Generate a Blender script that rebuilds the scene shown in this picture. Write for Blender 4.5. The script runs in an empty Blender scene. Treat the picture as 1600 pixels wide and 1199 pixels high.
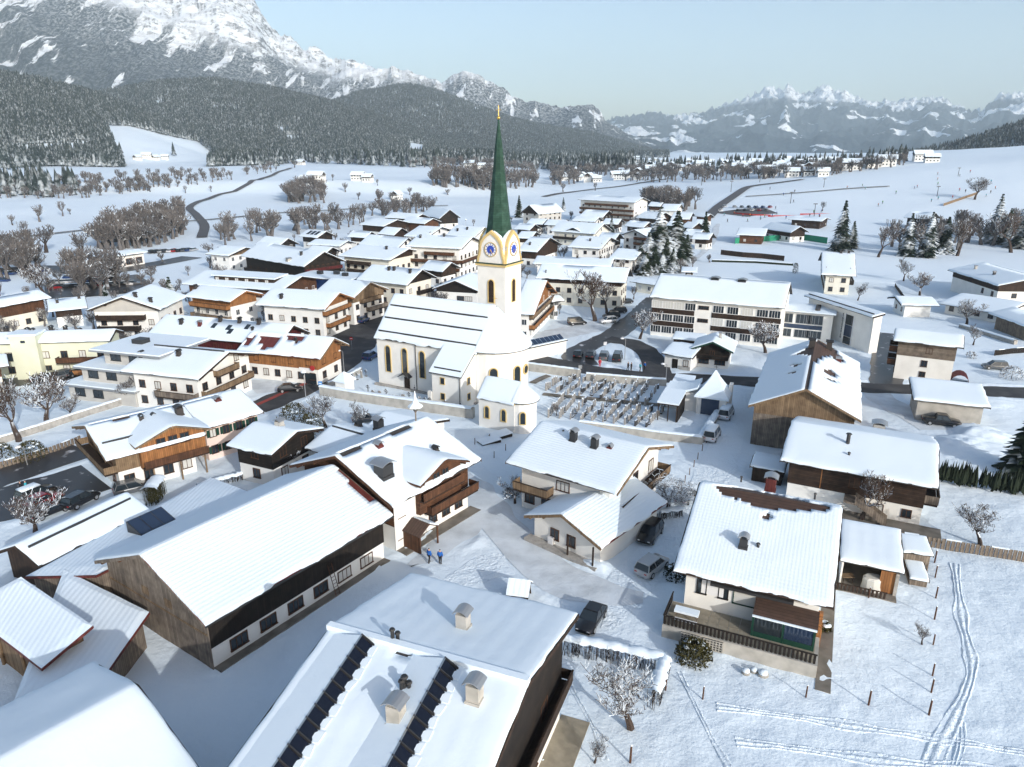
import bpy, math, random
import numpy as np
from mathutils import Vector, Matrix
random.seed(11); rng = np.random.default_rng(5)
SC = bpy.context.scene; COL = SC.collection
PI = math.pi
# ------------------------------------------------------------ camera, sky, sun, exposure
CAM_H, PITCH, FPX = 42.0, math.radians(18.2), 1111.0
cd = bpy.data.cameras.new('camera'); cam = bpy.data.objects.new('camera', cd); COL.objects.link(cam)
cam.location = (0, 0, CAM_H); cam.rotation_euler = (PI/2 - PITCH, 0, 0)
cd.sensor_width = 36; cd.lens = 36*FPX/1600; cd.clip_start = 0.5; cd.clip_end = 60000
SC.camera = cam
SUN_AZ, SUN_EL = math.radians(146), math.radians(21)      # azimuth clockwise from +Y
W = bpy.data.worlds.new('World'); SC.world = W; W.use_nodes = True
wn = W.node_tree; bg = wn.nodes['Background']
sky = wn.nodes.new('ShaderNodeTexSky'); sky.sky_type = 'NISHITA'; sky.sun_disc = False
sky.sun_elevation = SUN_EL; sky.sun_rotation = SUN_AZ; sky.altitude = 800
sky.air_density = 1.0; sky.dust_density = 3.5; sky.ozone_density = .6
wn.links.new(sky.outputs[0], bg.inputs[0]); bg.inputs[1].default_value = 0.15
sd = bpy.data.lights.new('sun', 'SUN'); sd.energy = 2.6; sd.angle = math.radians(0.5); sd.color = (1, .98, .95)
sun = bpy.data.objects.new('sun', sd); COL.objects.link(sun)
sv = Vector((math.sin(SUN_AZ)*math.cos(SUN_EL), math.cos(SUN_AZ)*math.cos(SUN_EL), math.sin(SUN_EL)))
sun.rotation_euler = sv.to_track_quat('Z', 'Y').to_euler(); sun.location = sv*300
SC.view_settings.view_transform = 'Standard'; SC.view_settings.look = 'None'
SC.view_settings.exposure = 0.35; SC.view_settings.gamma = 1
SC.render.engine = 'CYCLES'
cy = SC.cycles; cy.use_denoising = True; cy.max_bounces = 6; cy.diffuse_bounces = 3; cy.glossy_bounces = 2
cy.transmission_bounces = 2; cy.volume_bounces = 1; cy.transparent_max_bounces = 6
cy.use_adaptive_sampling = True; cy.adaptive_threshold = 0.02; cy.sample_clamp_indirect = 6

# ------------------------------------------------------------ survey helpers (photo pixel -> place)
cP, sP = math.cos(PITCH), math.sin(PITCH)
def ray(px, py):
    u = (px-800)/FPX; v = (599.5-py)/FPX
    return Vector((u, cP+v*sP, -sP+v*cP))
def un(px, py, z=0.0):
    d = ray(px, py); t = (z-CAM_H)/d.z
    return Vector((d.x*t, d.y*t, z))
def proj(x, y, z):
    dz = z-CAM_H; dep = y*cP-dz*sP
    return 800+FPX*x/dep, 599.5-FPX*(y*sP+dz*cP)/dep
def zat(y, py):
    v = (599.5-py)/FPX
    return CAM_H+y*(v*cP-sP)/(cP+v*sP)

# ------------------------------------------------------------ noise
def _h(i, j, s):
    n = (i*374761393+j*668265263+s*974634777) & 0x7fffffff
    n = ((n ^ (n >> 13))*1274126177) & 0x7fffffff
    return ((n ^ (n >> 16)) & 0xffff)/65535.0
def vnoise(x, y, s=0):
    x = np.asarray(x, float); y = np.asarray(y, float)
    i = np.floor(x).astype(np.int64); j = np.floor(y).astype(np.int64)
    fx = x-i; fy = y-j; fx = fx*fx*(3-2*fx); fy = fy*fy*(3-2*fy)
    a = _h(i, j, s); b = _h(i+1, j, s); c = _h(i, j+1, s); d = _h(i+1, j+1, s)
    return (a*(1-fx)+b*fx)*(1-fy)+(c*(1-fx)+d*fx)*fy
def fbm(x, y, o=4, s=0, ridged=False):
    t = 0; a = .5; f = 1
    for k in range(o):
        n = vnoise(x*f, y*f, s+k)
        if ridged: n = 1-np.abs(2*n-1)
        t = t+a*n; a *= .5; f *= 2.03
    return t
def sstep(a, b, x):
    t = np.clip((x-a)/(b-a), 0, 1); return t*t*(3-2*t)

# ------------------------------------------------------------ terrain
def ridge(pts, R, sub=0):
    th = []; z = []
    for px, py in pts:
        d = ray(px, py); th.append(math.atan2(d.x, d.y)); z.append(CAM_H+R*d.z/math.hypot(d.x, d.y)-sub)
    return np.array(th), np.array(z)
LAYERS = [  # foot range, ridge range, ridge line
 (1120, 1900, ridge([(-900,60),(-300,75),(0,112),(60,122),(130,137),(200,160),(260,187),(330,215),(400,240),(460,262)], 1900, 16)),
 (1500, 2800, ridge([(-300,190),(60,168),(130,148),(200,134),(260,124),(340,121),(420,133),(500,152),(560,168),(620,188),(680,210),(760,238),(840,255)], 2800, 14)),
 (2300, 3900, ridge([(380,215),(440,185),(500,162),(560,143),(610,132),(640,130),(680,138),(740,162),(800,185),(860,197),(920,207),(1000,230),(1080,250)], 3900, 12)),
 (1250, 1700, ridge([(1290,280),(1340,262),(1400,246),(1450,232),(1500,219),(1550,203),(1600,186),(1700,158),(1900,110),(2300,60)], 1700, 14)),
]
def terr(x, y):
    x = np.asarray(x, float); y = np.asarray(y, float)
    r = np.hypot(x, y); th = np.arctan2(x, y)
    q = (r-420)/70.0
    h = 23*(1-np.exp(-.021*70*np.logaddexp(0, q)/23))
    h = h + sstep(300, 620, y)*np.clip((x-60)/340, 0, 1.5)*28*(1-sstep(900, 1500, r))
    h = h + sstep(0, 1, (y-640-.12*x)/60)*sstep(60, -60, x)*9*(1-sstep(1500, 2200, r))
    h = h + (fbm(x/160, y/160, 3, 40)-.45)*8*sstep(260, 600, r)
    for k, (rf, rr, (tt, zz)) in enumerate(LAYERS):
        zr = np.interp(th, tt, zz, left=0, right=0)
        t = (r-rf)/(rr-rf)
        up = np.clip(t, 0, 1)**1.15; dn = 1-.5*np.clip((r-rr)/(rr*.5), 0, 1)
        hill = zr*up*dn + (fbm(x/260, y/260, 4, 60+k)-.47)*70*np.clip(t, 0, 1)*np.clip(1.25-t, .15, 1)
        h = np.where((zr > 0) & (t > 0), np.maximum(h, hill), h)
    return h
def tz(x, y): return float(terr(x, y))
def hit(px, py):
    d = ray(px, py); p = un(px, py, 0) if d.z < -1e-4 else None
    if p is not None and 0 < p.y < 240: return p
    ts = 200*1.012**np.arange(280)/d.y
    g = CAM_H+d.z*ts-terr(d.x*ts, d.y*ts)
    k = int(np.argmax(g < 0)) if (g < 0).any() else len(ts)-1
    k = max(k, 1); a, b = ts[k-1], ts[k]
    for _ in range(18):
        m = (a+b)/2
        if CAM_H+d.z*m-tz(d.x*m, d.y*m) < 0: b = m
        else: a = m
    return Vector((d.x*b, d.y*b, tz(d.x*b, d.y*b)))

# ------------------------------------------------------------ materials
MATS = {}
def pmat(name, col, rough=.8, metal=0., bump=None, var=None, spec=.3, coords='Object', stripe=None, coat=0):
    """col rgb; var=(col2, scale, lo, hi) noise mix; bump=(scale, strength, dist); stripe=(axis, period, strength, dark)"""
    m = bpy.data.materials.new(name); m.use_nodes = True; nt = m.node_tree; N = nt.nodes; Lk = nt.links
    b = N['Principled BSDF']; b.inputs['Base Color'].default_value = (*col, 1)
    b.inputs['Roughness'].default_value = rough; b.inputs['Metallic'].default_value = metal
    b.inputs['Specular IOR Level'].default_value = spec; b.inputs['Coat Weight'].default_value = coat
    tc = N.new('ShaderNodeTexCoord'); out = None; hgt = None
    if var:
        n = N.new('ShaderNodeTexNoise'); n.inputs['Scale'].default_value = var[1]; n.inputs['Detail'].default_value = 5
        Lk.new(tc.outputs[coords], n.inputs['Vector'])
        r = N.new('ShaderNodeValToRGB'); r.color_ramp.elements[0].position = var[2]; r.color_ramp.elements[1].position = var[3]
        r.color_ramp.elements[0].color = (*col, 1); r.color_ramp.elements[1].color = (*var[0], 1)
        Lk.new(n.outputs['Fac'], r.inputs['Fac']); out = r.outputs['Color']
    if stripe:
        ax, per, stren, dark = stripe
        sx = N.new('ShaderNodeSeparateXYZ'); Lk.new(tc.outputs['Object'], sx.inputs[0])
        def math_(op, a, b_=None):
            q = N.new('ShaderNodeMath'); q.operation = op
            for k, v in enumerate((a, b_)):
                if v is None: continue
                if isinstance(v, (int, float)): q.inputs[k].default_value = v
                else: Lk.new(v, q.inputs[k])
            return q.outputs[0]
        if ax == 'XY': src = math_('ADD', sx.outputs[0], sx.outputs[1])
        else: src = sx.outputs['XYZ'.index(ax)]
        dv = math_('DIVIDE', src, per); fr = math_('FRACT', dv); ab = math_('ABSOLUTE', math_('SUBTRACT', fr, .5))
        edge = math_('SMOOTHSTEP', ab, None) if False else math_('GREATER_THAN', ab, .43)
        fl = math_('FLOOR', dv); wn_ = N.new('ShaderNodeTexWhiteNoise'); wn_.noise_dimensions = '1D'; Lk.new(fl, wn_.inputs['W'])
        tone = math_('MULTIPLY_ADD', wn_.outputs['Value'], .5); N[-1].inputs[2].default_value = .72
        dk = math_('MULTIPLY', edge, 1-dark); fac = math_('MULTIPLY', tone, math_('SUBTRACT', 1.0, dk))
        mx = N.new('ShaderNodeMix'); mx.data_type = 'RGBA'; mx.blend_type = 'MULTIPLY'; mx.inputs[0].default_value = stren
        if out: Lk.new(out, mx.inputs[6])
        else: mx.inputs[6].default_value = (*col, 1)
        Lk.new(fac, mx.inputs[7]); out = mx.outputs[2]; hgt = math_('SUBTRACT', 1.0, edge)
    if out: Lk.new(out, b.inputs['Base Color'])
    if bump or hgt is not None:
        bp = N.new('ShaderNodeBump')
        if bump:
            n2 = N.new('ShaderNodeTexNoise'); n2.inputs['Scale'].default_value = bump[0]; n2.inputs['Detail'].default_value = 4
            Lk.new(tc.outputs[coords], n2.inputs['Vector']); Lk.new(n2.outputs['Fac'], bp.inputs['Height'])
            bp.inputs['Strength'].default_value = bump[1]; bp.inputs['Distance'].default_value = bump[2]
        else:
            Lk.new(hgt, bp.inputs['Height']); bp.inputs['Strength'].default_value = .5; bp.inputs['Distance'].default_value = .02
        Lk.new(bp.outputs[0], b.inputs['Normal'])
    MATS[name] = m
    return m
def snow_mat(name, waves=None, bumps=((.8, .22, .12), (6, .2, .03)), col=(.755, .85, .925), tint=None):
    """waves: list of (axis, period, height) ribs pressed through the snow by the roofing below"""
    m = bpy.data.materials.new(name); m.use_nodes = True; nt = m.node_tree; N = nt.nodes; Lk = nt.links
    b = N['Principled BSDF']; b.inputs['Base Color'].default_value = (*col, 1); b.inputs['Roughness'].default_value = .65
    b.inputs['Specular IOR Level'].default_value = .25
    tc = N.new('ShaderNodeTexCoord'); nrm = None
    if tint:
        n = N.new('ShaderNodeTexNoise'); n.inputs['Scale'].default_value = tint[1]; n.inputs['Detail'].default_value = 6
        Lk.new(tc.outputs['Object'], n.inputs['Vector'])
        r = N.new('ShaderNodeValToRGB'); r.color_ramp.elements[0].position = tint[2]; r.color_ramp.elements[1].position = tint[3]
        r.color_ramp.elements[0].color = (*tint[0], 1); r.color_ramp.elements[1].color = (*col, 1)
        Lk.new(n.outputs['Fac'], r.inputs['Fac']); Lk.new(r.outputs['Color'], b.inputs['Base Color'])
    for sc, st, di in bumps:
        n = N.new('ShaderNodeTexNoise'); n.inputs['Scale'].default_value = sc; n.inputs['Detail'].default_value = 3
        Lk.new(tc.outputs['Object'], n.inputs['Vector'])
        bp = N.new('ShaderNodeBump'); bp.inputs['Strength'].default_value = st; bp.inputs['Distance'].default_value = di
        Lk.new(n.outputs['Fac'], bp.inputs['Height'])
        if nrm: Lk.new(nrm, bp.inputs['Normal'])
        nrm = bp.outputs[0]
    for ax, per, hh in (waves or ()):
        wv = N.new('ShaderNodeTexWave'); wv.wave_type = 'BANDS'; wv.bands_direction = ax; wv.wave_profile = 'SIN'
        wv.inputs['Scale'].default_value = 0.314/per*1.0; wv.inputs['Distortion'].default_value = .4; wv.inputs['Detail'].default_value = 1
        Lk.new(tc.outputs['Object'], wv.inputs['Vector'])
        bp = N.new('ShaderNodeBump'); bp.inputs['Strength'].default_value = .55; bp.inputs['Distance'].default_value = hh
        Lk.new(wv.outputs['Fac'], bp.inputs['Height']); Lk.new(nrm, bp.inputs['Normal']); nrm = bp.outputs[0]
    Lk.new(nrm, b.inputs['Normal']); MATS[name] = m
    return m
def snowy(name, col, amount=.5, noise=2.5, soft=.12, col2=None):
    """a thing with snow lying on whatever faces up"""
    m = bpy.data.materials.new(name); m.use_nodes = True; nt = m.node_tree; N = nt.nodes; Lk = nt.links
    b = N['Principled BSDF']; b.inputs['Roughness'].default_value = .85; b.inputs['Specular IOR Level'].default_value = .15
    g = N.new('ShaderNodeNewGeometry'); sx = N.new('ShaderNodeSeparateXYZ'); Lk.new(g.outputs['Normal'], sx.inputs[0])
    n = N.new('ShaderNodeTexNoise'); n.inputs['Scale'].default_value = noise; n.inputs['Detail'].default_value = 3
    oi = N.new('ShaderNodeObjectInfo'); ad = N.new('ShaderNodeVectorMath'); ad.operation = 'ADD'
    tc = N.new('ShaderNodeTexCoord'); Lk.new(tc.outputs['Object'], ad.inputs[0]); Lk.new(oi.outputs['Random'], ad.inputs[1]); Lk.new(ad.outputs[0], n.inputs['Vector'])
    a = N.new('ShaderNodeMath'); a.operation = 'MULTIPLY_ADD'; a.inputs[1].default_value = 1.6; Lk.new(n.outputs['Fac'], a.inputs[0]); Lk.new(sx.outputs[2], a.inputs[2])
    r = N.new('ShaderNodeMapRange'); c = 1.5-amount; r.inputs['From Min'].default_value = c-soft; r.inputs['From Max'].default_value = c+soft
    Lk.new(a.outputs[0], r.inputs['Value'])
    mx = N.new('ShaderNodeMix'); mx.data_type = 'RGBA'; mx.inputs[6].default_value = (*col, 1); mx.inputs[7].default_value = (.76, .84, .91, 1)
    Lk.new(r.outputs[0], mx.inputs[0]); Lk.new(mx.outputs[2], b.inputs['Base Color'])
    if col2:
        m2 = N.new('ShaderNodeMix'); m2.data_type = 'RGBA'; m2.inputs[6].default_value = (*col, 1); m2.inputs[7].default_value = (*col2, 1)
        Lk.new(oi.outputs['Random'], m2.inputs[0]); Lk.new(m2.outputs[2], mx.inputs[6])
    MATS[name] = m
    return m
snow_mat('snow')
snow_mat('snow_ground', bumps=((.35, .35, .45), (1.3, .42, .2), (4.5, .5, .08)), tint=((.68, .78, .86), .05, .3, .6))
snow_mat('snow_trod', bumps=((.9, .7, .3), (3.2, .9, .16), (11, .7, .06)))
snow_mat('snow_packed', bumps=((.8, .4, .2), (5, .6, .05)), col=(.68, .74, .79), tint=((.50, .545, .58), .35, .3, .62))
snow_mat('snow_field', bumps=((.02, .3, 3), (.12, .25, .6)), tint=((.68, .77, .85), .004, .3, .6))
snow_mat('snow_ribbed', waves=[('X', .55, .035)])
snow_mat('snow_courses', waves=[('Y', .38, .035)])
snow_mat('snow_tiles', waves=[('Y', .36, .018), ('X', .33, .012)])
snow_mat('snow_seams', waves=[('X', 1.3, .016), ('Y', 1.6, .008)])
pmat('white', (.80, .79, .75), .9, bump=(6, .15, .02), var=((.72, .71, .67), .6, .35, .75))
pmat('cream', (.74, .71, .61), .9, bump=(6, .15, .02), var=((.66, .63, .54), .6, .35, .75))
pmat('pink', (.78, .62, .54), .9, bump=(6, .15, .02), var=((.72, .57, .5), .6, .35, .75))
pmat('pale_green', (.66, .68, .54), .9, bump=(6, .15, .02), var=((.6, .62, .48), .6, .35, .75))
pmat('grey_plaster', (.50, .49, .46), .9, bump=(6, .15, .02), var=((.43, .42, .4), .6, .35, .75))
pmat('concrete', (.46, .44, .40), .9, bump=(5, .3, .02), var=((.32, .31, .28), .9, .35, .7))
pmat('stone', (.40, .38, .35), .95, bump=(3, .6, .05), var=((.26, .25, .23), 1.6, .35, .7))
for nm, c, c2 in (('wood_dark', (.022, .014, .010), (.048, .028, .018)), ('wood_black', (.010, .008, .007), (.022, .016, .012)),
                  ('wood_brown', (.115, .052, .026), (.065, .03, .016)), ('wood_orange', (.34, .155, .055), (.24, .105, .04)),
                  ('wood_grey', (.25, .205, .16), (.13, .105, .085)), ('wood_tan', (.25, .175, .105), (.15, .10, .06)), ('wood_red', (.10, .014, .014), (.06, .01, .01))):
    pmat(nm, c, .8, var=(c2, 1.2, .3, .7), stripe=('XY', .24, .8, .35))
    pmat(nm+'_log', c, .8, var=(c2, 1.2, .3, .7), stripe=('Z', .24, .8, .35))
pmat('roof_dark', (.045, .04, .038), .7, bump=(8, .3, .02))
pmat('roof_brown', (.10, .06, .045), .7, stripe=('Y', .36, .8, .3), var=((.07, .045, .035), 2, .3, .7))
pmat('roof_red', (.15, .035, .03), .6, stripe=('X', .4, .7, .4), var=((.1, .025, .022), 2, .3, .7))
pmat('metal_dark', (.06, .06, .062), .45, metal=.6)
pmat('metal_grey', (.42, .43, .44), .4, metal=.7)
pmat('metal_white', (.75, .75, .75), .5)
pmat('asphalt', (.045, .045, .048), .75, bump=(14, .3, .02), var=((.085, .085, .085), .35, .45, .75))
pmat('asphalt_wet', (.035, .036, .04), .35, bump=(10, .2, .01), var=((.5, .5, .52), .55, .62, .72))
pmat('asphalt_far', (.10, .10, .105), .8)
pmat('red_lane', (.30, .06, .05), .8, bump=(14, .3, .02), var=((.2, .05, .045), .5, .4, .7))
pmat('glass', (.02, .028, .035), .06, spec=.7)
pmat('glass_blue', (.02, .035, .07), .08, spec=.8)
pmat('solar', (.004, .006, .014), .15, spec=.5)
pmat('curtain', (.55, .55, .52), .8)
pmat('copper', (.011, .045, .030), .6, stripe=('Z', .4, .6, .45), var=((.035, .09, .066), 1.3, .42, .75))
pmat('gold', (.75, .48, .12), .3, metal=.9)
pmat('ochre', (.60, .45, .20), .85)
pmat('clock_blue', (.03, .07, .42), .6)
pmat('clock_white', (.75, .75, .72), .6)
pmat('tile_patio', (.22, .195, .15), .85, bump=(7, .3, .02), var=((.3, .27, .21), 1.5, .35, .7))
pmat('paving', (.20, .18, .155), .9, bump=(6, .4, .03), var=((.12, .11, .09), .8, .4, .7))
pmat('earth', (.09, .07, .05), .95, bump=(4, .5, .05), var=((.16, .13, .09), 1.2, .4, .7))
pmat('rubber', (.015, .015, .015), .8)
pmat('lamp_red', (.35, .01, .01), .3); pmat('lamp_clear', (.7, .7, .7), .15)
for nm, c in (('black', (.012, .012, .014)), ('silver', (.42, .43, .44)), ('white', (.75, .75, .75)), ('red', (.30, .012, .015)), ('blue', (.02, .05, .16)), ('grey', (.11, .115, .12)), ('green', (.05, .16, .09))):
    pmat('paint_'+nm, c, .28, metal=.25, spec=.5, coat=.6)
pmat('skin', (.55, .33, .24), .6)
for nm, c in (('jacket_blue', (.02, .12, .42)), ('jacket_dark', (.02, .02, .024)), ('jacket_teal', (.05, .42, .50)), ('jacket_red', (.42, .02, .03)), ('trousers', (.02, .02, .023)), ('trousers_red', (.5, .03, .06)), ('jacket_white', (.7, .7, .7)), ('jacket_green', (.08, .3, .1)), ('jacket_orange', (.6, .16, .02))):
    pmat(nm, c, .8)
pmat('hedge_dark', (.012, .02, .010), .9)
pmat('cloth_green', (.02, .22, .13), .8); pmat('green_dark', (.008, .045, .03), .6)
pmat('sign_blue', (.03, .2, .5), .5); pmat('sign_red', (.36, .03, .03), .6); pmat('sign_white', (.8, .8, .8), .5); pmat('letter', (.03, .03, .035), .6)
snowy('bark', (.06, .045, .038), .12, 3.0)
snowy('bark_dark', (.05, .038, .032), .0, 3.0)
snowy('twig', (.075, .055, .045), .26, 2.5)
snowy('twig_bare', (.12, .112, .11), .06, 2.5)
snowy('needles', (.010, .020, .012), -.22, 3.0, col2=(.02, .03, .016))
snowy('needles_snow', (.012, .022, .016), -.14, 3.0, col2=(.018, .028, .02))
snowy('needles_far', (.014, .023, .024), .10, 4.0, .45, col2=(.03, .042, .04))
snowy('leaf_bush', (.045, .042, .014), -.3, 3)
snowy('shrub', (.07, .05, .04), .05, 2)
snowy('hedge', (.045, .032, .024), .0, 3)
snowy('stone_snowy', (.24, .235, .23), .62, 2)
snowy('grave_dark', (.06, .06, .062), .2, 2)
snowy('grave_light', (.30, .29, .275), .2, 2)

# ------------------------------------------------------------ mesh building
class MB:
    def __init__(s): s.v = []; s.f = []; s.m = []
    def add(s, vs, fs, m=0):
        o = len(s.v); s.v += [tuple(p) for p in vs]; s.f += [tuple(i+o for i in f) for f in fs]; s.m += [m]*len(fs)
    def poly(s, pts, m=0): s.add(pts, [tuple(range(len(pts)))], m)
    def box(s, x0, x1, y0, y1, z0, z1, m=0, M=None):
        p = [(x0,y0,z0),(x1,y0,z0),(x1,y1,z0),(x0,y1,z0),(x0,y0,z1),(x1,y0,z1),(x1,y1,z1),(x0,y1,z1)]
        if M is not None: p = [M @ Vector(q) for q in p]
        s.add(p, [(0,3,2,1),(4,5,6,7),(0,1,5,4),(1,2,6,5),(2,3,7,6),(3,0,4,7)], m)
    def extr(s, pts, dv, m=0, m_side=None):
        """prism: polygon pts (3d) pushed along dv"""
        n = len(pts); dv = Vector(dv); a = [Vector(p) for p in pts]; b = [p+dv for p in a]
        s.add(a+b, [tuple(range(n))[::-1], tuple(range(n, 2*n))], m)
        s.add(a+b, [(i, (i+1) % n, n+(i+1) % n, n+i) for i in range(n)], m if m_side is None else m_side)
    def tube(s, p0, p1, r0, r1, n=6, m=0, caps=True):
        p0 = Vector(p0); p1 = Vector(p1); d = (p1-p0)
        if d.length < 1e-6: return
        d.normalize(); a = d.orthogonal().normalized(); b = d.cross(a)
        vs = [p0+(a*math.cos(2*PI*i/n)+b*math.sin(2*PI*i/n))*r0 for i in range(n)]+[p1+(a*math.cos(2*PI*i/n)+b*math.sin(2*PI*i/n))*r1 for i in range(n)]
        fs = [(i, (i+1) % n, n+(i+1) % n, n+i) for i in range(n)]
        if caps: fs += [tuple(range(n))[::-1], tuple(range(n, 2*n))]
        s.add(vs, fs, m)
    def rings(s, rings, m=0, close=True, cap=True):
        """loft through equal-length rings of points"""
        n = len(rings[0]); o = len(s.v)
        for r in rings: s.v += [tuple(p) for p in r]
        k = n if close else n-1
        for j in range(len(rings)-1):
            for i in range(k):
                s.f.append((o+j*n+i, o+j*n+(i+1) % n, o+(j+1)*n+(i+1) % n, o+(j+1)*n+i)); s.m.append(m)
        if cap and close:
            s.f.append(tuple(o+i for i in range(n))[::-1]); s.m.append(m)
            s.f.append(tuple(o+(len(rings)-1)*n+i for i in range(n))); s.m.append(m)
    def mesh(s, name, mats, smooth=False):
        me = bpy.data.meshes.new(name); me.from_pydata(s.v, [], s.f)
        for m in mats: me.materials.append(MATS[m] if isinstance(m, str) else m)
        if len(mats) > 1: me.polygons.foreach_set('material_index', s.m)
        if smooth: me.polygons.foreach_set('use_smooth', [True]*len(me.polygons))
        me.update(); return me
    def build(s, name, mats, parent=None, smooth=False, **kw):
        if isinstance(mats, str): mats = [mats]
        return place(name, s.mesh(name, mats, smooth), parent, **kw)
def place(name, data, parent=None, loc=(0,0,0), rz=0, scale=1.0, mats=None):
    o = bpy.data.objects.new(name, data); COL.objects.link(o)
    o.location = loc; o.rotation_euler = (0, 0, rz)
    if scale != 1.0: o.scale = (scale,)*3 if isinstance(scale, (int, float)) else scale
    if parent is not None: o.parent = parent
    if mats:
        for i, m in enumerate(mats):
            if m: o.material_slots[i].link = 'OBJECT'; o.material_slots[i].material = MATS[m]
    return o
def tag(o, label=None, cat=None, group=None, kind=None):
    if label: o['label'] = label
    if cat: o['category'] = cat
    if group: o['group'] = group
    if kind: o['kind'] = kind
    return o
def thing(name, label, cat, loc=(0,0,0), rz=0, group=None, scale=1.0):
    o = place(name, None, None, loc, rz, scale); o.empty_display_size = .2
    return tag(o, label, cat, group)
def copy_tree(o, parent=None):
    c = o.copy(); COL.objects.link(c); c.parent = parent
    for ch in o.children: copy_tree(ch, c)
    return c
def grid_mesh(name, X, Y, Z, mats, smooth=True, parent=None):
    nx, ny = X.shape; v = np.stack([X, Y, Z], -1).reshape(-1, 3)
    i = np.arange(nx*ny).reshape(nx, ny)
    f = np.stack([i[:-1, :-1], i[1:, :-1], i[1:, 1:], i[:-1, 1:]], -1).reshape(-1, 4)
    me = bpy.data.meshes.new(name); me.vertices.add(len(v)); me.vertices.foreach_set('co', v.astype(np.float32).ravel())
    me.loops.add(f.size); me.loops.foreach_set('vertex_index', f.astype(np.int32).ravel())
    me.polygons.add(len(f)); me.polygons.foreach_set('loop_start', np.arange(0, f.size, 4, dtype=np.int32))
    me.update(calc_edges=True); me.validate()
    if smooth: me.polygons.foreach_set('use_smooth', [True]*len(f))
    for m in mats: me.materials.append(MATS[m] if isinstance(m, str) else m)
    return place(name, me, parent)
# ------------------------------------------------------------ ground, roads
def P2(pts): return [un(*p) for p in pts]
def smooth_line(pts, step=1.0):
    """Catmull-Rom through points, resampled"""
    p = [Vector(q) for q in pts]; p = [p[0]*2-p[1]]+p+[p[-1]*2-p[-2]]; out = []
    for i in range(1, len(p)-2):
        L = (p[i+1]-p[i]).length; n = max(2, int(L/step))
        for k in range(n):
            t = k/n
            out.append(.5*((2*p[i])+(p[i+1]-p[i-1])*t+(2*p[i-1]-5*p[i]+4*p[i+1]-p[i+2])*t*t+(3*p[i]-p[i-1]-3*p[i+1]+p[i+2])*t**3))
    out.append(p[-2]); return out
ROADS = [  # name, label-free structure: pixel line, width, material, lift, bank
 ('village_road', [(-90,782),(0,745),(70,722),(130,703)], 7.5, 'asphalt_wet', .05, .3),
 ('village_road', [(395,640),(440,622),(480,604),(522,578),(552,552),(575,528),(592,505),(604,485)], 6.5, 'asphalt', .05, .15),
 ('church_square', [(500,545),(545,522),(585,498),(620,478)], 10, 'asphalt', .04, 0),
 ('village_road', [(800,556),(860,566),(920,578),(1000,588),(1100,593),(1186,597),(1280,601),(1352,606),(1424,609),(1545,612),(1700,618)], 6.2, 'asphalt', .05, .35),
 ('side_road', [(915,572),(900,556),(918,541),(955,525),(985,503),(1008,483),(1024,466)], 6.0, 'asphalt_wet', .045, .25),
 ('side_road', [(948,530),(985,536),(1010,549),(1022,566),(1030,588)], 5.5, 'asphalt', .06, .2),
 ('driveway', [(1376,520),(1382,545),(1385,575),(1384,603)], 5.5, 'asphalt_wet', .04, 0),
 ('driveway', [(1368,615),(1395,634),(1425,650),(1460,672)], 5.0, 'snow_packed', .04, 0),
 ('snow_lane', [(716,735),(738,765),(768,800),(800,838),(832,872),(880,905),(940,925),(1005,935)], 5.2, 'snow_packed', .05, .15),
 ('snow_lane', [(762,790),(738,815),(706,842),(676,866),(640,885)], 3.6, 'snow_packed', .045, .1),
 ('snow_lane', [(1150,600),(1144,640),(1136,690),(1118,735),(1090,778),(1060,815),(1030,860),(985,915),(950,985)], 4.6, 'snow_trod', .04, 0),
 ('hotel_road', [(-40,602),(60,594),(150,583),(190,575)], 6, 'asphalt_wet', .04, .1),
 ('shop_yard', [(392,606),(430,600),(480,596),(505,590)], 9, 'snow_packed', .035, 0),
 ('village_street', [(604,485),(640,472),(690,456),(740,446)], 5, 'asphalt', .045, .1),
 ('car_park', [(842,530),(880,520),(940,508),(985,490)], 9, 'snow_packed', .03, .2),
 ('snow_trampled_lane', [(700,915),(735,898),(765,880),(790,878)], 6, 'snow_trod', .04, 0),
 ('parking_area', [(-30,795),(60,772),(150,745)], 11, 'asphalt_wet', .03, 0),
]
def road_line(px): return smooth_line([un(*p) for p in px], 1.0)
RL = [(n, road_line(px), w, m, lift, bank) for n, px, w, m, lift, bank in ROADS]
MOUNDS = [(p, r, h) for p, r, h in (((752,885), 4, .1), ((782,912), 5, .14), ((712,905), 5, .12), ((905,902), 3.4, .8), ((880,915), 2.8, .5), ((935,888), 2.5, .6), ((640,690), 6, .5),
          ((755,850), 3, .1), ((1210,560), 4, .8), ((1165,580), 4, .7), ((1500,700), 6, 1.2), ((1530,680), 6, 1.3), ((30,808), 3, .5), ((1060,930), 3, .3), ((700,690), 5, .6), ((740,700), 5, .5), ((1540,630), 6, .6), ((760,915), 4, .15))]
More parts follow.
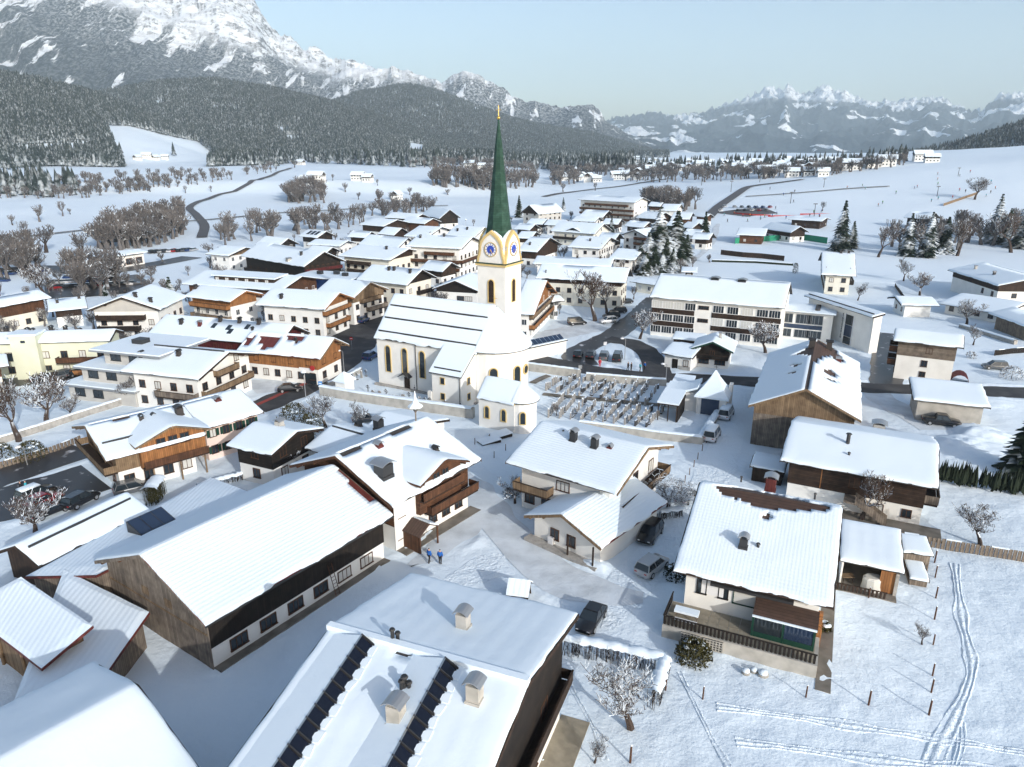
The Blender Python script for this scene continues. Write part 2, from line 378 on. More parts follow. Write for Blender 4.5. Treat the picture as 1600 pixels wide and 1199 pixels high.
def near_height(X, Y):
    Z = (fbm(X/7, Y/7, 3, 3)-.45)*.24+(fbm(X/1.5, Y/1.5, 4, 9)-.45)*.24*(.5+fbm(X/25, Y/25, 2, 33))
    wgt = np.ones_like(Z)
    for n, ln, w, m, lift, bank in RL:
        a = np.array([(p.x, p.y) for p in ln[::2]+[ln[-1]]])
        x0, y0 = a.min(0)-w-4; x1, y1 = a.max(0)+w+4
        sel = (X > x0) & (X < x1) & (Y > y0) & (Y < y1)
        xs = X[sel]; ys = Y[sel]; d = np.full(xs.shape, 1e9)
        for q in a: d = np.minimum(d, np.hypot(xs-q[0], ys-q[1]))
        ww = sstep(w/2+.1, w/2+1.6, d)
        z = Z[sel]; wgt[sel] = np.minimum(wgt[sel], ww)
        if bank: Z[sel] = z+bank*np.exp(-((d-w/2-1.0)/.55)**2)*(.5+vnoise(xs*.7, ys*.7, 4))
    for p, r, h in MOUNDS:
        c = un(*p); d = np.hypot(X-c.x, Y-c.y)/r
        Z = Z+h*np.exp(-d*d*2.2)*(.45+1.1*fbm(X/1.1, Y/1.1, 3, 21))
    return Z*wgt
def axis(lo, f0, f1, hi, step, g=1.06):
    a = list(np.arange(f0, f1, step)); s = step; x = a[-1]
    while x < hi: s *= g; x += s; a.append(x)
    s = step; x = f0; pre = []
    while x > lo: s *= g; x -= s; pre.append(x)
    return np.array(pre[::-1]+a)
gx = axis(-150, -62, 66, 180, .42, 1.05); gy = axis(-40, 34, 128, 235, .42, 1.05)
X, Y = np.meshgrid(gx, gy, indexing='ij'); Z = near_height(X, Y)
rim = np.minimum(np.minimum(X-gx[0], gx[-1]-X), np.minimum(Y-gy[0], gy[-1]-Y)); Z *= sstep(0, 20, rim)
tag(grid_mesh('ground', X, Y, Z+0.0, ['snow_ground']), 'trodden snow covering the ground of the village', kind='structure')
def nz(x, y): return float(near_height(np.array([[x]]), np.array([[y]]))[0, 0])
th = np.radians(np.linspace(-100, 100, 560)); rr = [1.0]
while rr[-1] < 5200: rr.append(rr[-1]*1.0+max(6, rr[-1]*.017))
rr = np.array(rr); TH, RR = np.meshgrid(th, rr, indexing='ij')
X2 = RR*np.sin(TH); Y2 = RR*np.cos(TH); Z2 = terr(X2, Y2)
ins = (X2 > gx[0]+3) & (X2 < gx[-1]-3) & (Y2 > gy[0]+3) & (Y2 < gy[-1]-3)
Z2 = np.where(ins, Z2-1.2, Z2-.03)
tag(grid_mesh('terrain', X2, Y2, Z2, ['snow_field']), 'snow covered valley floor and the hills around it', kind='structure')
def ribbon(name, line, w, mat, lift, zf=None, jag=.25, label=None, kind='structure'):
    m = MB(); n = len(line); L = []; R = []
    ncol = 5
    rows = []
    for i, p in enumerate(line):
        a = line[max(0, i-1)]; b = line[min(n-1, i+1)]; t = (b-a); t.z = 0; t.normalize(); s = Vector((t.y, -t.x, 0))
        jl = (vnoise(np.array(i*.35), np.array(0.), 7)-.5)*2*jag; jr = (vnoise(np.array(i*.35), np.array(9.), 8)-.5)*2*jag
        row = []
        for k in range(ncol):
            tp = float(min(1, (min(i, n-1-i)+.6)/7)**.5) if 'lane' in name and 'cycle' not in name else 1.0
            q = -1+2*k/(ncol-1); off = q*tp*w/2+(float(jl) if k == 0 else float(jr) if k == ncol-1 else 0)
            x = p.x+s.x*off; y = p.y+s.y*off
            row.append((x, y, (zf(x, y) if zf else 0)+lift))
        rows.append(row)
    m.rings(rows, 0, close=False, cap=False)
    o = m.build(name, mat, smooth=True); tag(o, label, None, None, kind)
    return o
for n, ln, w, m, lift, bank in RL: ribbon(n, ln, w, m, lift, jag=.4 if 'snow' not in m else .5)
ribbon('cycle_lane', smooth_line([un(*p) for p in [(400,634),(440,616),(478,599),(512,574)]], 1), 1.0, 'red_lane', .09, jag=.05)
# ski and sledge tracks pressed into the meadow
def track(px, w=.55, ruts=2, gap=.5):
    ln = smooth_line([un(*p) for p in px], .6)
    m = MB(); n = len(ln); rows = []
    prof = []
    for k in range(ruts):
        c = (k-(ruts-1)/2)*gap
        prof += [(c-.17, .03), (c-.09, -.03), (c, -.035), (c+.09, -.03), (c+.17, .03)]
    half = abs(prof[0][0])+.16
    prof = [(-half, -.06), (-half+.1, .012)]+prof+[(half-.1, .012), (half, -.06)]
    for i, p in enumerate(ln):
        a = ln[max(0, i-1)]; b = ln[min(n-1, i+1)]; t = (b-a).normalized(); s = Vector((t.y, -t.x, 0))
        g = nz(p.x, p.y)
        w_ = float(vnoise(np.array(i*.11), np.array(w), 5)-.5)*.5; k_ = .6+.8*float(vnoise(np.array(i*.2), np.array(3.), 6))
        rows.append([(p.x+s.x*(o*k_+w_)+random.uniform(-.04, .04), p.y+s.y*(o*k_+w_), g+z+.035+random.uniform(-.02, .02)) for o, z in prof])
    m.rings(rows, 0, close=False, cap=False)
    return tag(m.build('snow_track', 'snow_trod', smooth=True), 'double track pressed into the meadow snow', kind='structure')
track([(1490,880),(1497,930),(1503,970),(1512,1010),(1515,1050),(1505,1085),(1488,1120),(1470,1160),(1455,1200)], ruts=2, gap=.55)
track([(1497,1125),(1500,1160),(1490,1205)], ruts=2, gap=.4)
track([(1120,1105),(1230,1120),(1350,1137),(1470,1155),(1640,1185)], ruts=2, gap=.45)
track([(1150,1160),(1260,1172),(1380,1188),(1500,1199),(1600,1208)], ruts=2, gap=.5)
track([(1060,1050),(1085,1100),(1110,1150),(1140,1199)], ruts=1)
track([(880,1058),(900,1090),(925,1135),(945,1190)], ruts=1)
# ------------------------------------------------------------ far roads and paths draped on the terrain
def far_line(px, step=14): return smooth_line([hit(*p) for p in px], step)
tzf = lambda x, y: tz(x, y)
for px, w, mt in (([(316,372),(319,352),(308,338),(296,326),(310,316),(345,304),(390,287),(430,272),(455,263)], 5, 'asphalt_far'),
                  ([(850,308),(900,300),(960,293),(1010,285),(1050,279)], 6, 'asphalt_far'),
                  ([(1105,342),(1125,322),(1150,305),(1172,292),(1210,287),(1255,281)], 7, 'asphalt_far'),
                  ([(-20,378),(100,364),(220,352),(330,344),(430,334),(520,329),(600,324),(700,322)], 3.2, 'paving'),
                  ([(1165,308),(1250,302),(1320,296),(1390,292)], 2.4, 'paving')):
    ribbon('far_road', far_line(px), w, mt, .5, tzf, jag=.3)

for nm, px, w, mt in (('car_park', [(70,456),(150,449),(232,441)], 34, 'asphalt_wet'), ('valley_road', [(-60,428),(60,419),(150,426),(235,414),(300,402)], 11, 'asphalt_wet'), ('lane', [(1024,466),(1050,438),(1082,408),(1108,384),(1122,350)], 3.2, 'snow_packed'), ('lane', [(700,450),(716,432),(745,420)], 4, 'asphalt_far'), ('piste_car_park', [(1142,336),(1172,331),(1204,329)], 26, 'asphalt_far')):
    ribbon(nm, smooth_line([hit(*p) for p in px], 5), w, mt, .12, lambda x, y: tz(x, y), jag=.8)
# ------------------------------------------------------------ houses
CACHE = {}
def cached(key, fn):
    if key not in CACHE: CACHE[key] = fn()
    return CACHE[key]
def window_mesh(w, h, frame, bars=1, arch=False):
    def fn():
        m = MB(); t = .09
        m.box(-w/2-t, -w/2, -.07, .03, 0, h); m.box(w/2, w/2+t, -.07, .03, 0, h)
        m.box(-w/2-t, w/2+t, -.07, .03, h, h+t); m.box(-w/2-t-.04, w/2+t+.04, -.14, .03, -t, 0)
        for k in range(bars):
            x = -w/2+w*(k+1)/(bars+1); m.box(x-.03, x+.03, -.06, .0, 0, h)
        return m.mesh('window', [frame])
    return cached(('w', w, h, frame, bars), fn)
def pane_mesh(w, h, glass):
    def fn():
        m = MB(); m.box(-w/2, w/2, -.03, .02, 0, h); return m.mesh('pane', [glass])
    return cached(('p', w, h, glass), fn)
def shutter_mesh(w, h, mat):
    def fn():
        m = MB(); m.box(-w*.25, w*.25, -.10, -.04, 0, h); return m.mesh('shutter', [mat])
    return cached(('s', w, h, mat), fn)
SIDE_RZ = {'F': 0, 'R': PI/2, 'B': PI, 'L': -PI/2}
HOUSES = []; WR = random.Random(4)
class House:
    """a gabled building: u along the ridge, v across it (front is -v), ridge over the origin"""
    def __init__(s, name, label, cat, cx, cy, rz, L, hw, he, rise, z0=0, hb=None, oe=1.0, ov=1.0, wall='white', upper=None, hs=None,
                 roofm='roof_dark', snow='snow', ts=.28, res=1.2, patch=(), ridge_bare=None, chim=(), win=None, frame='wood_brown', shut=None,
                 balc=(), storeys=None, group=None, near=False, purlin=None, wlen=3.0, glass='glass', guards=(), base=None, under=None, bare=False, walls=True, hole_noise=1.):
        s.L, s.hw, s.he, s.rise = L, hw, he, rise; s.hb = hw if hb is None else hb
        s.tan = rise/hw; s.zr = he+rise; s.oe, s.ov = oe, ov; s.near = near
        s.root = thing(name, label, cat, (cx, cy, z0), rz, group)
        s.M = Matrix.Translation((cx, cy, z0)) @ Matrix.Rotation(rz, 4, 'Z'); s.Mi = s.M.inverted()
        HOUSES.append(s)
        s.uw = L/2-ov; s.vf = hw-oe; s.vb = max(.1, s.hb-oe) if s.hb > .3 else 0.0
        s.frame, s.shut, s.glass = frame, shut, glass
        T = s.root; tn = s.tan
        zf = lambda v: s.zr-abs(v)*tn-.2
        if walls:
            prof = [(-s.vf, -.6), (s.vb, -.6), (s.vb, zf(s.vb)), (0, zf(0)), (-s.vf, zf(-s.vf))]
            if s.vb == 0: prof = [(-s.vf, -.6), (0, -.6), (0, zf(0)), (-s.vf, zf(-s.vf))]
            lowmat = wall
            if hs is not None:
                m = MB(); m.box(-s.uw, s.uw, -s.vf, s.vb if s.vb else 0, -.6, hs); 
                if hs > .1: m.build('wall', lowmat, T)
                g = .07; p2 = [(-s.vf-g, hs), ((s.vb or 0)+g, hs), ((s.vb or 0)+g, zf(s.vb+g)), (0, zf(0)), (-s.vf-g, zf(s.vf+g))]
                m = MB(); m.extr([(-s.uw-g, a, b) for a, b in p2], (2*(s.uw+g), 0, 0)); m.build('upper_wall', upper, T)
            else:
                m = MB(); m.extr([(-s.uw, a, b) for a, b in prof], (2*s.uw, 0, 0)); m.build('wall', wall, T)
        s._roof(roofm, under); 
        if not bare: s._snow(snow, ts, res, patch, ridge_bare, hole_noise)
        if purlin:
            vs = [0, -s.hw*.5, -s.vf]+([s.hb*.5, s.vb] if s.hb > 1 else [])
            for v in vs:
                z = s.zr-abs(v)*tn-.22
                for sg in (-1, 1):
                    m = MB(); m.box(min(sg*(s.uw-.05), sg*(L/2-.12)), max(sg*(s.uw-.05), sg*(L/2-.12)), v-.11, v+.11, z-.26, z); m.build('purlin', purlin, T)
        s.hwall = he+oe*tn
        s.windows(win, storeys, wlen)
        for b in balc: s.balcony(*b)
        for c in chim: s.chimney(*c)
        for g in guards:
            m = MB(); v = -hw*g; z = s.zr-abs(v)*tn+ts
            m.box(-L/2+.6, L/2-.6, v-.06, v+.06, z-.2, z+.22); m.build('snow_guard', 'metal_dark', T)
    def _roof(s, mt, under):
        t = .2; tn = s.tan; h, b = s.hw, s.hb; m = MB()
        pr_ = [(-h, s.he), (0, s.zr), (b, s.zr-b*tn), (b, s.zr-b*tn-t), (0, s.zr-t), (-h, s.he-t)] if b > .3 else [(-h, s.he), (0, s.zr), (0, s.zr-t), (-h, s.he-t)]
        m.extr([(-s.L/2, y, z) for y, z in pr_], (s.L, 0, 0)); m.build('roof', mt, s.root)
        for sg in (-1, 1):                                           # verge boards
            m = MB()
            x0 = sg*s.L/2; xa, xb = min(x0, x0+sg*.06), max(x0, x0+sg*.06)
            q = [(-h, s.he+.04), (0, s.zr+.04)]+([(b, s.zr-b*tn+.04), (b, s.zr-b*tn-.3)] if b > .3 else [])+[(0, s.zr-.3), (-h, s.he-.3)]
            m.extr([(xa, y, z) for y, z in q], (xb-xa, 0, 0)); m.build('verge_board', under or 'wood_dark', s.root)
    def _snow(s, mt, ts, res, patch, ridge_bare, hn):
        nu = max(4, int(s.L/res)); nf = max(3, int(s.hw/res)); nb = max(2, int(s.hb/res)) if s.hb > .3 else 0
        e = .16
        us = np.unique(np.r_[-s.L/2+.03, -s.L/2+e, np.linspace(-s.L/2+.45, s.L/2-.45, nu), s.L/2-e, s.L/2-.03])
        vs = np.r_[-s.hw-.06, -s.hw+.1, np.linspace(-s.hw+.4, -.25 if nb else -.12, nf)]
        vs = np.r_[vs, [0]] if nb else np.r_[vs, [0.0]]
        if nb: vs = np.r_[vs, np.linspace(.25, s.hb-.4, nb), s.hb-.1, s.hb+.06]
        vs = np.unique(np.round(vs, 4)); U, V = np.meshgrid(us, vs, indexing='ij')
        sd_ = random.randint(0, 999); ox = random.uniform(0, 99)
        d = np.minimum(np.minimum(U+s.L/2, s.L/2-U), np.minimum(V+s.hw+.08, (s.hb-V+.08) if nb else (V*0+.25-V)))
        th_ = ts*(.35+.65*np.clip(d/.35, 0, 1)**.5)+(fbm((U+ox)/2.6, V/2.6, 3, sd_)-.45)*ts*.5
        Zt = s.zr-np.sqrt(V*V+.02)*s.tan+th_+.02
        for j_, am in ((0, .22), (-1, .22 if nb else .0)): V[:, j_] += (fbm((U[:, j_]+ox)*.9, U[:, j_]*0, 3, sd_+2)-.45)*am*2
        for i_ in (0, -1): U[i_, :] += (fbm((V[i_, :]+ox)*.9, V[i_, :]*0, 3, sd_+3)-.45)*.22
        keep = np.ones((len(us)-1, len(vs)-1), bool); uc = (us[1:]+us[:-1])/2; vc = (vs[1:]+vs[:-1])/2; UC, VC = np.meshgrid(uc, vc, indexing='ij')
        for poly in patch:
            q = [s.roof_hit(*p) for p in poly]; q = [(a.x, a.y) for a in q]
            jit = (fbm(UC*1.1+ox, VC*1.1, 2, sd_+5)-.4)*1.0*hn
            keep &= ~inpoly(UC+jit, VC+jit*.7, q)
        if ridge_bare:
            a, b_, w = ridge_bare
            n = vnoise(UC*.7+ox, VC*0, sd_)
            keep &= ~((UC > a*s.L/2) & (UC < b_*s.L/2) & (np.abs(VC) < w*(.5+n)))
        n2 = len(vs); idx = lambda i, j: i*n2+j
        verts = np.stack([U, V, Zt], -1).reshape(-1, 3).tolist(); Zb = s.zr-np.abs(V)*s.tan-.05
        bo = len(verts); verts += np.stack([U, V, Zb], -1).reshape(-1, 3).tolist()
        fs = []; ni, nj = keep.shape
        for i in range(ni):
            for j in range(nj):
                if not keep[i, j]: continue
                a, b_, c, d_ = idx(i, j), idx(i+1, j), idx(i+1, j+1), idx(i, j+1); fs.append((a, b_, c, d_))
                if j == 0 or not keep[i, j-1]: fs.append((a, bo+a, bo+b_, b_))
                if j == nj-1 or not keep[i, j+1]: fs.append((c, bo+c, bo+d_, d_))
                if i == 0 or not keep[i-1, j]: fs.append((d_, bo+d_, bo+a, a))
                if i == ni-1 or not keep[i+1, j]: fs.append((b_, bo+b_, bo+c, c))
        m = MB(); m.v = verts; m.f = fs; m.m = [0]*len(fs)
        s.snow = m.build('roof_snow', mt, s.root, smooth=True)
    def roof_hit(s, px, py, back=None):
        o = s.Mi @ cam.location; d = (s.Mi.to_3x3() @ ray(px, py))
        best = None
        for sg in (1, -1):            # front: z=zr+v*tan ; back: z=zr-v*tan
            den = d.z-sg*d.y*s.tan
            if abs(den) < 1e-9: continue
            t = (s.zr+sg*o.y*s.tan-o.z)/den; p = o+d*t
            if t > 0 and ((sg == 1 and p.y <= .01) or (sg == -1 and p.y > -.01)) and (best is None or t < best[0]): best = (t, p)
        if best is None: t = (s.zr-o.z)/d.z; return o+d*t
        return best[1]
    def side(s, sd):
        if sd == 'F': return 2*s.uw, lambda a, z, o=0: Vector((a, -s.vf-o, z))
        if sd == 'B': return 2*s.uw, lambda a, z, o=0: Vector((-a, s.vb+o, z))
        c = (s.vb-s.vf)/2
        if sd == 'R': return s.vf+s.vb, lambda a, z, o=0: Vector((s.uw+o, c+a, z))
        return s.vf+s.vb, lambda a, z, o=0: Vector((-s.uw-o, c-a, z))
    def faces_cam(s, sd):
        n = s.M.to_3x3() @ {'F': Vector((0,-1,0)), 'B': Vector((0,1,0)), 'R': Vector((1,0,0)), 'L': Vector((-1,0,0))}[sd]
        c = s.M.translation; v = (cam.location-c); v.z = 0; return n.dot(v.normalized()) > -.12
    def add_window(s, sd, a, z, w=1.1, h=1.2, bars=1, frame=None, glass=None, shut=None, off=.0):
        _, f = s.side(sd); o = place('window', window_mesh(w, h, frame or s.frame, bars), s.root, f(a, z, .02+off), SIDE_RZ[sd])
        place('pane', pane_mesh(w, h, glass or ('curtain' if s.glass == 'glass' and WR.random() < .2 else s.glass)), o)
        if shut or s.shut:
            for sg in (-1, 1): place('shutter', shutter_mesh(w, h, shut or s.shut), o, (sg*(w*.75+.1), 0, 0))
        return o
    def windows(s, win, storeys, wlen):
        if win is None:
            win = {}
            n = storeys or max(1, int(round(s.hwall/2.9)))
            for sd in 'FBLR':
                if not s.faces_cam(sd): continue
                ln, _ = s.side(sd); k = max(1, int(ln/wlen)); rows = [(k, .95+2.8*i, 1.05, 1.2) for i in range(n) if 1.0+2.8*i+1.3 < s.hwall-.1]
                if sd in 'LR' and s.rise > 2: rows.append((max(1, k//2), .95+2.8*n, 1.0, 1.1)) if .95+2.8*n+1.2 < s.zr-1.1 else None
                win[sd] = [r for r in rows if r]
        for sd, rows in win.items():
            ln, _ = s.side(sd)
            for row in rows:
                n, z, w, h = row[:4]; span = row[4] if len(row) > 4 else (-.5, .5)
                for i in range(n):
                    a = ln*(span[0]+(span[1]-span[0])*(i+.5)/n)
                    s.add_window(sd, a, z, w, h, bars=1 if w < 1.6 else 2)
    def balcony(s, sd, z, a0, a1, mat='wood_brown', d=1.2, hr=1.0):
        ln, f = s.side(sd); p0 = a0*ln; p1 = a1*ln; w = p1-p0
        b = place('balcony', None, s.root, f((p0+p1)/2, z, .02), SIDE_RZ[sd])
        m = MB(); m.box(-w/2, w/2, -d, 0, -.18, 0); m.build('balcony_floor', 'wood_dark', b)
        m = MB(); m.box(-w/2, w/2, -d-.06, -d, .08, hr); m.box(-w/2-.05, -w/2, -d-.06, 0, .08, hr); m.box(w/2, w/2+.05, -d-.06, 0, .08, hr); m.build('railing', mat, b)
        m = MB(); m.box(-w/2-.06, w/2+.06, -d-.1, -d+.04, hr, hr+.08); m.build('handrail', 'wood_dark', b)
        return b
    def chimney(s, px, py, kind='b', w=.62, h=1.0):
        p = s.roof_hit(px, py); z = s.zr-abs(p.y)*s.tan
        m = MB()
        if kind == 'p':
            m.tube((p.x, p.y, z-.1), (p.x, p.y, z+h), w*.25, w*.25, 8); c = m.build('flue_pipe', 'metal_dark', s.root)
            m = MB(); m.tube((p.x, p.y, z+h), (p.x, p.y, z+h+.12), w*.42, w*.3, 8); m.build('cap', 'metal_dark', c); return
        mt = {'b': 'roof_dark', 'w': 'concrete', 'r': 'roof_red', 'k': 'metal_dark'}[kind]
        m.box(p.x-w/2, p.x+w/2, p.y-w/2, p.y+w/2, z-.4, z+h); m.box(p.x-w/2-.07, p.x+w/2+.07, p.y-w/2-.07, p.y+w/2+.07, z-.2, z+.32, 0)
        c = m.build('chimney', mt, s.root)
        m = MB(); r = []                                             # bent sheet cap on four feet
        for k in range(7):
            a = -1+k/3; r.append((a*w*.72, .34-.30*a*a))
        pts = [(p.x+a, p.y-w*.7, z+h+.1+b) for a, b in r]+[(p.x+a, p.y-w*.7, z+h+.04+b) for a, b in reversed(r)]
        m.extr(pts, (0, w*1.4, 0)); 
        for sx in (-1, 1): m.box(p.x+sx*w*.42-.04, p.x+sx*w*.42+.04, p.y-w*.4, p.y+w*.4, z+h-.02, z+h+.25)
        m.build('cap', 'metal_grey' if kind != 'b' else 'metal_dark', c)
    def local(s, px, py, z):
        """local point where the photo ray meets height z above the ground of the house"""
        d = ray(px, py); t = (s.M.translation.z+z-CAM_H)/d.z; return s.Mi @ (cam.location+d*t)
def inpoly(X, Y, q):
    c = np.zeros(X.shape, bool); n = len(q)
    for i in range(n):
        x1, y1 = q[i]; x2, y2 = q[(i+1) % n]
        if abs(y2-y1) < 1e-9: continue
        k = ((Y < y1) != (Y < y2)) & (X < (x2-x1)*(Y-y1)/(y2-y1)+x1); c ^= k
    return c
def ground_at(px, py):
    p = un(px, py, 0); return 0.0 if p.y < 235 else hit(px, py).z
def eave_house(name, label, E1, E2, R, which, he, slope=None, z0=None, cat='house', base=None, smin=13, smax=27, mono=False, **kw):
    """E1, E2: ends of the front eave left to right; R: ridge end above E1 (which=1) or E2 (which=2)"""
    if z0 is None:
        mid = ((E1[0]+E2[0])/2, (E1[1]+E2[1])/2); z0 = 0.0; p = un(*mid, he)
        for _ in range(5):
            p = un(*mid, z0+he); z0 = 0.0 if p.y < 235 else tz(p.x, p.y)
    A = un(*E1, z0+he); B = un(*E2, z0+he); d = (B-A); L = d.length; d.normalize(); n = Vector((-d.y, d.x, 0)); Q = A if which == 1 else B
    def lsq(tn):
        best = None
        for i in range(10, 300):
            t = i/10; p = proj(*(Q+n*t+Vector((0,0,t*tn)))); e = (p[0]-R[0])**2+(p[1]-R[1])**2
            if best is None or e < best[0]: best = (e, t)
        return best[1]
    if slope is None:
        rd = ray(*R); Mx = np.array([[n.x, 0, -rd.x], [n.y, 0, -rd.y], [0, 1, -rd.z]]); rhs = np.array(cam.location-Q)
        t, r, _ = np.linalg.solve(Mx, rhs); sl = math.degrees(math.atan2(r, t))
        if not (smin <= sl <= smax) or t < 2: tn = math.tan(math.radians(min(max(sl if t > 0 else 20, smin), smax))); t = lsq(tn); r = t*tn
    else:
        tn = math.tan(math.radians(slope)); t = lsq(tn); r = t*tn
    c = (A+B)/2+n*t
    return House(name, label, cat, c.x, c.y, math.atan2(d.y, d.x), L, t, he, r, z0, hb=0.0 if mono else kw.pop('hb', None), **kw)
def gable_house(name, label, G1, G2, depth, he, slope=20, z0=None, cat='house', **kw):
    """G1, G2: eave corners of the gable facing the viewer, left to right; ridge runs away from the viewer by depth"""
    if z0 is None:
        mid = ((G1[0]+G2[0])/2, (G1[1]+G2[1])/2); z0 = 0.0
        for _ in range(5):
            p = un(*mid, z0+he); z0 = 0.0 if p.y < 235 else tz(p.x, p.y)
    A = un(*G1, z0+he); B = un(*G2, z0+he); d = B-A; w = d.length; d.normalize(); n = Vector((-d.y, d.x, 0))
    c = (A+B)/2+n*depth/2; r = w/2*math.tan(math.radians(slope))
    return House(name, label, cat, c.x, c.y, math.atan2(n.y, n.x), depth, w/2, he, r, z0, **kw)
# ------------------------------------------------------------ the near farm and houses
# house with solar strips in the foreground: low front pitch, higher back pitch
sol = eave_house('chalet', 'large chalet in the foreground with two strips of dark solar panels in its snowy roof', (904,960), (641,898), (522,984), 2, 9.3, z0=0,
   upper='wood_black_log', hs=3.0, oe=.9, ov=1.0, snow='snow_seams', ts=.22, res=.6, hb=15.5, win={'L': [(2, 1.0, 1.2, 1.2), (3, 3.9, 1.2, 1.2)], 'F': [(3, 4.0, 1.1, 1.2)]},
   chim=[(724,984,'w',.78,1.35),(742,1098,'w',.8,1.4),(620,1132,'w',.85,1.5),(614,1005,'p',.5,1.0),(622,1004,'p',.5,.7),(633,1082,'p',.6,1.1),(640,1084,'p',.5,.8),(628,1084,'p',.5,.9)], near=True, purlin='wood_brown',
   patch=[[(598,1015),(650,1024),(655,1033),(625,1030)]], hole_noise=.35, under='wood_dark')
T = sol.root
tn = sol.tan
def strip(px0, px1, n):
    """a raised strip of collector panels on the near pitch, panels facing the sun"""
    a = sol.roof_hit(*px0); b = sol.roof_hit(*px1)
    k = place('solar_strip', None, T, (0, 0, 0))
    v0, v1 = a.y, b.y; u = (a.x+b.x)/2; sg = -1                          # local -u looks right / towards the sun
    ln = (v1-v0)/n; h = .8; w = .85
    m = MB()
    for i in range(1):
        z0 = sol.zr-abs(v0)*tn; z1 = sol.zr-abs(v1)*tn
        pr_ = [(u, z0-.1), (u, z0+h), (u+2.6, z0+.15), (u+2.6, z0-.1)]
        m.add([(x, v0, z) for x, z in pr_]+[(x, v1, z+z1-z0) for x, z in pr_], [(0,1,2,3), (7,6,5,4), (0,4,5,1), (1,5,6,2), (2,6,7,3)])
    m.build('strip_back', 'snow', k, smooth=False)
    fr = MB()
    for i in range(n):
        va, vb = v0+ln*i+.07, v0+ln*(i+1)-.07
        za, zb = sol.zr-abs(va)*tn, sol.zr-abs(vb)*tn
        q = MB(); x0, x1 = u-w, u-.04
        q.add([(x0, va, za+.22), (x1, va, za+h-.02), (x1, vb, zb+h-.02), (x0, vb, zb+.22)], [(0, 1, 2, 3)])
        q.build('panel', 'solar', k)
        vm = va-.07; zm = sol.zr-abs(vm)*tn
        d_ = MB(); d_.add([(u-w, vm, zm+.05), (u-w, vm, zm+.34), (u, vm, zm+h+.08), (u, vm, zm+.1)], [(0,1,2,3)]); d_.box(u-w, u, vm-.03, vm+.03, zm+.1, zm+.2)
        d_.extr([(u-w-.05, vm-.04, zm+.05), (u-w-.05, vm-.04, zm+.34), (u, vm-.04, zm+h+.1), (u, vm-.04, zm+h-.1)], (0, .08, 0)); d_.build('panel_divider', 'metal_dark', k)
        s_ = MB(); random.seed(i*7+3)                                   # snow slumped at the foot of each panel
        pts = [(u-w-.3-random.uniform(0, .2), va), (u-w-.1, va+.02), (u-w+.15, va+ln*.3), (u-w+.2+random.uniform(-.1, .15), va+ln*.55), (u-w-.1, vb), (u-w-.3-random.uniform(0, .2), vb)]
        lo = [(x, y, sol.zr-abs(y)*tn-.05) for x, y in pts]; s_.extr(lo, (0, 0, .34)); s_.build('slumped_snow', 'snow', k, smooth=False)
    m = MB(); z0 = sol.zr-abs(v0)*tn; z1 = sol.zr-abs(v1)*tn
    m.add([(u+.06, v0, z0+h), (u-.1, v0, z0+h+.07), (u-.1, v1, z1+h+.07), (u+.06, v1, z1+h)], [(0,1,2,3)]); m.build('top_rail', 'metal_grey', k)
strip((572,1010), (415,1225), 11)
strip((700,1046), (560,1290), 12)
m = MB(); p0 = sol.local(828,1063,0); m.box(-sol.L/2-.02, sol.L/2+.02, .02, .5, sol.zr-.25, sol.zr+.42); m.build('ridge_overlap', 'snow', T)
m = MB(); m.box(-sol.uw-2.3, -sol.uw, -sol.vf-.5, sol.vb, -.02, .1); tr = m.build('terrace', 'tile_patio', T)
sol.balcony('L', 3.9, -.5, .5, 'wood_dark', .9, 1.0)
for a, w_ in ((-1.5, 2.2), (2.2, 1.6)):
    m = MB(); x = -sol.uw-1.9; m.box(x, x+.9, a, a+w_, .45, .52, 0); 
    for sx in (0, .8):
        for sy in (.1, w_-.2): m.box(x+sx, x+sx+.08, a+sy, a+sy+.08, .1, .45)
    o = m.build('bench', 'metal_grey' if a > 0 else 'wood_dark', None); o.matrix_world = sol.M
    tag(o, 'grey low table on the paved terrace beside the solar-panel chalet' if a > 0 else 'dark wooden bench on the paved terrace beside the solar-panel chalet', 'table' if a > 0 else 'bench')

bl = eave_house('farm_building', 'plain smooth snow roofed barn in the bottom left corner', (148,1037), (-130,1176), (215.6,1071.6), 1, 7.3, z0=0, smin=10, smax=30,
   wall='wood_grey', oe=.6, ov=.7, ts=.3, res=.7, hb=11, win={}, purlin=None, cat='barn')
barn = eave_house('barn', 'long hay barn with grey plank gable and white lower wall, roof thick with snow', (319,978), (614,805), (217,868), 1, 5.2, z0=0, cat='barn',
   wall='white', upper='wood_black', hs=2.05, oe=.9, ov=.8, snow='snow_courses', ts=.26, res=.5, hb=8.6, roofm='roof_red', win={'F': [(6, .65, 1.6, 1.05, (-.45, .45))]}, purlin='wood_brown', under='wood_grey',
   patch=[[(505,716),(540,722),(592,785),(575,788),(560,772),(530,742)]], hole_noise=.5)
g = MB(); z = barn.zr-barn.vf*barn.tan-.25; U = -barn.uw-.1
g.extr([(U-.05, -barn.vf-.08, -.3), (U-.05, barn.vb+.08, -.3), (U-.05, barn.vb+.08, z), (U-.05, 0, barn.zr-.24), (U-.05, -barn.vf-.08, z)], (.1, 0, 0)); g.build('gable_boards', 'wood_grey', barn.root)
for a, b in ((-2.2, 4.0), (1.4, 4.0)):
    m = MB(); m.box(U-.1, U-.04, a-.5, a+.5, b, b+.8); m.build('hatch', 'wood_tan', barn.root)
m = MB(); m.box(U-.1, U-.03, -barn.vf, barn.vb, 3.35, 3.5); m.build('rail_board', 'wood_tan', barn.root)
m = MB(); m.box(-barn.uw, barn.uw, -barn.vf-.9, -barn.vf, -.05, .12); m.build('footing', 'paving', barn.root)
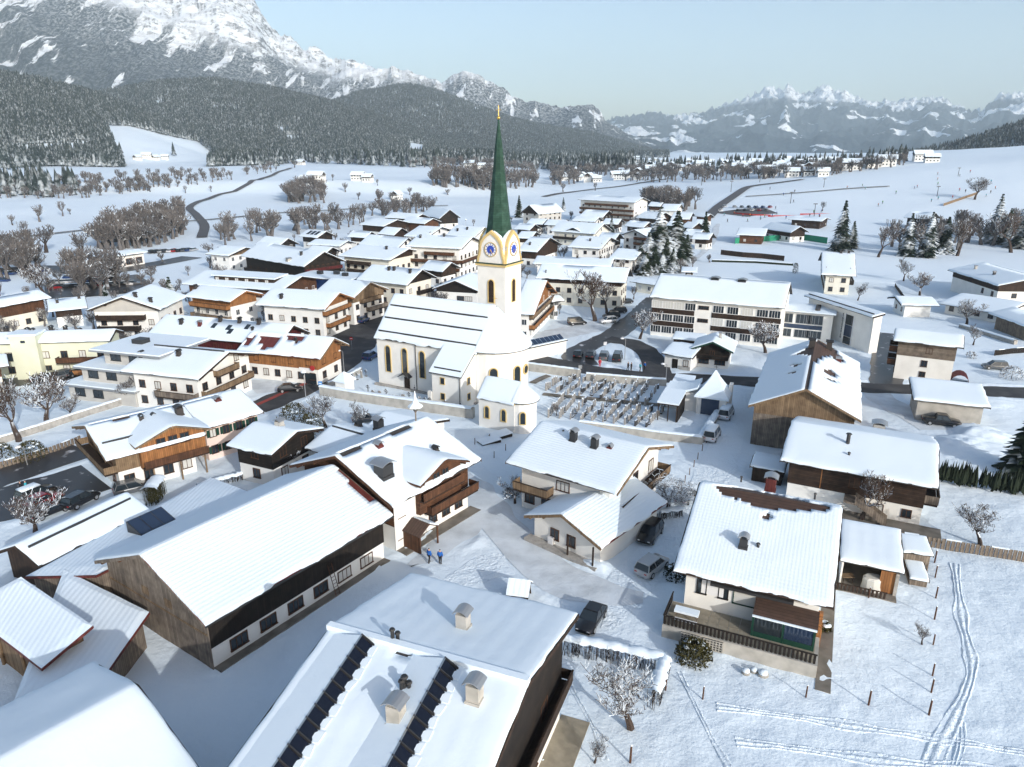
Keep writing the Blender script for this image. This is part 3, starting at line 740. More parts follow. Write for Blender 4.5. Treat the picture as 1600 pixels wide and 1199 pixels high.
m = MB(); m.box(-barn.L/2, barn.L/2, -barn.hw-.16, -barn.hw-.02, barn.he-.22, barn.he-.06); m.build('gutter', 'metal_dark', barn.root)
m = MB()
for sx in (-.25, .25): m.tube((sx, -.9, 0), (sx, 0, 3.2), .04, .04, 5)
for k in range(9): m.tube((-.25, -.9+.1*k, .3+.33*k), (.25, -.9+.1*k, .3+.33*k), .025, .025, 4)
lad = m.build('ladder', 'wood_brown'); lad.matrix_world = barn.M @ Matrix.Translation((2.8, -barn.vf-.1, .1))
tag(lad, 'brown wooden ladder leaning on the white lower wall of the long barn', 'ladder')

farm = eave_house('farmhouse', 'farmhouse joined to the long barn, brown wooden balconies and a bell turret on its ridge', (612,792), (752,718), (669,652), 2, 6.4, z0=0,
   upper='wood_brown_log', hs=3.0, oe=1.2, ov=1.3, ts=.24, res=.5, purlin='wood_brown', snow='snow', ridge_bare=(-.95, .55, .45), under='wood_brown',
   win={'F': [(1, 1.2, 1.0, 1.3, (-.5, -.35)), (3, .9, 1.2, 1.5, (-.1, .45)), (1, 3.8, 1.0, 1.2, (-.46, -.36)), (4, 3.7, 1.0, 1.3, (-.2, .5))], 'R': [(3, 1, 1, 1.2), (3, 3.8, 1, 1.2)]},
   chim=[(592,672,'k',1.0,1.5),(592,700,'r',.7,.5),(600,745,'k',1.5,1.6),(681,708,'b',.55,.6)])
m = MB(); lw = MB(); lw.box(-farm.uw-.03, -farm.uw+3.4, -farm.vf-.14, -farm.vf-.05, 0, farm.hwall-.3); lw.build('stair_wall', 'white', farm.root)
farm.balcony('F', 2.9, -.14, .52, 'wood_brown', 1.5, 1.0)
def cross_gable(H, a, w, z_e, out, slope, wallm, glassn=2, zlow=2.9, balc=None, ts=.22, name='cross_gable', ridge_to=0.0, under='wood_brown'):
    """a gabled bay on the front pitch: centre a along the ridge, width w, eave height z_e, front plane pushed out by `out` from the wall"""
    k = place(name, None, H.root); hw = w/2; tn = math.tan(math.radians(slope)); zr = z_e+hw*tn; vf = -(H.vf+out); vback = min(-.1, -(H.zr-zr)/H.tan) if zr < H.zr else ridge_to
    m = MB(); i = hw-.7; zi = zr-i*tn-.15
    m.extr([(a-i, vf+.9, zlow), (a+i, vf+.9, zlow), (a+i, vf+.9, zi), (a, vf+.9, zr-.15), (a-i, vf+.9, zi)], (0, -vf-.9+vback, 0)); m.build('bay_wall', wallm, k)
    m = MB(); t = .2
    q = [(a-hw, z_e), (a, zr), (a+hw, z_e), (a+hw, z_e-t), (a, zr-t), (a-hw, z_e-t)]
    m.extr([(x, vf, z) for x, z in q], (0, vback-vf, 0)); m.build('bay_roof', under, k)
    n = 12; rows = []
    for yy in np.r_[vf-.02, vf+.12, np.linspace(vf+.5, vback-.02, 10)]:
        row = []
        for x in np.r_[-hw-.04, -hw+.12, np.linspace(-hw+.4, hw-.4, n), hw-.12, hw+.04]:
            e = min(hw+.06-abs(x), yy-vf+.04)
            row.append((a+x, yy, zr-math.sqrt(x*x+.02)*tn+ts*(.35+.65*min(1, e/.35))+.04*float(vnoise(np.array(x*.9+a), np.array(yy*.9), 3))))
        rows.append(row)
    m = MB(); m.rings(rows, 0, close=False, cap=False); m.build('bay_snow', 'snow', k, smooth=True)
    for j in range(glassn):
        x = a+(j-(glassn-1)/2)*1.5; o = place('window', window_mesh(1.0, 1.2, H.frame, 1), k, (x, vf+.88, z_e-1.1)); place('pane', pane_mesh(1.0, 1.2, 'glass'), o)
    if balc:
        zb, d = balc; b = place('balcony', None, k, (a, vf+.88, zb))
        m = MB(); m.box(-i, i, -d, 0, -.15, 0); m.build('balcony_floor', 'wood_dark', b)
        m = MB(); m.box(-i, i, -d-.06, -d, .05, 1); m.build('railing', 'wood_brown', b)
    for x in (a, a-i, a+i):
        m = MB(); z = zr-abs(x-a)*tn-.2; m.box(x-.1, x+.1, vf+.12, vf+1, z-.26, z); m.build('purlin', under, k)
    return k
cross_gable(farm, .6, 8.4, 7.3, 1.7, 22, 'wood_brown_log', 2, 3.2, (5.0, .6))
# entrance porch of the farmhouse
p = farm.local(648,845,2.6)
pc = place('porch', None, farm.root, (-farm.uw+2.6, -farm.vf, 0))
m = MB(); m.extr([(-1.6, 0, 2.2), (0, 0, 3.1), (1.6, 0, 2.2), (1.6, 0, 2.1), (0, 0, 3.0), (-1.6, 0, 2.1)], (0, -2.8, 0)); m.build('porch_roof', 'roof_brown', pc)
m = MB(); m.extr([(.15, -.3, 3.04), (1.55, -.3, 2.24), (1.55, -.3, 2.42), (.15, -.3, 3.2)], (0, -2.4, 0)); m.build('porch_snow', 'snow', pc)
for sx in (-1.4, 1.4):
    m = MB(); m.box(sx-.08, sx+.08, -2.7, -2.54, 0, 2.2); m.build('post', 'wood_brown', pc)
m = MB(); m.box(-1.45, -1.35, -2.6, 0, 0, 2.1); m.build('porch_wall', 'wood_brown', pc)
m = MB(); m.box(-.5, .5, -.1, 0, 0, 2.1); m.build('door', 'wood_dark', farm.root, loc=(-farm.uw+2.6, -farm.vf-.15, 0))
m = MB(); m.box(-farm.uw, farm.uw+.5, -farm.vf-1.7, -farm.vf, -.05, .1); m.build('footing', 'paving', farm.root)
# bell turret with shingled hood
b0 = farm.local(641,650,farm.zr); bt = place('bell_turret', None, farm.root, (min(farm.L/2-2.2, b0.x), 0, farm.zr))
m = MB(); m.tube((0,0,-.3), (0,0,1.4), .11, .09, 6); m.build('post', 'wood_grey', bt)
m = MB()
for k in range(4): a = k*PI/2+.5; m.tube((0,0,1.2), (.45*math.cos(a), .45*math.sin(a), 2.1), .06, .05, 5)
m.build('bracket', 'wood_grey', bt)
m = MB(); m.rings([[(r*math.cos(2*PI*i/8), r*math.sin(2*PI*i/8), z) for i in range(8)] for r, z in ((.95, 2.05), (.9, 2.2), (.45, 2.5), (.22, 3.0), (.12, 3.6), (.03, 4.1))]); m.build('hood', 'snow', bt)
m = MB(); m.tube((0,0,4.0), (0,0,4.9), .03, .02, 5); m.rings([[(.12*math.cos(2*PI*i/8)*q, .12*math.sin(2*PI*i/8)*q, 4.5+z) for i in range(8)] for q, z in ((.1,-.12),(1,0),(.1,.12))]); m.build('finial', 'metal_dark', bt)
m = MB(); m.rings([[(r*math.cos(2*PI*i/8), r*math.sin(2*PI*i/8), z) for i in range(8)] for r, z in ((.28, 1.55), (.22, 1.7), (.1, 1.95))]); m.build('bell', 'metal_dark', bt)

# the left sheds
sh1 = eave_house('shed', 'low shed with a dark snow guard line beside the parked cars, left of the barn', (60,885), (234,797), (24,852), 1, 3.2, z0=0, cat='shed', smin=10, smax=24, wall='wood_dark', oe=.6, ov=.5, ts=.26, res=.6, win={}, guards=(.35,), purlin=None)
def slab(name, label, cat, corners, z, thick=.3, mat='snow_ribbed', edge='roof_red', wall='wood_grey', inset=.7, zlow=None, posts=None, res=.8, ts=.18, group=None):
    """a single-pitch roof over the quadrilateral corners (pixel, height), walls under it"""
    P = [un(px, py, h) for px, py, h in corners]; c = sum(P, Vector())/len(P); c.z = 0
    T = thing(name, label, cat, c, 0, group); Q = [p-c for p in P]
    m = MB(); m.extr([q-Vector((0,0,.22)) for q in Q], (0, 0, .22)); m.build('roof', edge, T)
    n = 14; rows = []
    for i in range(n+1):
        row = []
        for j in range(n+1):
            a, b = i/n, j/n; a = min(max(a, .004), .996); b = min(max(b, .004), .996)
            p = Q[0]*(1-a)*(1-b)+Q[1]*a*(1-b)+Q[2]*a*b+Q[3]*(1-a)*b
            e = min(a, 1-a, b, 1-b); row.append((p.x, p.y, p.z+(.02 if e < .01 else ts)+.05*float(vnoise(np.array(p.x*.6), np.array(p.y*.6), 5))))
        rows.append(row)
    m = MB(); m.rings(rows, 0, close=False, cap=False); m.build('roof_snow', mat, T, smooth=False)
    if wall:
        ctr = sum(Q, Vector())/len(Q); W_ = []
        for q in Q:
            d = ctr-q; d.z = 0; l = d.length; W_.append(q+d*(inset/l))
        m = MB(); lo = [Vector((w.x, w.y, -.4)) for w in W_]; hi = [Vector((w.x, w.y, w.z-.25)) for w in W_]; k = len(Q)
        m.add(lo+hi, [(i, (i+1) % k, k+(i+1) % k, k+i) for i in range(k)]+[tuple(range(k, 2*k))]); m.build('wall', wall, T)
    if posts:
        for a, b in posts:
            q = Q[a].lerp(Q[(a+1) % len(Q)], b); d = ctr-q if wall else -q; d.z = 0; q = q+d.normalized()*.3
            m = MB(); m.box(q.x-.1, q.x+.1, q.y-.1, q.y+.1, -.3, q.z-.2); m.build('post', 'wood_tan', T)
    return T, Q, c
slab('shed', 'long low snowy shed along the back of the long barn', 'shed', [(38,902,3.0),(330,746,3.0),(405,774,4.2),(150,900,4.2)], 0, edge='roof_red')
hp = thing('roof_window', 'tilted dark glass hatch on red tiles, on the low shed behind the barn', 'roof window', un(238,820,3.9), math.radians(58))
m = MB(); m.add([(-2, -1.3, .0), (2, -1.3, .0), (2, 1.3, .9), (-2, 1.3, .9), (-2, -1.3, -.5), (2, -1.3, -.5), (2, 1.3, -.5), (-2, 1.3, -.5)], [(0,4,5,1), (1,5,6,2), (2,6,7,3), (3,7,4,0), (0,1,2,3)]); m.build('casing', 'metal_dark', hp)
for k in range(3):
    x = -1.9+k*1.3; m = MB(); m.add([(x, -1.2, .05), (x+1.2, -1.2, .05), (x+1.2, 1.2, .89), (x, 1.2, .89)], [(0,1,2,3)]); m.build('pane', 'glass_blue', hp)
slab('shed', 'low ribbed shed with red metal edge before the grey barn gable', 'shed', [(20,1100,2.6),(100,890,3.8),(234,957,3.4),(168,1050,2.6)], 0, edge='roof_red', posts=None)
slab('open_barn', 'open fronted shed with wooden posts and a red fascia at the left picture edge', 'shed', [(-60,950,3.4),(33,902,5.2),(146,978,5.0),(65,1046,3.6)], 0, edge='roof_red', wall='wood_tan', inset=1.4, posts=[(3, .25), (3, .6), (3, .95)])
# ------------------------------------------------------------ houses right of the lane
rb = eave_house('chalet', 'white house with terrace, conservatory and a bare brown tile patch below its ridge', (1052,891), (1302,950), (1093,755), 1, 5.4, z0=0,
   wall='white', oe=1.3, ov=1.0, snow='snow_tiles', ts=.2, res=.33, hb=2.6, roofm='roof_brown', purlin='wood_dark', frame='wood_black', hole_noise=.9,
   patch=[[(1114,760),(1150,762),(1200,771),(1250,782),(1297,793),(1288,801),(1240,801),(1200,799),(1165,789),(1132,778)], [(1190,806),(1202,804),(1206,812),(1192,814)]], win={},
   chim=[(1161,857,'k',.7,1.1),(1184,858,'p',.5,.5),(1203,768,'r',1.0,1.6),(1158,752,'p',.4,.5),(1273,779,'p',.4,.5)])
T = rb.root
for a, w, gl in ((-.37, .75, 'glass'), (-.20, .75, 'glass')): rb.add_window('F', a*2*rb.uw, 2.9, w, 1.5, 0, 'wood_black', gl)
m = MB(); m.box(-.285*2*rb.uw-1.0, -.285*2*rb.uw+1.0, -rb.vf-.07, -rb.vf-.02, 2.95, 4.35); m.build('roller_shutter', 'metal_white', T)
rb.add_window('F', -.03*2*rb.uw, 2.75, 2.0, 1.5, 0, 'green_dark')
m = MB(); m.extr([(-.30*2*rb.uw, -rb.vf-.05, 4.85), (-.30*2*rb.uw, -rb.vf-.75, 4.6), (-.30*2*rb.uw, -rb.vf-.75, 4.35), (-.30*2*rb.uw, -rb.vf-.05, 4.6)], (.62*2*rb.uw, 0, 0)); m.build('awning', 'metal_dark', T)
# raised terrace with slabs
fw, fd = 2*rb.uw+1.4, 4.0; ft = 1.3
m = MB(); m.box(-rb.uw-1.1, rb.uw+.4, -rb.vf-fd, -rb.vf, -.4, ft-.03); tr = m.build('terrace', 'concrete', T)
slabm = cached('slab', lambda: (lambda q: (q.box(0, .86, 0, .86, 0, .03), q.mesh('paving_slab', ['tile_patio']))[1])(MB()))
x = -rb.uw-1.0
while x < rb.uw+.2-.8:
    y = -rb.vf-fd+.3
    while y < -rb.vf-.8: place('paving_slab', slabm, tr, (x, y, ft-.03)); y += .9
    x += .9
def railing(parent, p0, p1, z, mat='wood_black', h=1.0, n=None):
    d = Vector(p1)-Vector(p0); L = d.length; k = place('terrace_railing', None, parent, (*p0, z), math.atan2(d.y, d.x))
    n = n or int(L/.33)
    bm_ = cached(('rail', mat, h), lambda: (lambda q: (q.box(0, .2, -.02, .02, .08, h-.06), q.mesh('board', [mat]))[1])(MB()))
    for i in range(n): place('board', bm_, k, (i*L/n+.05, 0, 0))
    m = MB(); m.box(0, L, -.06, .06, h-.06, h+.02); m.build('handrail', mat, k)
    return k
yb = -rb.vf-fd+.05
railing(T, Vector((-rb.uw-1.05, yb)), Vector((rb.uw+.3, yb)), ft)
railing(T, Vector((-rb.uw-1.05, -rb.vf)), Vector((-rb.uw-1.05, yb)), ft)
# concrete screen blocks under the terrace
for bx in (-rb.uw+.6, -rb.uw+2.6):
    k = place('block_screen', None, T, (bx, yb-.03, .1))
    m = MB(); m.box(0, 1.7, -.12, -.05, 0, 1.05); m.build('screen_back', 'metal_dark', k)
    for i in range(7): m = MB(); m.box(i*.27, i*.27+.08, -.2, -.04, 0, 1.05); m.build('upright', 'concrete', k)
    for j in range(5): m = MB(); m.box(0, 1.7, -.19, -.05, j*.24, j*.24+.07); m.build('course', 'concrete', k)
# conservatory at the right end
k = place('conservatory', None, T, (rb.uw-2.6, -rb.vf, ft))
m = MB(); m.extr([(-2.6, -.05, 2.6), (-2.6, -2.3, 2.1), (-2.6, -2.3, 2.0), (-2.6, -.05, 2.5)], (5.3, 0, 0)); m.build('conservatory_roof', 'roof_brown', k)
for xx in (-2.5, 0, 2.5):
    m = MB(); m.box(xx-.09, xx+.09, -2.25, -2.1, 0, 2.05); m.build('post', 'green_dark', k)
for xx in (-2.4, .1):
    m = MB(); m.box(xx, xx+2.3, -2.2, -2.16, .5, 1.95); m.build('pane', 'glass_blue' if xx > 0 else 'glass', k)
    m = MB(); m.box(xx, xx+2.3, -2.24, -2.12, .0, .5); m.build('panel', 'green_dark', k)
m = MB(); m.box(2.45, 2.55, -2.15, 0, 0, 2.1); m.build('side_pane', 'glass', k)
m = MB(); m.box(-2.6, 2.65, -2.36, -2.2, 2.02, 2.16); m.build('snow_edge', 'snow', k)
# table with snow on the terrace
t = thing('terrace_table', 'snow capped garden table on the terrace of the white house', 'table', rb.M @ Vector((-rb.uw+.7, -rb.vf-2.3, ft)), rb.root.rotation_euler.z)
m = MB(); m.box(-1.1, 1.1, -.45, .45, .68, .74); m.build('table_top', 'wood_grey', t)
m = MB(); m.box(-1.08, 1.08, -.43, .43, .74, .95); m.build('snow_cap', 'snow', t)
for sx in (-1, .9):
    for sy in (-.35, .3): m = MB(); m.box(sx, sx+.08, sy, sy+.08, 0, .68); m.build('leg', 'wood_grey', t)
b = thing('bench', 'snowy slatted bench beside the terrace table of the white house', 'bench', rb.M @ Vector((-rb.uw+.8, -rb.vf-3.2, ft)), rb.root.rotation_euler.z)
for j in range(3): m = MB(); m.box(-1, 1, -.2+.14*j, -.1+.14*j, .42, .47); m.build('slat', 'metal_white', b)
for sx in (-.9, .82): m = MB(); m.box(sx, sx+.08, -.2, .2, 0, .42); m.build('leg', 'metal_dark', b)
# path right of the white house
m = MB(); m.box(rb.uw+.4, rb.uw+1.6, -rb.vf-5.4, rb.vb*.2, -.03, .09); m.build('path', 'paving', T)
m = MB(); random.seed(4)
for i in range(8):
    m.box(rb.uw+.02, rb.uw+.5, -rb.vf+.3+i*.33, -rb.vf+.6+i*.33, .1, 2.0+random.uniform(-.2, .2))
o = m.build('firewood_stack', 'wood_orange'); o.matrix_world = rb.M; tag(o, 'orange brown firewood stacked against the right side wall of the white house', 'firewood'); o['kind'] = 'thing'
# annex with open terrace
an = eave_house('annex', 'flat snowy roofed open garden room right of the white house', (1312,874.5), (1413,895), (1316,812.6), 1, 3.0, z0=0, cat='garden room', slope=7, mono=True, walls=False, oe=.3, ov=.3, snow='snow_seams', ts=.2, res=.5, win={})
T = an.root
m = MB(); m.box(-an.uw, an.uw, -2.2, -.1, -.3, 2.7); m.build('wall', 'white', T)
m = MB(); m.box(-an.uw, -an.uw+.15, -an.vf, -2, -.3, 2.6); m.build('side_wall', 'white', T)
m = MB(); m.box(-an.uw-.3, an.uw, -an.vf-1.2, -2.2, -.3, .15); m.build('deck', 'paving', T)
m = MB(); m.box(an.uw-1.6, an.uw-.3, -an.vf-.04, -an.vf+.04, .2, 2.6); m.build('lattice_screen', 'wood_orange', T)
m = MB(); m.box(an.uw-.3, an.uw, -an.vf-.2, -2.2, -.3, 2.6); m.build('stone_pier', 'stone', T)
rl = railing(T, Vector((-an.uw-.3, -an.vf-1.2)), Vector((an.uw-.9, -an.vf-1.2)), .1, 'wood_dark', .8)
o = thing('covered_furniture', 'garden furniture under a pale cloth cover in the open garden room', 'covered furniture', an.M @ Vector((.4, -an.vf+.3, .15)))
m = MB(); m.rings([[(r*math.cos(2*PI*i/10)*(1.25 if abs(math.cos(2*PI*i/10)) > .6 else 1)+random.uniform(-.05, .05), r*math.sin(2*PI*i/10)+random.uniform(-.05, .05), z) for i in range(10)] for r, z in ((.85, 0), (.8, .5), (.78, 1.2), (.6, 1.4))]); m.build('cover', 'curtain', o)
o = thing('garden_table', 'small wooden table with a bench in the open garden room', 'table', an.M @ Vector((-1.9, -an.vf+.6, .15)))
m = MB(); m.box(-.6, .6, -.4, .4, .7, .76); m.build('table_top', 'wood_tan', o)
for sx in (-.5, .45):
    for sy in (-.33, .28): m = MB(); m.box(sx, sx+.06, sy, sy+.06, 0, .7); m.build('leg', 'wood_dark', o)
an2 = eave_house('tool_shed', 'small snowy tool shed between the garden room and the plank fence', (1411,862), (1459,868), (1408,832), 1, 2.3, z0=0, cat='shed', slope=8, mono=True, wall='wood_grey', oe=.2, ov=.2, ts=.18, res=.5, win={})
an3 = eave_house('garden_box', 'low plank box with a snowy lid beside the tool shed', (1421,903), (1452,908), (1420,868), 1, .9, z0=0, cat='garden box', slope=5, mono=True, wall='wood_grey', oe=.1, ov=.1, ts=.15, res=.5, win={})
# wooden house on the right
wr = eave_house('wooden_house', 'dark log house with an outside stair and broad snowy roof behind the white house', (1219,719), (1467,764), (1236,660), 1, 5.6, z0=0,
   wall='white', upper='wood_dark_log', hs=2.3, oe=1.2, ov=1.1, ts=.26, res=.6, purlin='wood_brown', win={'F': [(1, 3.2, 1.0, 1.3, (-.1, 0.1)), (2, .8, .9, .9, (.1, .5))], 'L': [(2, 3.2, 1, 1.2)]}, chim=[(1324,696,'p',.9,1.5),(1326,714,'p',.5,.5),(1373,671,'w',1.4,.8)])
m = MB(); m.box(-.22*wr.L, -.22*wr.L+.1, -wr.vf-.12, -wr.vf-.03, 2.4, wr.hwall-.3); m.build('corner_post', 'wood_orange', wr.root)
wr.balcony('R', 2.6, -.45, .1, 'wood_grey', 1.5, 1.1)
k = place('outside_stair', None, wr.root, (0, 0, 0)); n = 11
for i in range(n):
    m = MB(); a = .02*wr.L+i*.33; z = 2.3-(i+1)*.2; m.box(a, a+.34, -wr.vf-2.3, -wr.vf-1.1, z-.05, z); m.build('step', 'wood_grey', k)
for sy in (-2.3, -1.1):
    m = MB(); a0 = .02*wr.L; m.extr([(a0, -wr.vf+sy, 2.2), (a0+n*.33, -wr.vf+sy, .0), (a0+n*.33, -wr.vf+sy, 1.0), (a0, -wr.vf+sy, 3.2)], (0, .06, 0)); m.build('stair_railing', 'wood_grey', k)
m = MB(); m.box(-.05*wr.L, .02*wr.L, -wr.vf-2.4, -wr.vf, 2.15, 2.3); m.build('landing', 'wood_grey', k)
m = MB(); m.box(-.1*wr.L, wr.uw+2.2, -wr.vf-3.2, -wr.vf, -.05, .1); m.build('terrace', 'paving', wr.root)
for E1, E2, R1, he, lb in (((1212,670), (1238,676), (1207,653), 2.6, 'small snowy lean-to at the left end of the dark log house'), ((1172,728), (1226,738), (1180,713), 2.2, 'low snowy outbuilding left of the dark log house, nearest the lane')):
    eave_house('outbuilding', lb, E1, E2, R1, 1, he, z0=0, cat='shed', slope=12, wall='wood_dark', oe=.3, ov=.3, ts=.22, res=.6, win={})
# second barn: plank gable to the viewer
b2 = gable_house('barn', 'large barn with weathered plank gable and brown tiles showing through its snow, by the road', (1169,634), (1346,658), 31.0, 6.2, 25.5, z0=0, cat='barn', wall='wood_tan', oe=.8, ov=.8, ts=.22, res=.55, roofm='roof_brown', win={}, purlin='wood_tan', under='wood_tan', hole_noise=1.0,
   patch=[[(1276,532),(1300,540),(1318,566),(1308,568),(1296,556),(1284,562),(1268,570)], [(1283,530),(1262,545),(1236,558),(1258,556),(1274,562)], [(1280,576),(1296,578),(1312,590),(1296,590)], [(1282,588),(1296,592),(1312,598),(1300,599)], [(1233,572),(1250,568),(1252,571),(1240,576)], [(1230,583),(1248,580),(1246,584),(1232,586)]],
   ridge_bare=(-1, .2, .3), chim=[(1268,543,'b',.9,1.3),(1295,546,'b',.9,1.3),(1310,566,'r',.7,.6)])
m = MB(); m.extr([(-b2.uw-.1, -b2.vf, -.3), (-b2.uw-.1, b2.vb, -.3), (-b2.uw-.1, b2.vb, 5.0), (-b2.uw-.1, -b2.vf, 5.0)], (.06, 0, 0)); m.build('gable_boards', 'wood_grey', b2.root)
b3 = eave_house('garage', 'low concrete garage with a snow covered roof, behind the parked pick-up', (1427,624), (1548,637.6), (1424,590), 1, 3.6, z0=0, cat='garage', slope=9, mono=True, wall='concrete', oe=.5, ov=.8, ts=.3, res=.7, win={})
t3 = eave_house('house', 'narrow three storey house with log top floor by the road on the right', (1396,532), (1506,544), (1412.6,516.7), 1, 7.6, z0=0, wall='white', upper='wood_grey_log', hs=4.7, oe=.9, ov=1.0, ts=.3, res=.7, purlin='wood_tan',
   win={'F': [(1, 1.0, .9, .9, (-.1, .1)), (1, 3.0, .9, 1.1, (-.1, .1)), (1, 5.6, .9, 1.0, (-.05, .15))], 'L': [(2, 1, 1, 1.1), (2, 3.4, 1, 1.1)]}, balc=[('L', 2.6, -.4, .4, 'wood_brown', 1.4), ('L', 5.2, -.4, .4, 'wood_brown', 1.4)])
m = MB(); m.rings([[(t3.uw+1.6+1.6*math.cos(a), -t3.vf+1.0+y, 1.9*math.sin(a)) for a in np.linspace(0, PI, 9)] for y in (0, 4)], close=False, cap=False); m.build('vaulted_porch', 'wood_red', t3.root)
# chalet in the middle with its garage wing
mc = eave_house('chalet', 'chalet with wooden balconies and two dark chimneys, between the lane and the cemetery', (790,722), (964,772), (846,659), 1, 6.2, z0=0,
   wall='white', oe=1.3, ov=1.5, snow='snow_courses', ts=.22, res=.5, purlin='wood_tan', under='wood_tan', win={'F': [(2, 1.0, 1.2, 1.2, (-.5, -.1)), (1, 3.9, 1.6, 1.1, (-.12, .1))], 'R': [(3, 3.6, 1.2, 1.6), (2, 1, 1.2, 1.2)]}, chim=[(896,690,'k',.75,1.3),(929,701,'k',.75,1.3),(953,702,'r',.5,.3),(880,676,'p',.4,.2)],
   balc=[('F', 3.1, -.52, -.12, 'wood_tan', 1.5), ('R', 3.1, -.5, .5, 'wood_tan', 1.7)])
gw = gable_house('garage', 'white garage wing with snowy gable roof in front of the middle chalet', (819,806), (939,857), 13.5, 3.0, 21, z0=0, cat='garage', wall='white', oe=.7, ov=1.0, snow='snow_courses', ts=.2, res=.5, purlin='wood_tan', under='wood_tan', win={'L': [(2, 1.0, 1.0, 1.2, (-.3, .2))]}, roofm='roof_red')
m = MB(); m.box(-gw.L/2-.2, -gw.uw, -gw.vf-.2, gw.vb+.6, -.1, .35); m.build('low_wall', 'stone', gw.root)
m = MB(); m.box(-gw.uw-.35, -gw.uw-.02, 1.6, 2.3, .35, 1.2); m.build('heat_pump', 'metal_white', gw.root)
for yy in (-gw.vf+.3, -gw.vf+3.6):
    m = MB(); m.box(-gw.L/2+.1, -gw.L/2+.25, yy, yy+.15, 0, 2.6); m.build('post', 'wood_dark', gw.root)
# left: farmhouse L, pink wing, dark chalet, small roofs
lh = eave_house('farmhouse', 'old farmhouse with honey coloured balcony gable beside the wet road on the left', (165,720), (322,679), (132,666), 1, 5.4, z0=0, upper='wood_tan', hs=2.9, wall='white', oe=1.3, ov=1.4, ts=.24, res=.55, purlin='wood_tan', under='wood_tan', ridge_bare=(-.9, .95, .4), guards=(.62,), roofm='roof_brown',
   win={'F': [(4, .9, 1.1, 1.3)], 'L': [(3, .9, 1.1, 1.3), (3, 3.6, 1.1, 1.2)]}, chim=[(281,650,'b',.9,1.2),(222,659,'b',.5,.7),(241,657,'b',.5,.7)], balc=[('L', 2.9, -.5, .5, 'wood_tan', 1.5)])
cross_gable(lh, 2.0, 9.6, 6.2, 1.9, 20, 'wood_orange', 3, 2.7, (3.0, .9), under='wood_tan')
for a in (-1.0, 2.4, 5.6):
    m = MB(); m.box(a-.09, a+.09, -lh.vf-1.5, -lh.vf-1.32, 0, 3.0); m.build('post', 'wood_tan', lh.root)
pk = eave_house('house', 'pink plastered house with green shutters, adjoining the old farmhouse on the left', (318,671), (412,644), (375,609), 2, 5.2, z0=0, wall='pink', oe=.9, ov=.6, ts=.24, res=.6, shut='green_dark', ridge_bare=(-1, .2, .4), roofm='roof_brown', win={'F': [(4, .9, .8, 1.1), (4, 3.4, .8, 1.1)]}, chim=[(340,628,'r',.8,.5)])
dk = eave_house('chalet', 'small dark timber chalet with white ground floor behind the long barn', (353,696), (424,712), (465,675), 2, 5.2, z0=0, wall='white', upper='wood_black_log', hs=2.6, oe=1.0, ov=1.0, ts=.25, res=.55, purlin='wood_dark', chim=[(437,668,'w',.9,.9)])
sr = eave_house('house', 'low snowy roofed house just behind the farmhouse with the bell turret', (476,700), (548,722), (520,664), 1, 4.0, z0=0, wall='white', oe=.8, ov=.8, ts=.25, res=.6, win={}, guards=(.12,), chim=[(560,669,'b',.8,.7)])
eave_house('outbuilding', 'snowy roof tucked between the farmhouse bell turret and the churchyard wall', (566,672), (640,690), (604,650), 1, 3.2, z0=0, cat='shed', wall='white', oe=.6, ov=.6, ts=.22, res=.6, win={}, slope=14)
m = MB(); w0 = farm.M @ Vector((-farm.L/2+.2, farm.hb+.2, 0))
# well house near the lane
wh = thing('well_house', 'little roofed well with steep snowy top beside the snow lane', 'well house', un(812,938), math.radians(-12))
for sg in (-1, 1):
    m = MB(); m.add([(-1.1, 0, 2.3), (1.1, 0, 2.3), (1.1, sg*1.25, 1.35), (-1.1, sg*1.25, 1.35)], [(0,1,2,3)]); m.extr([(-1.1, 0, 2.2), (1.1, 0, 2.2), (1.1, sg*1.25, 1.25), (-1.1, sg*1.25, 1.25)], (0, 0, .22)); m.build('roof_snow', 'snow_ribbed', wh)
    m = MB(); m.extr([(-1.12, 0, 2.16), (1.12, 0, 2.16), (1.12, sg*1.28, 1.2), (-1.12, sg*1.28, 1.2)], (0, 0, .05)); m.build('roof', 'wood_dark', wh)
    for sy in (-1, 1): m = MB(); m.tube((sg*.85, sy*1.3, 0), (sg*.85, sy*.75, 1.7), .08, .08, 5); m.build('post', 'wood_dark', wh)
m = MB(); m.box(-.8, .8, -.7, .7, 0, .8); m.build('trough', 'wood_black', wh)
# ------------------------------------------------------------ church
nave = eave_house('church', 'white parish church with steep snowy nave roof, clock tower and tall green spire', (584,527), (745,553), (616,459), 1, 9.2, z0=0, cat='church', smin=40, smax=54, wall='white', oe=.45, ov=.25, ts=.3, res=.8, win={}, under='copper', guards=(.30, .58, .88))
T = nave.root; LN = nave.L
def arch_mesh(w, h, fr, depth=.12, t=.16):
    def fn():
        n = 10; r = w/2
        inn = [(-r, 0), (r, 0)]+[(r*math.cos(a), h-r+r*math.sin(a)) for a in np.linspace(0, PI, n)]
        out = [(-r-t, -t*.6), (r+t, -t*.6)]+[((r+t)*math.cos(a), h-r+(r+t)*math.sin(a)) for a in np.linspace(0, PI, n)]
        m = MB(); k = len(inn)
        A = [(x, -depth, z) for x, z in inn]+[(x, -depth, z) for x, z in out]+[(x, .02, z) for x, z in out]+[(x, .02, z) for x, z in inn]
        f = []
        for i in range(k):
            j = (i+1) % k; f += [(i, j, k+j, k+i), (k+i, k+j, 2*k+j, 2*k+i), (3*k+i, 3*k+j, j, i)]
        m.add(A, f); return m.mesh('window', [fr])
    return cached(('arch', w, h, fr), fn)
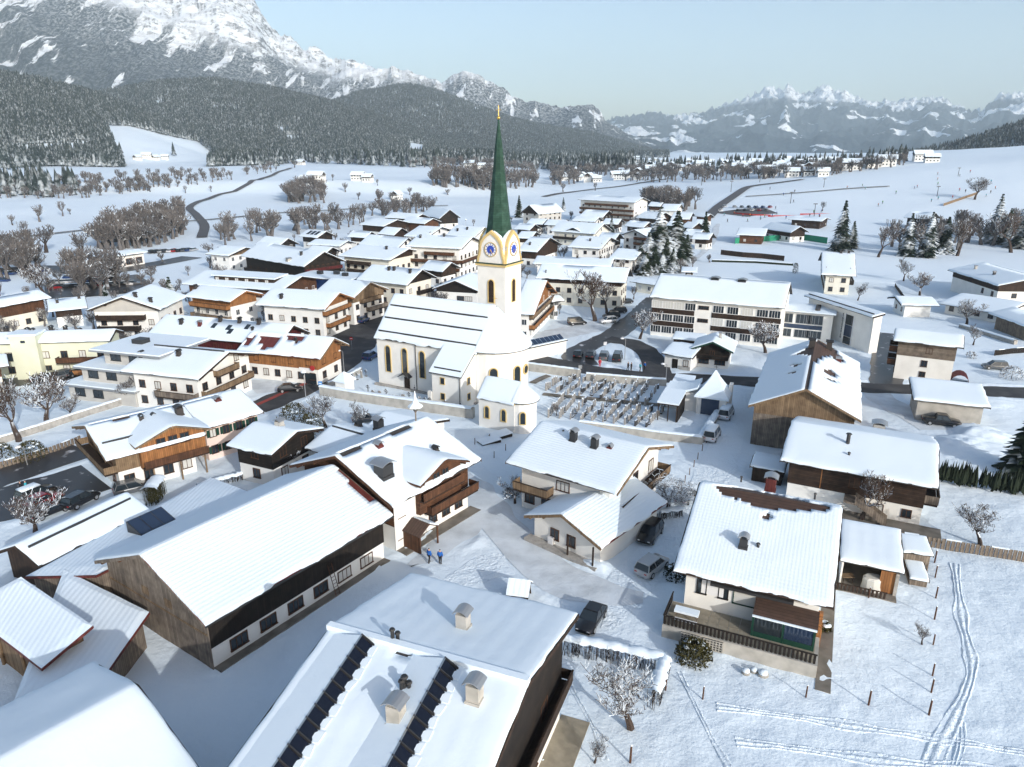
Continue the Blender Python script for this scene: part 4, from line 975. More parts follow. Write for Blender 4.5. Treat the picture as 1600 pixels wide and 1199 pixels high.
def arch_pane(w, h, gl='glass'):
    def fn():
        r = w/2; pts = [(-r, -.03, 0), (r, -.03, 0)]+[(r*math.cos(a), -.03, h-r+r*math.sin(a)) for a in np.linspace(0, PI, 10)]
        m = MB(); m.extr(pts, (0, .04, 0)); return m.mesh('pane', [gl])
    return cached(('archp', w, h, gl), fn)
def arch(parent, loc, rz, w, h, fr='ochre', gl='glass'):
    o = place('window', arch_mesh(w, h, fr), parent, loc, rz); place('pane', arch_pane(w, h, gl), o); return o
for f in (-.375, -.205, -.03, .15): arch(T, (f*LN, -nave.vf-.02, 2.9), 0, 1.1, 4.9)
m = MB(); m.box(-nave.uw-.02, nave.uw, -nave.vf-.12, -nave.vf, 8.95, 9.2); m.build('cornice', 'ochre', T)
m = MB(); m.box(-nave.uw-.6, nave.uw, -nave.vf-.7, -nave.vf, -.1, .35); m.build('plinth', 'stone', T)
d = place('side_door', None, T, (-.19*LN, -nave.vf, 0))
m = MB(); m.box(-.6, .6, -.12, 0, 0, 2.4); m.build('door', 'wood_dark', d)
m = MB(); m.extr([(-1.2, 0, 2.7), (0, 0, 3.6), (1.2, 0, 2.7), (1.2, 0, 2.6), (0, 0, 3.45), (-1.2, 0, 2.6)], (0, -1.3, 0)); m.build('door_canopy', 'metal_dark', d)
for x in (-.02,): m = MB(); m.tube((x*LN-1.6, -nave.vf-.12, .3), (x*LN-1.6, -nave.vf-.12, 9), .07, .07, 6); m.build('downpipe', 'metal_dark', T)
# apse: half polygon at the right end
def apse(par, x0, r, h, zr, ro, nseg=12, ts=.3, wall='white', cornice='ochre'):
    an_ = [(-PI/2+PI*i/nseg) for i in range(nseg+1)]
    m = MB(); m.rings([[(x0-.2, -r, z)]+[(x0+r*math.cos(a), r*math.sin(a), z) for a in an_]+[(x0-.2, r, z)] for z in (-.5, h)]); m.build('apse_wall', wall, par)
    m = MB(); m.rings([[(x0-.3, -r-.12, z)]+[(x0+(r+.12)*math.cos(a), (r+.12)*math.sin(a), z) for a in an_]+[(x0-.3, r+.12, z)] for z in (h-.28, h-.02)]); m.build('cornice', cornice, par)
    rows = []
    for q, dz in ((1.0, -.02), (.985, .2), (.9, .28), (.6, .28), (.3, .28), (.02, .2)):
        rows.append([(x0-.25, -ro*q, h+(zr-h)*(1-q)+dz)]+[(x0+ro*q*math.cos(a), ro*q*math.sin(a), h+(zr-h)*(1-q)+dz) for a in an_]+[(x0-.25, ro*q, h+(zr-h)*(1-q)+dz)])
    m = MB(); m.rings(rows, 0); m.build('apse_snow', 'snow', par, smooth=False)
    m = MB(); m.rings([[(x0+.0+(ro+.03)*math.cos(a), (ro+.03)*math.sin(a), z) for a in an_] for z in (h-.12, h+.02)], close=False, cap=False); m.build('apse_eave', 'metal_dark', par)
rA = nave.vf-.2
apse(T, nave.uw, rA, nave.hwall-.25, nave.zr, nave.hw)
for a, z, w, h in ((-62, 3.2, 1.3, 3.4), (-20, 3.2, 1.3, 3.4)):
    a = math.radians(a); arch(T, (nave.uw+(rA+.02)*math.cos(a), (rA+.02)*math.sin(a), z), a+PI/2, w, h)
a = math.radians(4); ow = place('round_window', None, T, (nave.uw+(rA)*math.cos(a), rA*math.sin(a), 5.5), a+PI/2)
m = MB(); m.tube((0, .05, 0), (0, -.14, 0), .95, .95, 16); m.build('frame', 'ochre', ow); m = MB(); m.tube((0, -.1, 0), (0, -.17, 0), .68, .68, 16); m.build('pane', 'glass', ow)
m = MB(); m.tube((nave.uw, 0, nave.zr+.1), (nave.uw, 0, nave.zr+1.9), .04, .03, 5); m.box(nave.uw-.4, nave.uw+.4, -.03, .03, nave.zr+1.3, nave.zr+1.38); m.build('ridge_cross', 'gold', T)
# sacristy lean-to on the front
S0, S1 = nave.uw-6.4, nave.uw-.4; dS = 4.4; zt, zb = nave.hwall+.1, 6.2
sc_ = place('sacristy', None, T)
m = MB(); m.extr([(S0, -nave.vf, -.5), (S0, -nave.vf-dS, -.5), (S0, -nave.vf-dS, zb-.1), (S0, -nave.vf, zt-.1)], (S1-S0, 0, 0)); m.build('wall', 'white', sc_)
m = MB(); m.extr([(S0-.3, -nave.vf+.3, zt+.12), (S0-.3, -nave.vf-dS-.4, zb-.12), (S0-.3, -nave.vf-dS-.4, zb-.3), (S0-.3, -nave.vf+.3, zt-.1)], (S1-S0+.6, 0, 0)); m.build('roof', 'metal_dark', sc_)
m = MB(); m.extr([(S0-.27, -nave.vf+.3, zt+.45), (S0-.27, -nave.vf-dS-.3, zb+.2), (S0-.27, -nave.vf-dS-.42, zb-.1), (S0-.27, -nave.vf+.3, zt+.13)], (S1-S0+.54, 0, 0)); m.build('roof_snow', 'snow', sc_)
m = MB(); m.box(S0+.4, S1-.2, -nave.vf-dS+.2, -nave.vf-dS+.32, zb+.5, zb+.8); m.build('snow_guard', 'metal_dark', sc_)
def sq_win(par, loc, rz, w=.8, h=1.1): o = place('window', window_mesh(w, h, 'ochre', 0), par, loc, rz); place('pane', pane_mesh(w, h, 'glass'), o)
for z in (1.4, 4.2): sq_win(sc_, (S0+2.2, -nave.vf-dS-.02, z), 0); sq_win(sc_, (S1+.02, -nave.vf-dS*.5, z), PI/2)
m = MB(); m.tube((S1-.3, -nave.vf-dS-.08, 0), (S1-.3, -nave.vf-dS-.08, zb), .06, .06, 6); m.build('downpipe', 'metal_dark', sc_)
m = MB(); m.box(S0-.9, S0-.1, -nave.vf-dS-.2, -nave.vf-dS+.6, -.3, 2.5); m.build('buttress', 'white', sc_)
# clock tower
tc = nave.Mi @ Vector((-2.3, 130, 0)); W2 = 2.9
tw = place('tower', None, T, (tc.x, tc.y, 0)); zC = 22.6
m = MB(); m.box(-W2, W2, -W2, W2, -.5, zC); m.build('shaft', 'white', tw)
m = MB(); m.box(-W2-.28, W2+.28, -W2-.28, W2+.28, zC-.4, zC); m.build('cornice', 'ochre', tw)
m = MB(); m.box(-W2-.4, W2+.4, -W2-.4, W2+.4, zC, zC+.16); m.build('cornice_cover', 'copper', tw)
zP = 28.3
ogee = [(1.0, 0), (.97, .12), (.86, .26), (.80, .40), (.80, .52), (.72, .66), (.52, .80), (.28, .90), (.10, .96), (0, 1.0)]
def gpts(s=1.0, y=0.): return [(-W2*s*a, y, zC+.16+(zP-zC)*s*b) for a, b in ogee]+[(W2*s*a, y, zC+.16+(zP-zC)*s*b) for a, b in ogee[-2::-1]]
for k in range(4):
    g_ = place('clock_gable', None, tw, (0, 0, 0), k*PI/2)
    m = MB(); m.extr(gpts(1.0, -W2), (0, 1.2, 0)); m.build('gable_wall', 'white', g_)
    m = MB(); o_ = gpts(1.0, -W2-.14); i_ = [(x*.86, y, zC+.16+(z-zC-.16)*.90-.0) for x, y, z in o_]; n = len(o_)
    m.add(o_+i_, [(i, i+1, n+i+1, n+i) for i in range(n-1)]); o2 = [(x, y+.5, z+.05) for x, y, z in o_]; m.add(o_+o2, [(i, i+1, n+i+1, n+i) for i in range(n-1)]); m.build('gable_trim', 'ochre', g_)
    for sg in (-1, 1):
        m = MB(); q = [(sg*W2*a, zC+.2+(zP-zC)*b) for a, b in ogee]; 
        for i in range(4, 8): m.extr([(q[i][0], -W2+.5, q[i][1]), (q[i+1][0], -W2+.5, q[i+1][1]), (q[i+1][0], -W2+1.6, q[i+1][1]+.05), (q[i][0], -W2+1.6, q[i][1]+.05)], (0, 0, .12))
        m.build('gable_snow', 'snow', g_)
    c = place('clock', None, g_, (0, -W2-.05, zC+2.55)); R_ = 1.2
    m = MB(); m.tube((0, 0, 0), (0, -.08, 0), R_, R_, 28); m.build('dial', 'clock_white', c)
    m = MB(); m.rings([[(R_*q*math.cos(2*PI*i/28), y, R_*q*math.sin(2*PI*i/28)) for i in range(28)] for q, y in ((1.06, -.02), (1.06, -.14), (.97, -.14), (.97, -.02))], cap=False); m.build('bezel', 'gold', c)
    m = MB(); m.tube((0, -.02, 0), (0, -.11, 0), R_*.62, R_*.62, 24); m.build('centre_disc', 'clock_blue', c)
    for hh in range(12):
        a = hh*PI/6; m = MB(); ca, sa = math.cos(a), math.sin(a); w_ = .06
        m.add([(R_*.68*ca-w_*sa, -.10, R_*.68*sa+w_*ca), (R_*.92*ca-w_*sa, -.10, R_*.92*sa+w_*ca), (R_*.92*ca+w_*sa, -.10, R_*.92*sa-w_*ca), (R_*.68*ca+w_*sa, -.10, R_*.68*sa-w_*ca)], [(3,2,1,0)]); m.build('hour_mark', 'clock_blue', c)
    for a, l in ((math.radians(-60), .95), (math.radians(-100), .6)):
        m = MB(); m.tube((0, -.13, 0), (l*R_*math.cos(a), -.13, l*R_*math.sin(a)), .06, .025, 5); m.build('hand', 'gold', c)
    arch(tw, (0, 0, 0), 0, .1, .3) if False else None
    rz = k*PI/2; v = Matrix.Rotation(rz, 3, 'Z') @ Vector((0, -W2-.02, 0)); arch(tw, (v.x, v.y, 15.6), rz, 1.15, 4.1, 'ochre', 'wood_dark')
    v = Matrix.Rotation(rz, 3, 'Z') @ Vector((.9, -W2-.02, 0)); sq_win(tw, (v.x, v.y, 9.0), rz, .45, 1.0)
oct8 = lambda rc, rf, z: [((rf if i % 2 == 0 else rc)*math.cos(i*PI/4), (rf if i % 2 == 0 else rc)*math.sin(i*PI/4), z) for i in range(8)]
m = MB(); m.rings([oct8(4.2, 1.9, zC+.1), oct8(3.3, 2.0, zC+1.6), oct8(2.75, 2.3, zC+3.4), oct8(2.45, 2.42, zC+5.2), oct8(2.2, 2.2, zC+6.6), oct8(1.72, 1.72, zC+10.5), oct8(1.2, 1.2, zC+15), oct8(.68, .68, zC+20), oct8(.12, .12, 47.0)]); sp = m.build('spire', 'copper', tw)
m = MB(); m.rings([[(.3*q*math.cos(2*PI*i/10), .3*q*math.sin(2*PI*i/10), 47.2+z) for i in range(10)] for q, z in ((.2, -.3), (.8, -.18), (1, 0), (.8, .18), (.2, .3))]); m.build('ball', 'gold', tw, smooth=True)
m = MB(); m.tube((0, 0, 47.4), (0, 0, 49.2), .06, .04, 6); m.box(-.5, .5, -.04, .04, 48.4, 48.5); m.build('cross', 'gold', tw)
# chapel with rounded end beside the apse
ch = eave_house('chapel', 'small white chapel with rounded end and three arched windows beside the church apse', (744.7,620.7), (803,632), (759,588), 1, 5.0, z0=0, cat='chapel', smin=28, smax=46, wall='white', oe=.35, ov=.15, ts=.28, res=.6, win={}, under='ochre')
for f in (-.25, .2): arch(ch.root, (f*ch.L, -ch.vf-.02, 1.7), 0, .75, 1.9)
apse(ch.root, ch.uw, ch.vf-.1, ch.hwall-.2, ch.zr, ch.hw, 10)
a = math.radians(-58); arch(ch.root, (ch.uw+ch.vf*math.cos(a), ch.vf*math.sin(a), 1.7), a+PI/2, .75, 1.9)
m = MB(); m.box(-ch.uw, ch.uw, -ch.vf-.1, -ch.vf, ch.hwall-.55, ch.hwall-.2); m.build('cornice', 'ochre', ch.root)
m = MB(); m.tube((ch.uw, 0, ch.zr), (ch.uw, 0, ch.zr+1.0), .03, .03, 5); m.build('finial', 'metal_dark', ch.root)
# walls round the churchyard
def wall(label, px, h=1.5, t=.45, mat='concrete', cap=True, name='wall', cat='wall', z=0.):
    pts = [un(*p) for p in px]; c = pts[0].copy(); T = thing(name, label, cat, c)
    for i in range(len(pts)-1):
        a, b = pts[i]-c, pts[i+1]-c; d = b-a; L = d.length; rz = math.atan2(d.y, d.x)
        m = MB(); m.box(0, L+t*.3, -t/2, t/2, -.3, h); m.build('wall_section', mat, T, loc=a, rz=rz)
        if cap:
            m = MB(); n = max(3, int(L/.8)); rows = []
            for k in range(n+1):
                w = t/2+.12+random.uniform(-.05, .05); zz = h+.2+random.uniform(-.04, .06); x = L*k/n
                rows.append([(x, -w, h-.02), (x, -w+.05, h+.12), (x, -w*.4, zz), (x, w*.4, zz), (x, w-.05, h+.12), (x, w, h-.02)])
            m.rings(rows, close=False, cap=False); m.build('snow_cap', 'snow', T, loc=a, rz=rz, smooth=True)
    return T
wall('long pale churchyard wall with snowy coping in front of the church', [(502,617),(560,627),(650,640),(738,653)], 1.7, .9)
wall('churchyard wall behind the graves along the road', [(815,578),(860,584),(906,590)], 1.6, .4)
wall('low grey wall between the grave field and the road', [(916,594),(985,600),(1040,604)], 1.4, .4)
wall('churchyard wall below the graves behind the middle chalet', [(905,669),(960,676),(1030,686),(1096,694)], 1.2, .5)
wall('low wall edge on the church square side of the graves', [(512,606),(540,596),(565,582)], 1.0, .3)
wall('snowy retaining wall beside the snowed-in parked cars', [(1094,692),(1112,664),(1128,640)], 1.0, .9)
pv = thing('gate_pavilion', 'small white pavilion with a pyramid snow roof at the corner of the churchyard wall', 'pavilion', un(540,618), nave.root.rotation_euler.z)
m = MB(); m.box(-1.15, 1.15, -1.15, 1.15, -.2, 2.9); m.build('wall', 'white', pv)
m = MB(); m.rings([[(sx*r, sy*r, z) for sx, sy in ((-1,-1),(1,-1),(1,1),(-1,1))] for r, z in ((1.5, 2.85), (1.45, 3.1), (.6, 4.0), (.05, 4.5))]); m.build('roof_snow', 'snow', pv)
# mortuary chapel with tent roof
mx = thing('mortuary_chapel', 'white mortuary hall with a tent shaped snow roof and slender wings at the graveyard corner', 'chapel', un(1113,642), math.radians(-24))
m = MB(); m.box(-2.4, 2.4, -2.4, 2.4, -.3, 3.0); m.build('wall', 'white', mx)
m = MB(); m.box(-1.6, 1.3, -2.47, -2.4, 0, 2.9); m.build('glazed_front', 'glass_blue', mx)
m = MB(); m.rings([[(sx*r, sy*r, z) for sx, sy in ((-1,-1),(1,-1),(1,1),(-1,1))] for r, z in ((2.8, 2.95), (2.75, 3.25), (1.6, 4.6), (.7, 6.0), (.1, 7.2))]); m.build('roof_snow', 'snow', mx)
m = MB(); m.tube((0,0,7.1), (0,0,8.2), .04, .03, 5); m.box(-.3, .3, -.03, .03, 7.7, 7.77); m.build('cross', 'metal_dark', mx)
m = MB(); rows = []
for k in range(9):
    t = k/8; x = -2.4-5.4*t; zz = 3.4+1.2*(1-t)**2.2; rows.append([(x, -2.4, zz-.35), (x, -2.4, zz), (x, 2.2, zz+.3), (x, 2.2, zz-.35)])
m.rings(rows); m.build('wing_roof_snow', 'snow', mx, smooth=False)
m = MB(); m.box(-7.6, -2.4, -1.6, 2.0, -.3, 3.1); m.build('wing_wall', 'white', mx)
m = MB(); m.box(2.2, 2.75, 1.0, 2.6, -.3, 4.6); m.build('pylon', 'white', mx)
for y0, y1, lb in ((-8.2, -2.2, 0), (2.2, 6.5, 1)):
    m = MB(); m.extr([(-7.7, y0, 3.0), (-4.2, y0, 3.0), (-4.2, y1, 3.5), (-7.7, y1, 3.5)], (0, 0, .3)); m.build('arcade_snow', 'snow', mx)
    m = MB(); m.box(-7.7, -4.2, y0, y1, 2.8, 3.0); m.build('arcade_roof', 'wood_dark', mx)
    m = MB(); m.box(-4.5, -4.3, y0+.2, y1, -.2, 2.9); m.build('arcade_wall', 'wood_black', mx)
    for x in (-7.5, -5.9, -4.5): m = MB(); m.box(x-.07, x+.07, y0+.1, y0+.24, -.2, 2.9); m.build('post', 'wood_dark', mx)
# grave field
random.seed(21)
def gm(kind):
    def fn():
        m = MB(); 
        if kind == 0: m.extr([(-.35, -.09, 0), (.35, -.09, 0), (.35, -.09, .75), (.2, -.09, 1.0), (-.2, -.09, 1.0), (-.35, -.09, .75)], (0, .18, 0))
        elif kind == 1: m.box(-.05, .05, -.05, .05, 0, 1.5); m.box(-.36, .36, -.04, .04, 1.0, 1.1); m.box(-.25, .25, -.18, .18, 0, .25); m.extr([(-.45, -.05, 1.2), (0, -.05, 1.62), (.45, -.05, 1.2), (.4, -.05, 1.15), (0, -.05, 1.52), (-.4, -.05, 1.15)], (0, .1, 0))
        elif kind == 2: m.box(-.42, .42, -.1, .1, 0, .8); m.box(-.46, .46, -.13, .13, .8, .88)
        else: m.extr([(-.22, -.1, 0), (.22, -.1, 0), (.17, -.1, 1.3), (0, -.1, 1.5), (-.17, -.1, 1.3)], (0, .2, 0))
        return m.mesh('gravestone', ['grave_light' if kind in (0, 3) else 'grave_dark'])
    return cached(('grave', kind), fn)
nG = 0
gd = nave.root.rotation_euler.z
for A, B, C, D, n in (((848,610),(1020,636),(880,588),(1042,606),10), ((852,652),(1022,668),(880,619),(1052,641),10)):
    for k in range(n):
        t = (k+.3)/n; a = un(A[0]+(B[0]-A[0])*t, A[1]+(B[1]-A[1])*t); b = un(C[0]+(D[0]-C[0])*t, C[1]+(D[1]-C[1])*t)
        L = (b-a).length; d = (b-a).normalized(); ang = math.atan2(d.y, d.x)
        for i in range(int(L/.98)):
            if random.random() < .07: continue
            p = a+d*(i*.98+random.uniform(-.1, .1)); nG += 1
            o = place('gravestone', gm(random.choice((0, 0, 1, 2, 3, 3))), None, (p.x, p.y, nz(p.x, p.y)-.03), ang+random.uniform(-.06, .06), random.uniform(.85, 1.2))
            tag(o, 'snow capped gravestone in the rows of the cemetery beside the church', 'gravestone', 'graves in the cemetery rows')
for px in [(575+9*i+random.uniform(-2, 2), 617+1.6*i+random.uniform(-3, 1)) for i in range(15)]+[(656+8*i, 632+1.3*i+random.uniform(-2, 2)) for i in range(10)]+[(530+7*i, 604-2.6*i) for i in range(7)]+[(818+9*i, 575+1.4*i+random.uniform(-2, 2)) for i in range(9)]:
    p = un(*px); o = place('gravestone', gm(random.choice((0, 1, 2, 3))), None, (p.x, p.y, nz(p.x, p.y)-.03), gd+random.uniform(-.1, .1), random.uniform(.8, 1.1))
    tag(o, 'snow capped gravestone along the foot of the churchyard walls', 'gravestone', 'graves along the churchyard walls')
for px in ([(848,617),(900,622),(960,627),(1010,632),(1060,637)], [(832,600),(846,592),(858,588)]):
    ribbon('cemetery_path', smooth_line([un(*p) for p in px], 1), 1.5, 'paving', .16, jag=.15)
# ------------------------------------------------------------ school and kindergarten
sch = eave_house('school', 'long three storey school with dark window bands and a wide snowy roof', (1015,464), (1226,482), (1032,428), 1, 9.3, z0=0, cat='school', wall='white', oe=.9, ov=.5, ts=.28, res=.9, win={}, ridge_bare=(-.95, 1, .5), chim=[(1118,437,'k',1.6,.3),(1160,440,'k',1.6,.3)])
T = sch.root; LW = 2*sch.uw
for z in (2.55, 5.55):
    for a, b in ((-.5, -.155), (-.02, .5)): m = MB(); m.box(a*LW, b*LW, -sch.vf-.09, -sch.vf-.01, z, z+1.15); m.build('spandrel', 'wood_dark', T)
for z in (.9, 3.8, 6.8):
    for f in (-.46, -.37, -.28, -.19, .03, .14, .25, .36, .45):
        sch.add_window('F', f*LW, z, 2.3, 1.55, 3, 'metal_white')
    if z > 1: sch.add_window('F', -.085*LW, z+.5, 2.2, .7, 3, 'wood_brown')
for i in range(3):
    for j in range(2): sch.add_window('L', -2+3*j, .9+2.95*i, 1.5, 1.4)
kg = eave_house('kindergarten', 'white kindergarten hall with sloping snow roof and tall glazed corner', (1257,462), (1364,496), (1266,428), 1, 8.2, z0=0, cat='kindergarten', slope=12, mono=True, wall='white', oe=.9, ov=.7, ts=.26, res=.8, win={}, guards=(.75,))
T = kg.root; LK = 2*kg.uw
x0 = .12*LK
for z, h, mt in ((.2, 1.6, 'glass'), (1.9, 2.6, 'glass_blue'), (4.6, 2.2, 'glass')):
    m = MB(); m.box(x0, x0+2.6, -kg.vf-.1, -kg.vf-.02, z, z+h); m.build('pane', mt, T)
for xx in (x0-.15, x0+2.6): m = MB(); m.box(xx, xx+.16, -kg.vf-.16, -kg.vf-.01, 0, 7); m.build('mullion', 'metal_white', T)
fc = bpy.data.curves.new('lettering', 'FONT'); fc.body = '\n'.join('KINDERGARTEN'); fc.size = .62; fc.space_line = .78; fc.align_x = 'CENTER'; fc.extrude = .02; fc.materials.append(MATS['letter'])
o_ = bpy.data.objects.new('lettering_curve', fc); me = bpy.data.meshes.new_from_object(o_); me.name = 'lettering'; bpy.data.objects.remove(o_); o = place('lettering', me, T); o.location = (x0-1.0, -kg.vf-.05, 6.4); o.rotation_euler = (PI/2, 0, 0)
m = MB(); m.box(-3.4, -1.6, -kg.vf-.06, -kg.vf-.02, 2.0, 2.35); m.build('name_plate', 'metal_grey', T)
m = MB(); m.extr([(-.46*LK, -kg.vf-.9, 0), (.0, -kg.vf-.9, 0), (-.46*LK, -kg.vf-.9, 2.4)], (0, .08, 0)); m.build('ramp_glass', 'glass_blue', T)
# link between school and kindergarten
p0 = un(1206,528); p1 = un(1296,534); lk = thing('school_link', 'low glazed flat roofed wing joining the school and the kindergarten', 'school wing', (p0+p1)/2, sch.root.rotation_euler.z)
w = (p1-p0).length
m = MB(); m.box(-w/2, w/2, 0, 9, -.3, 6.4); m.build('wall', 'white', lk)
m = MB(); m.box(-w/2-.2, w/2+.6, -.8, 9.2, 6.4, 6.6); m.build('roof', 'metal_grey', lk)
m = MB(); m.box(-w/2-.15, w/2+.55, -.75, 9.1, 6.6, 6.8); m.build('roof_snow', 'snow', lk)
for x in (-w/2+.4, -w/2+4.6, .6):
    for z, h in ((.6, 1.7), (3.9, 2.0)):
        o = place('window', window_mesh(3.4, h, 'metal_grey', 3), lk, (x+1.9, -.02, z)); place('pane', pane_mesh(3.4, h, 'glass'), o)
m = MB(); m.box(-w/2, w/2-2, -.06, -.01, 2.6, 3.6); m.build('balustrade', 'glass_blue', lk)
for i in range(4): m = MB(); m.tube((w/2-3.5, 2+i*1.6, 6.7), (w/2-3.5, 2+i*1.6, 7.2), .6, .55, 12); m.build('roof_dome', 'metal_dark', lk)
gc = gable_house('chalet', 'black timber chalet with green verge boards on the road before the school', (1080,544.5), (1146,551), 8.5, 4.0, 23, z0=0, wall='white', upper='wood_black', hs=2.3, oe=.9, ov=1.0, ts=.25, res=.6, purlin='wood_dark', under='green_dark', win={'L': [(1, 2.7, .8, .9, (-.2, .2)), (2, .9, 1.9, .9)]}, balc=[('L', 2.2, -.5, .5, 'wood_black', .8, .7)], chim=[(1125,530,'w',.5,1.2)])
ct = eave_house('cottage', 'tiny white cottage left of the black timber chalet by the road', (1034,552), (1082,560), (1050,536), 1, 2.9, z0=0, wall='white', oe=.5, ov=.5, ts=.25, res=.6, win={'F': [(1, .9, .9, 1.1, (.2, .45))]})
m = MB(); m.box(-1.1, .1, -ct.vf-.06, -ct.vf-.01, 0, 2.0); m.build('door', 'wood_black', ct.root)
m = MB(); m.box(.3, ct.uw, -ct.vf-.1, -ct.vf-.02, 0, .8); m.build('stone_base', 'stone', ct.root)
eave_house('outbuilding', 'low snowy outbuilding behind the tiny white cottage', (1050,529), (1100,534), (1056,519), 1, 2.6, z0=0, cat='shed', slope=10, mono=True, wall='wood_dark', oe=.3, ov=.3, ts=.24, res=.8, win={})
# solar roofed kiosk by the car park
kk = thing('kiosk', 'low black fronted flat building with solar panels on its roof by the car park', 'kiosk', un(846,555), math.radians(38))
m = MB(); m.box(-5.5, 5.5, -1.8, 1.8, -.2, 2.7); m.build('wall', 'white', kk)
m = MB(); m.box(-5.56, -5.5, -1.7, 1.7, 0, 2.5); m.build('black_front', 'metal_dark', kk)
m = MB(); m.box(-5.8, 5.7, -2.1, 2.1, 2.7, 2.9); m.build('roof', 'metal_dark', kk)
m = MB(); m.box(-5.7, 5.6, -2.0, 2.0, 2.9, 3.1); m.build('roof_snow', 'snow', kk)
for i in range(8):
    m = MB(); x = -4.6+i*1.2; m.add([(x, -1.7, 3.2), (x+1.1, -1.7, 3.2), (x+1.1, -.3, 4.0), (x, -.3, 4.0)], [(0,1,2,3)]); m.build('panel', 'glass_blue', kk)
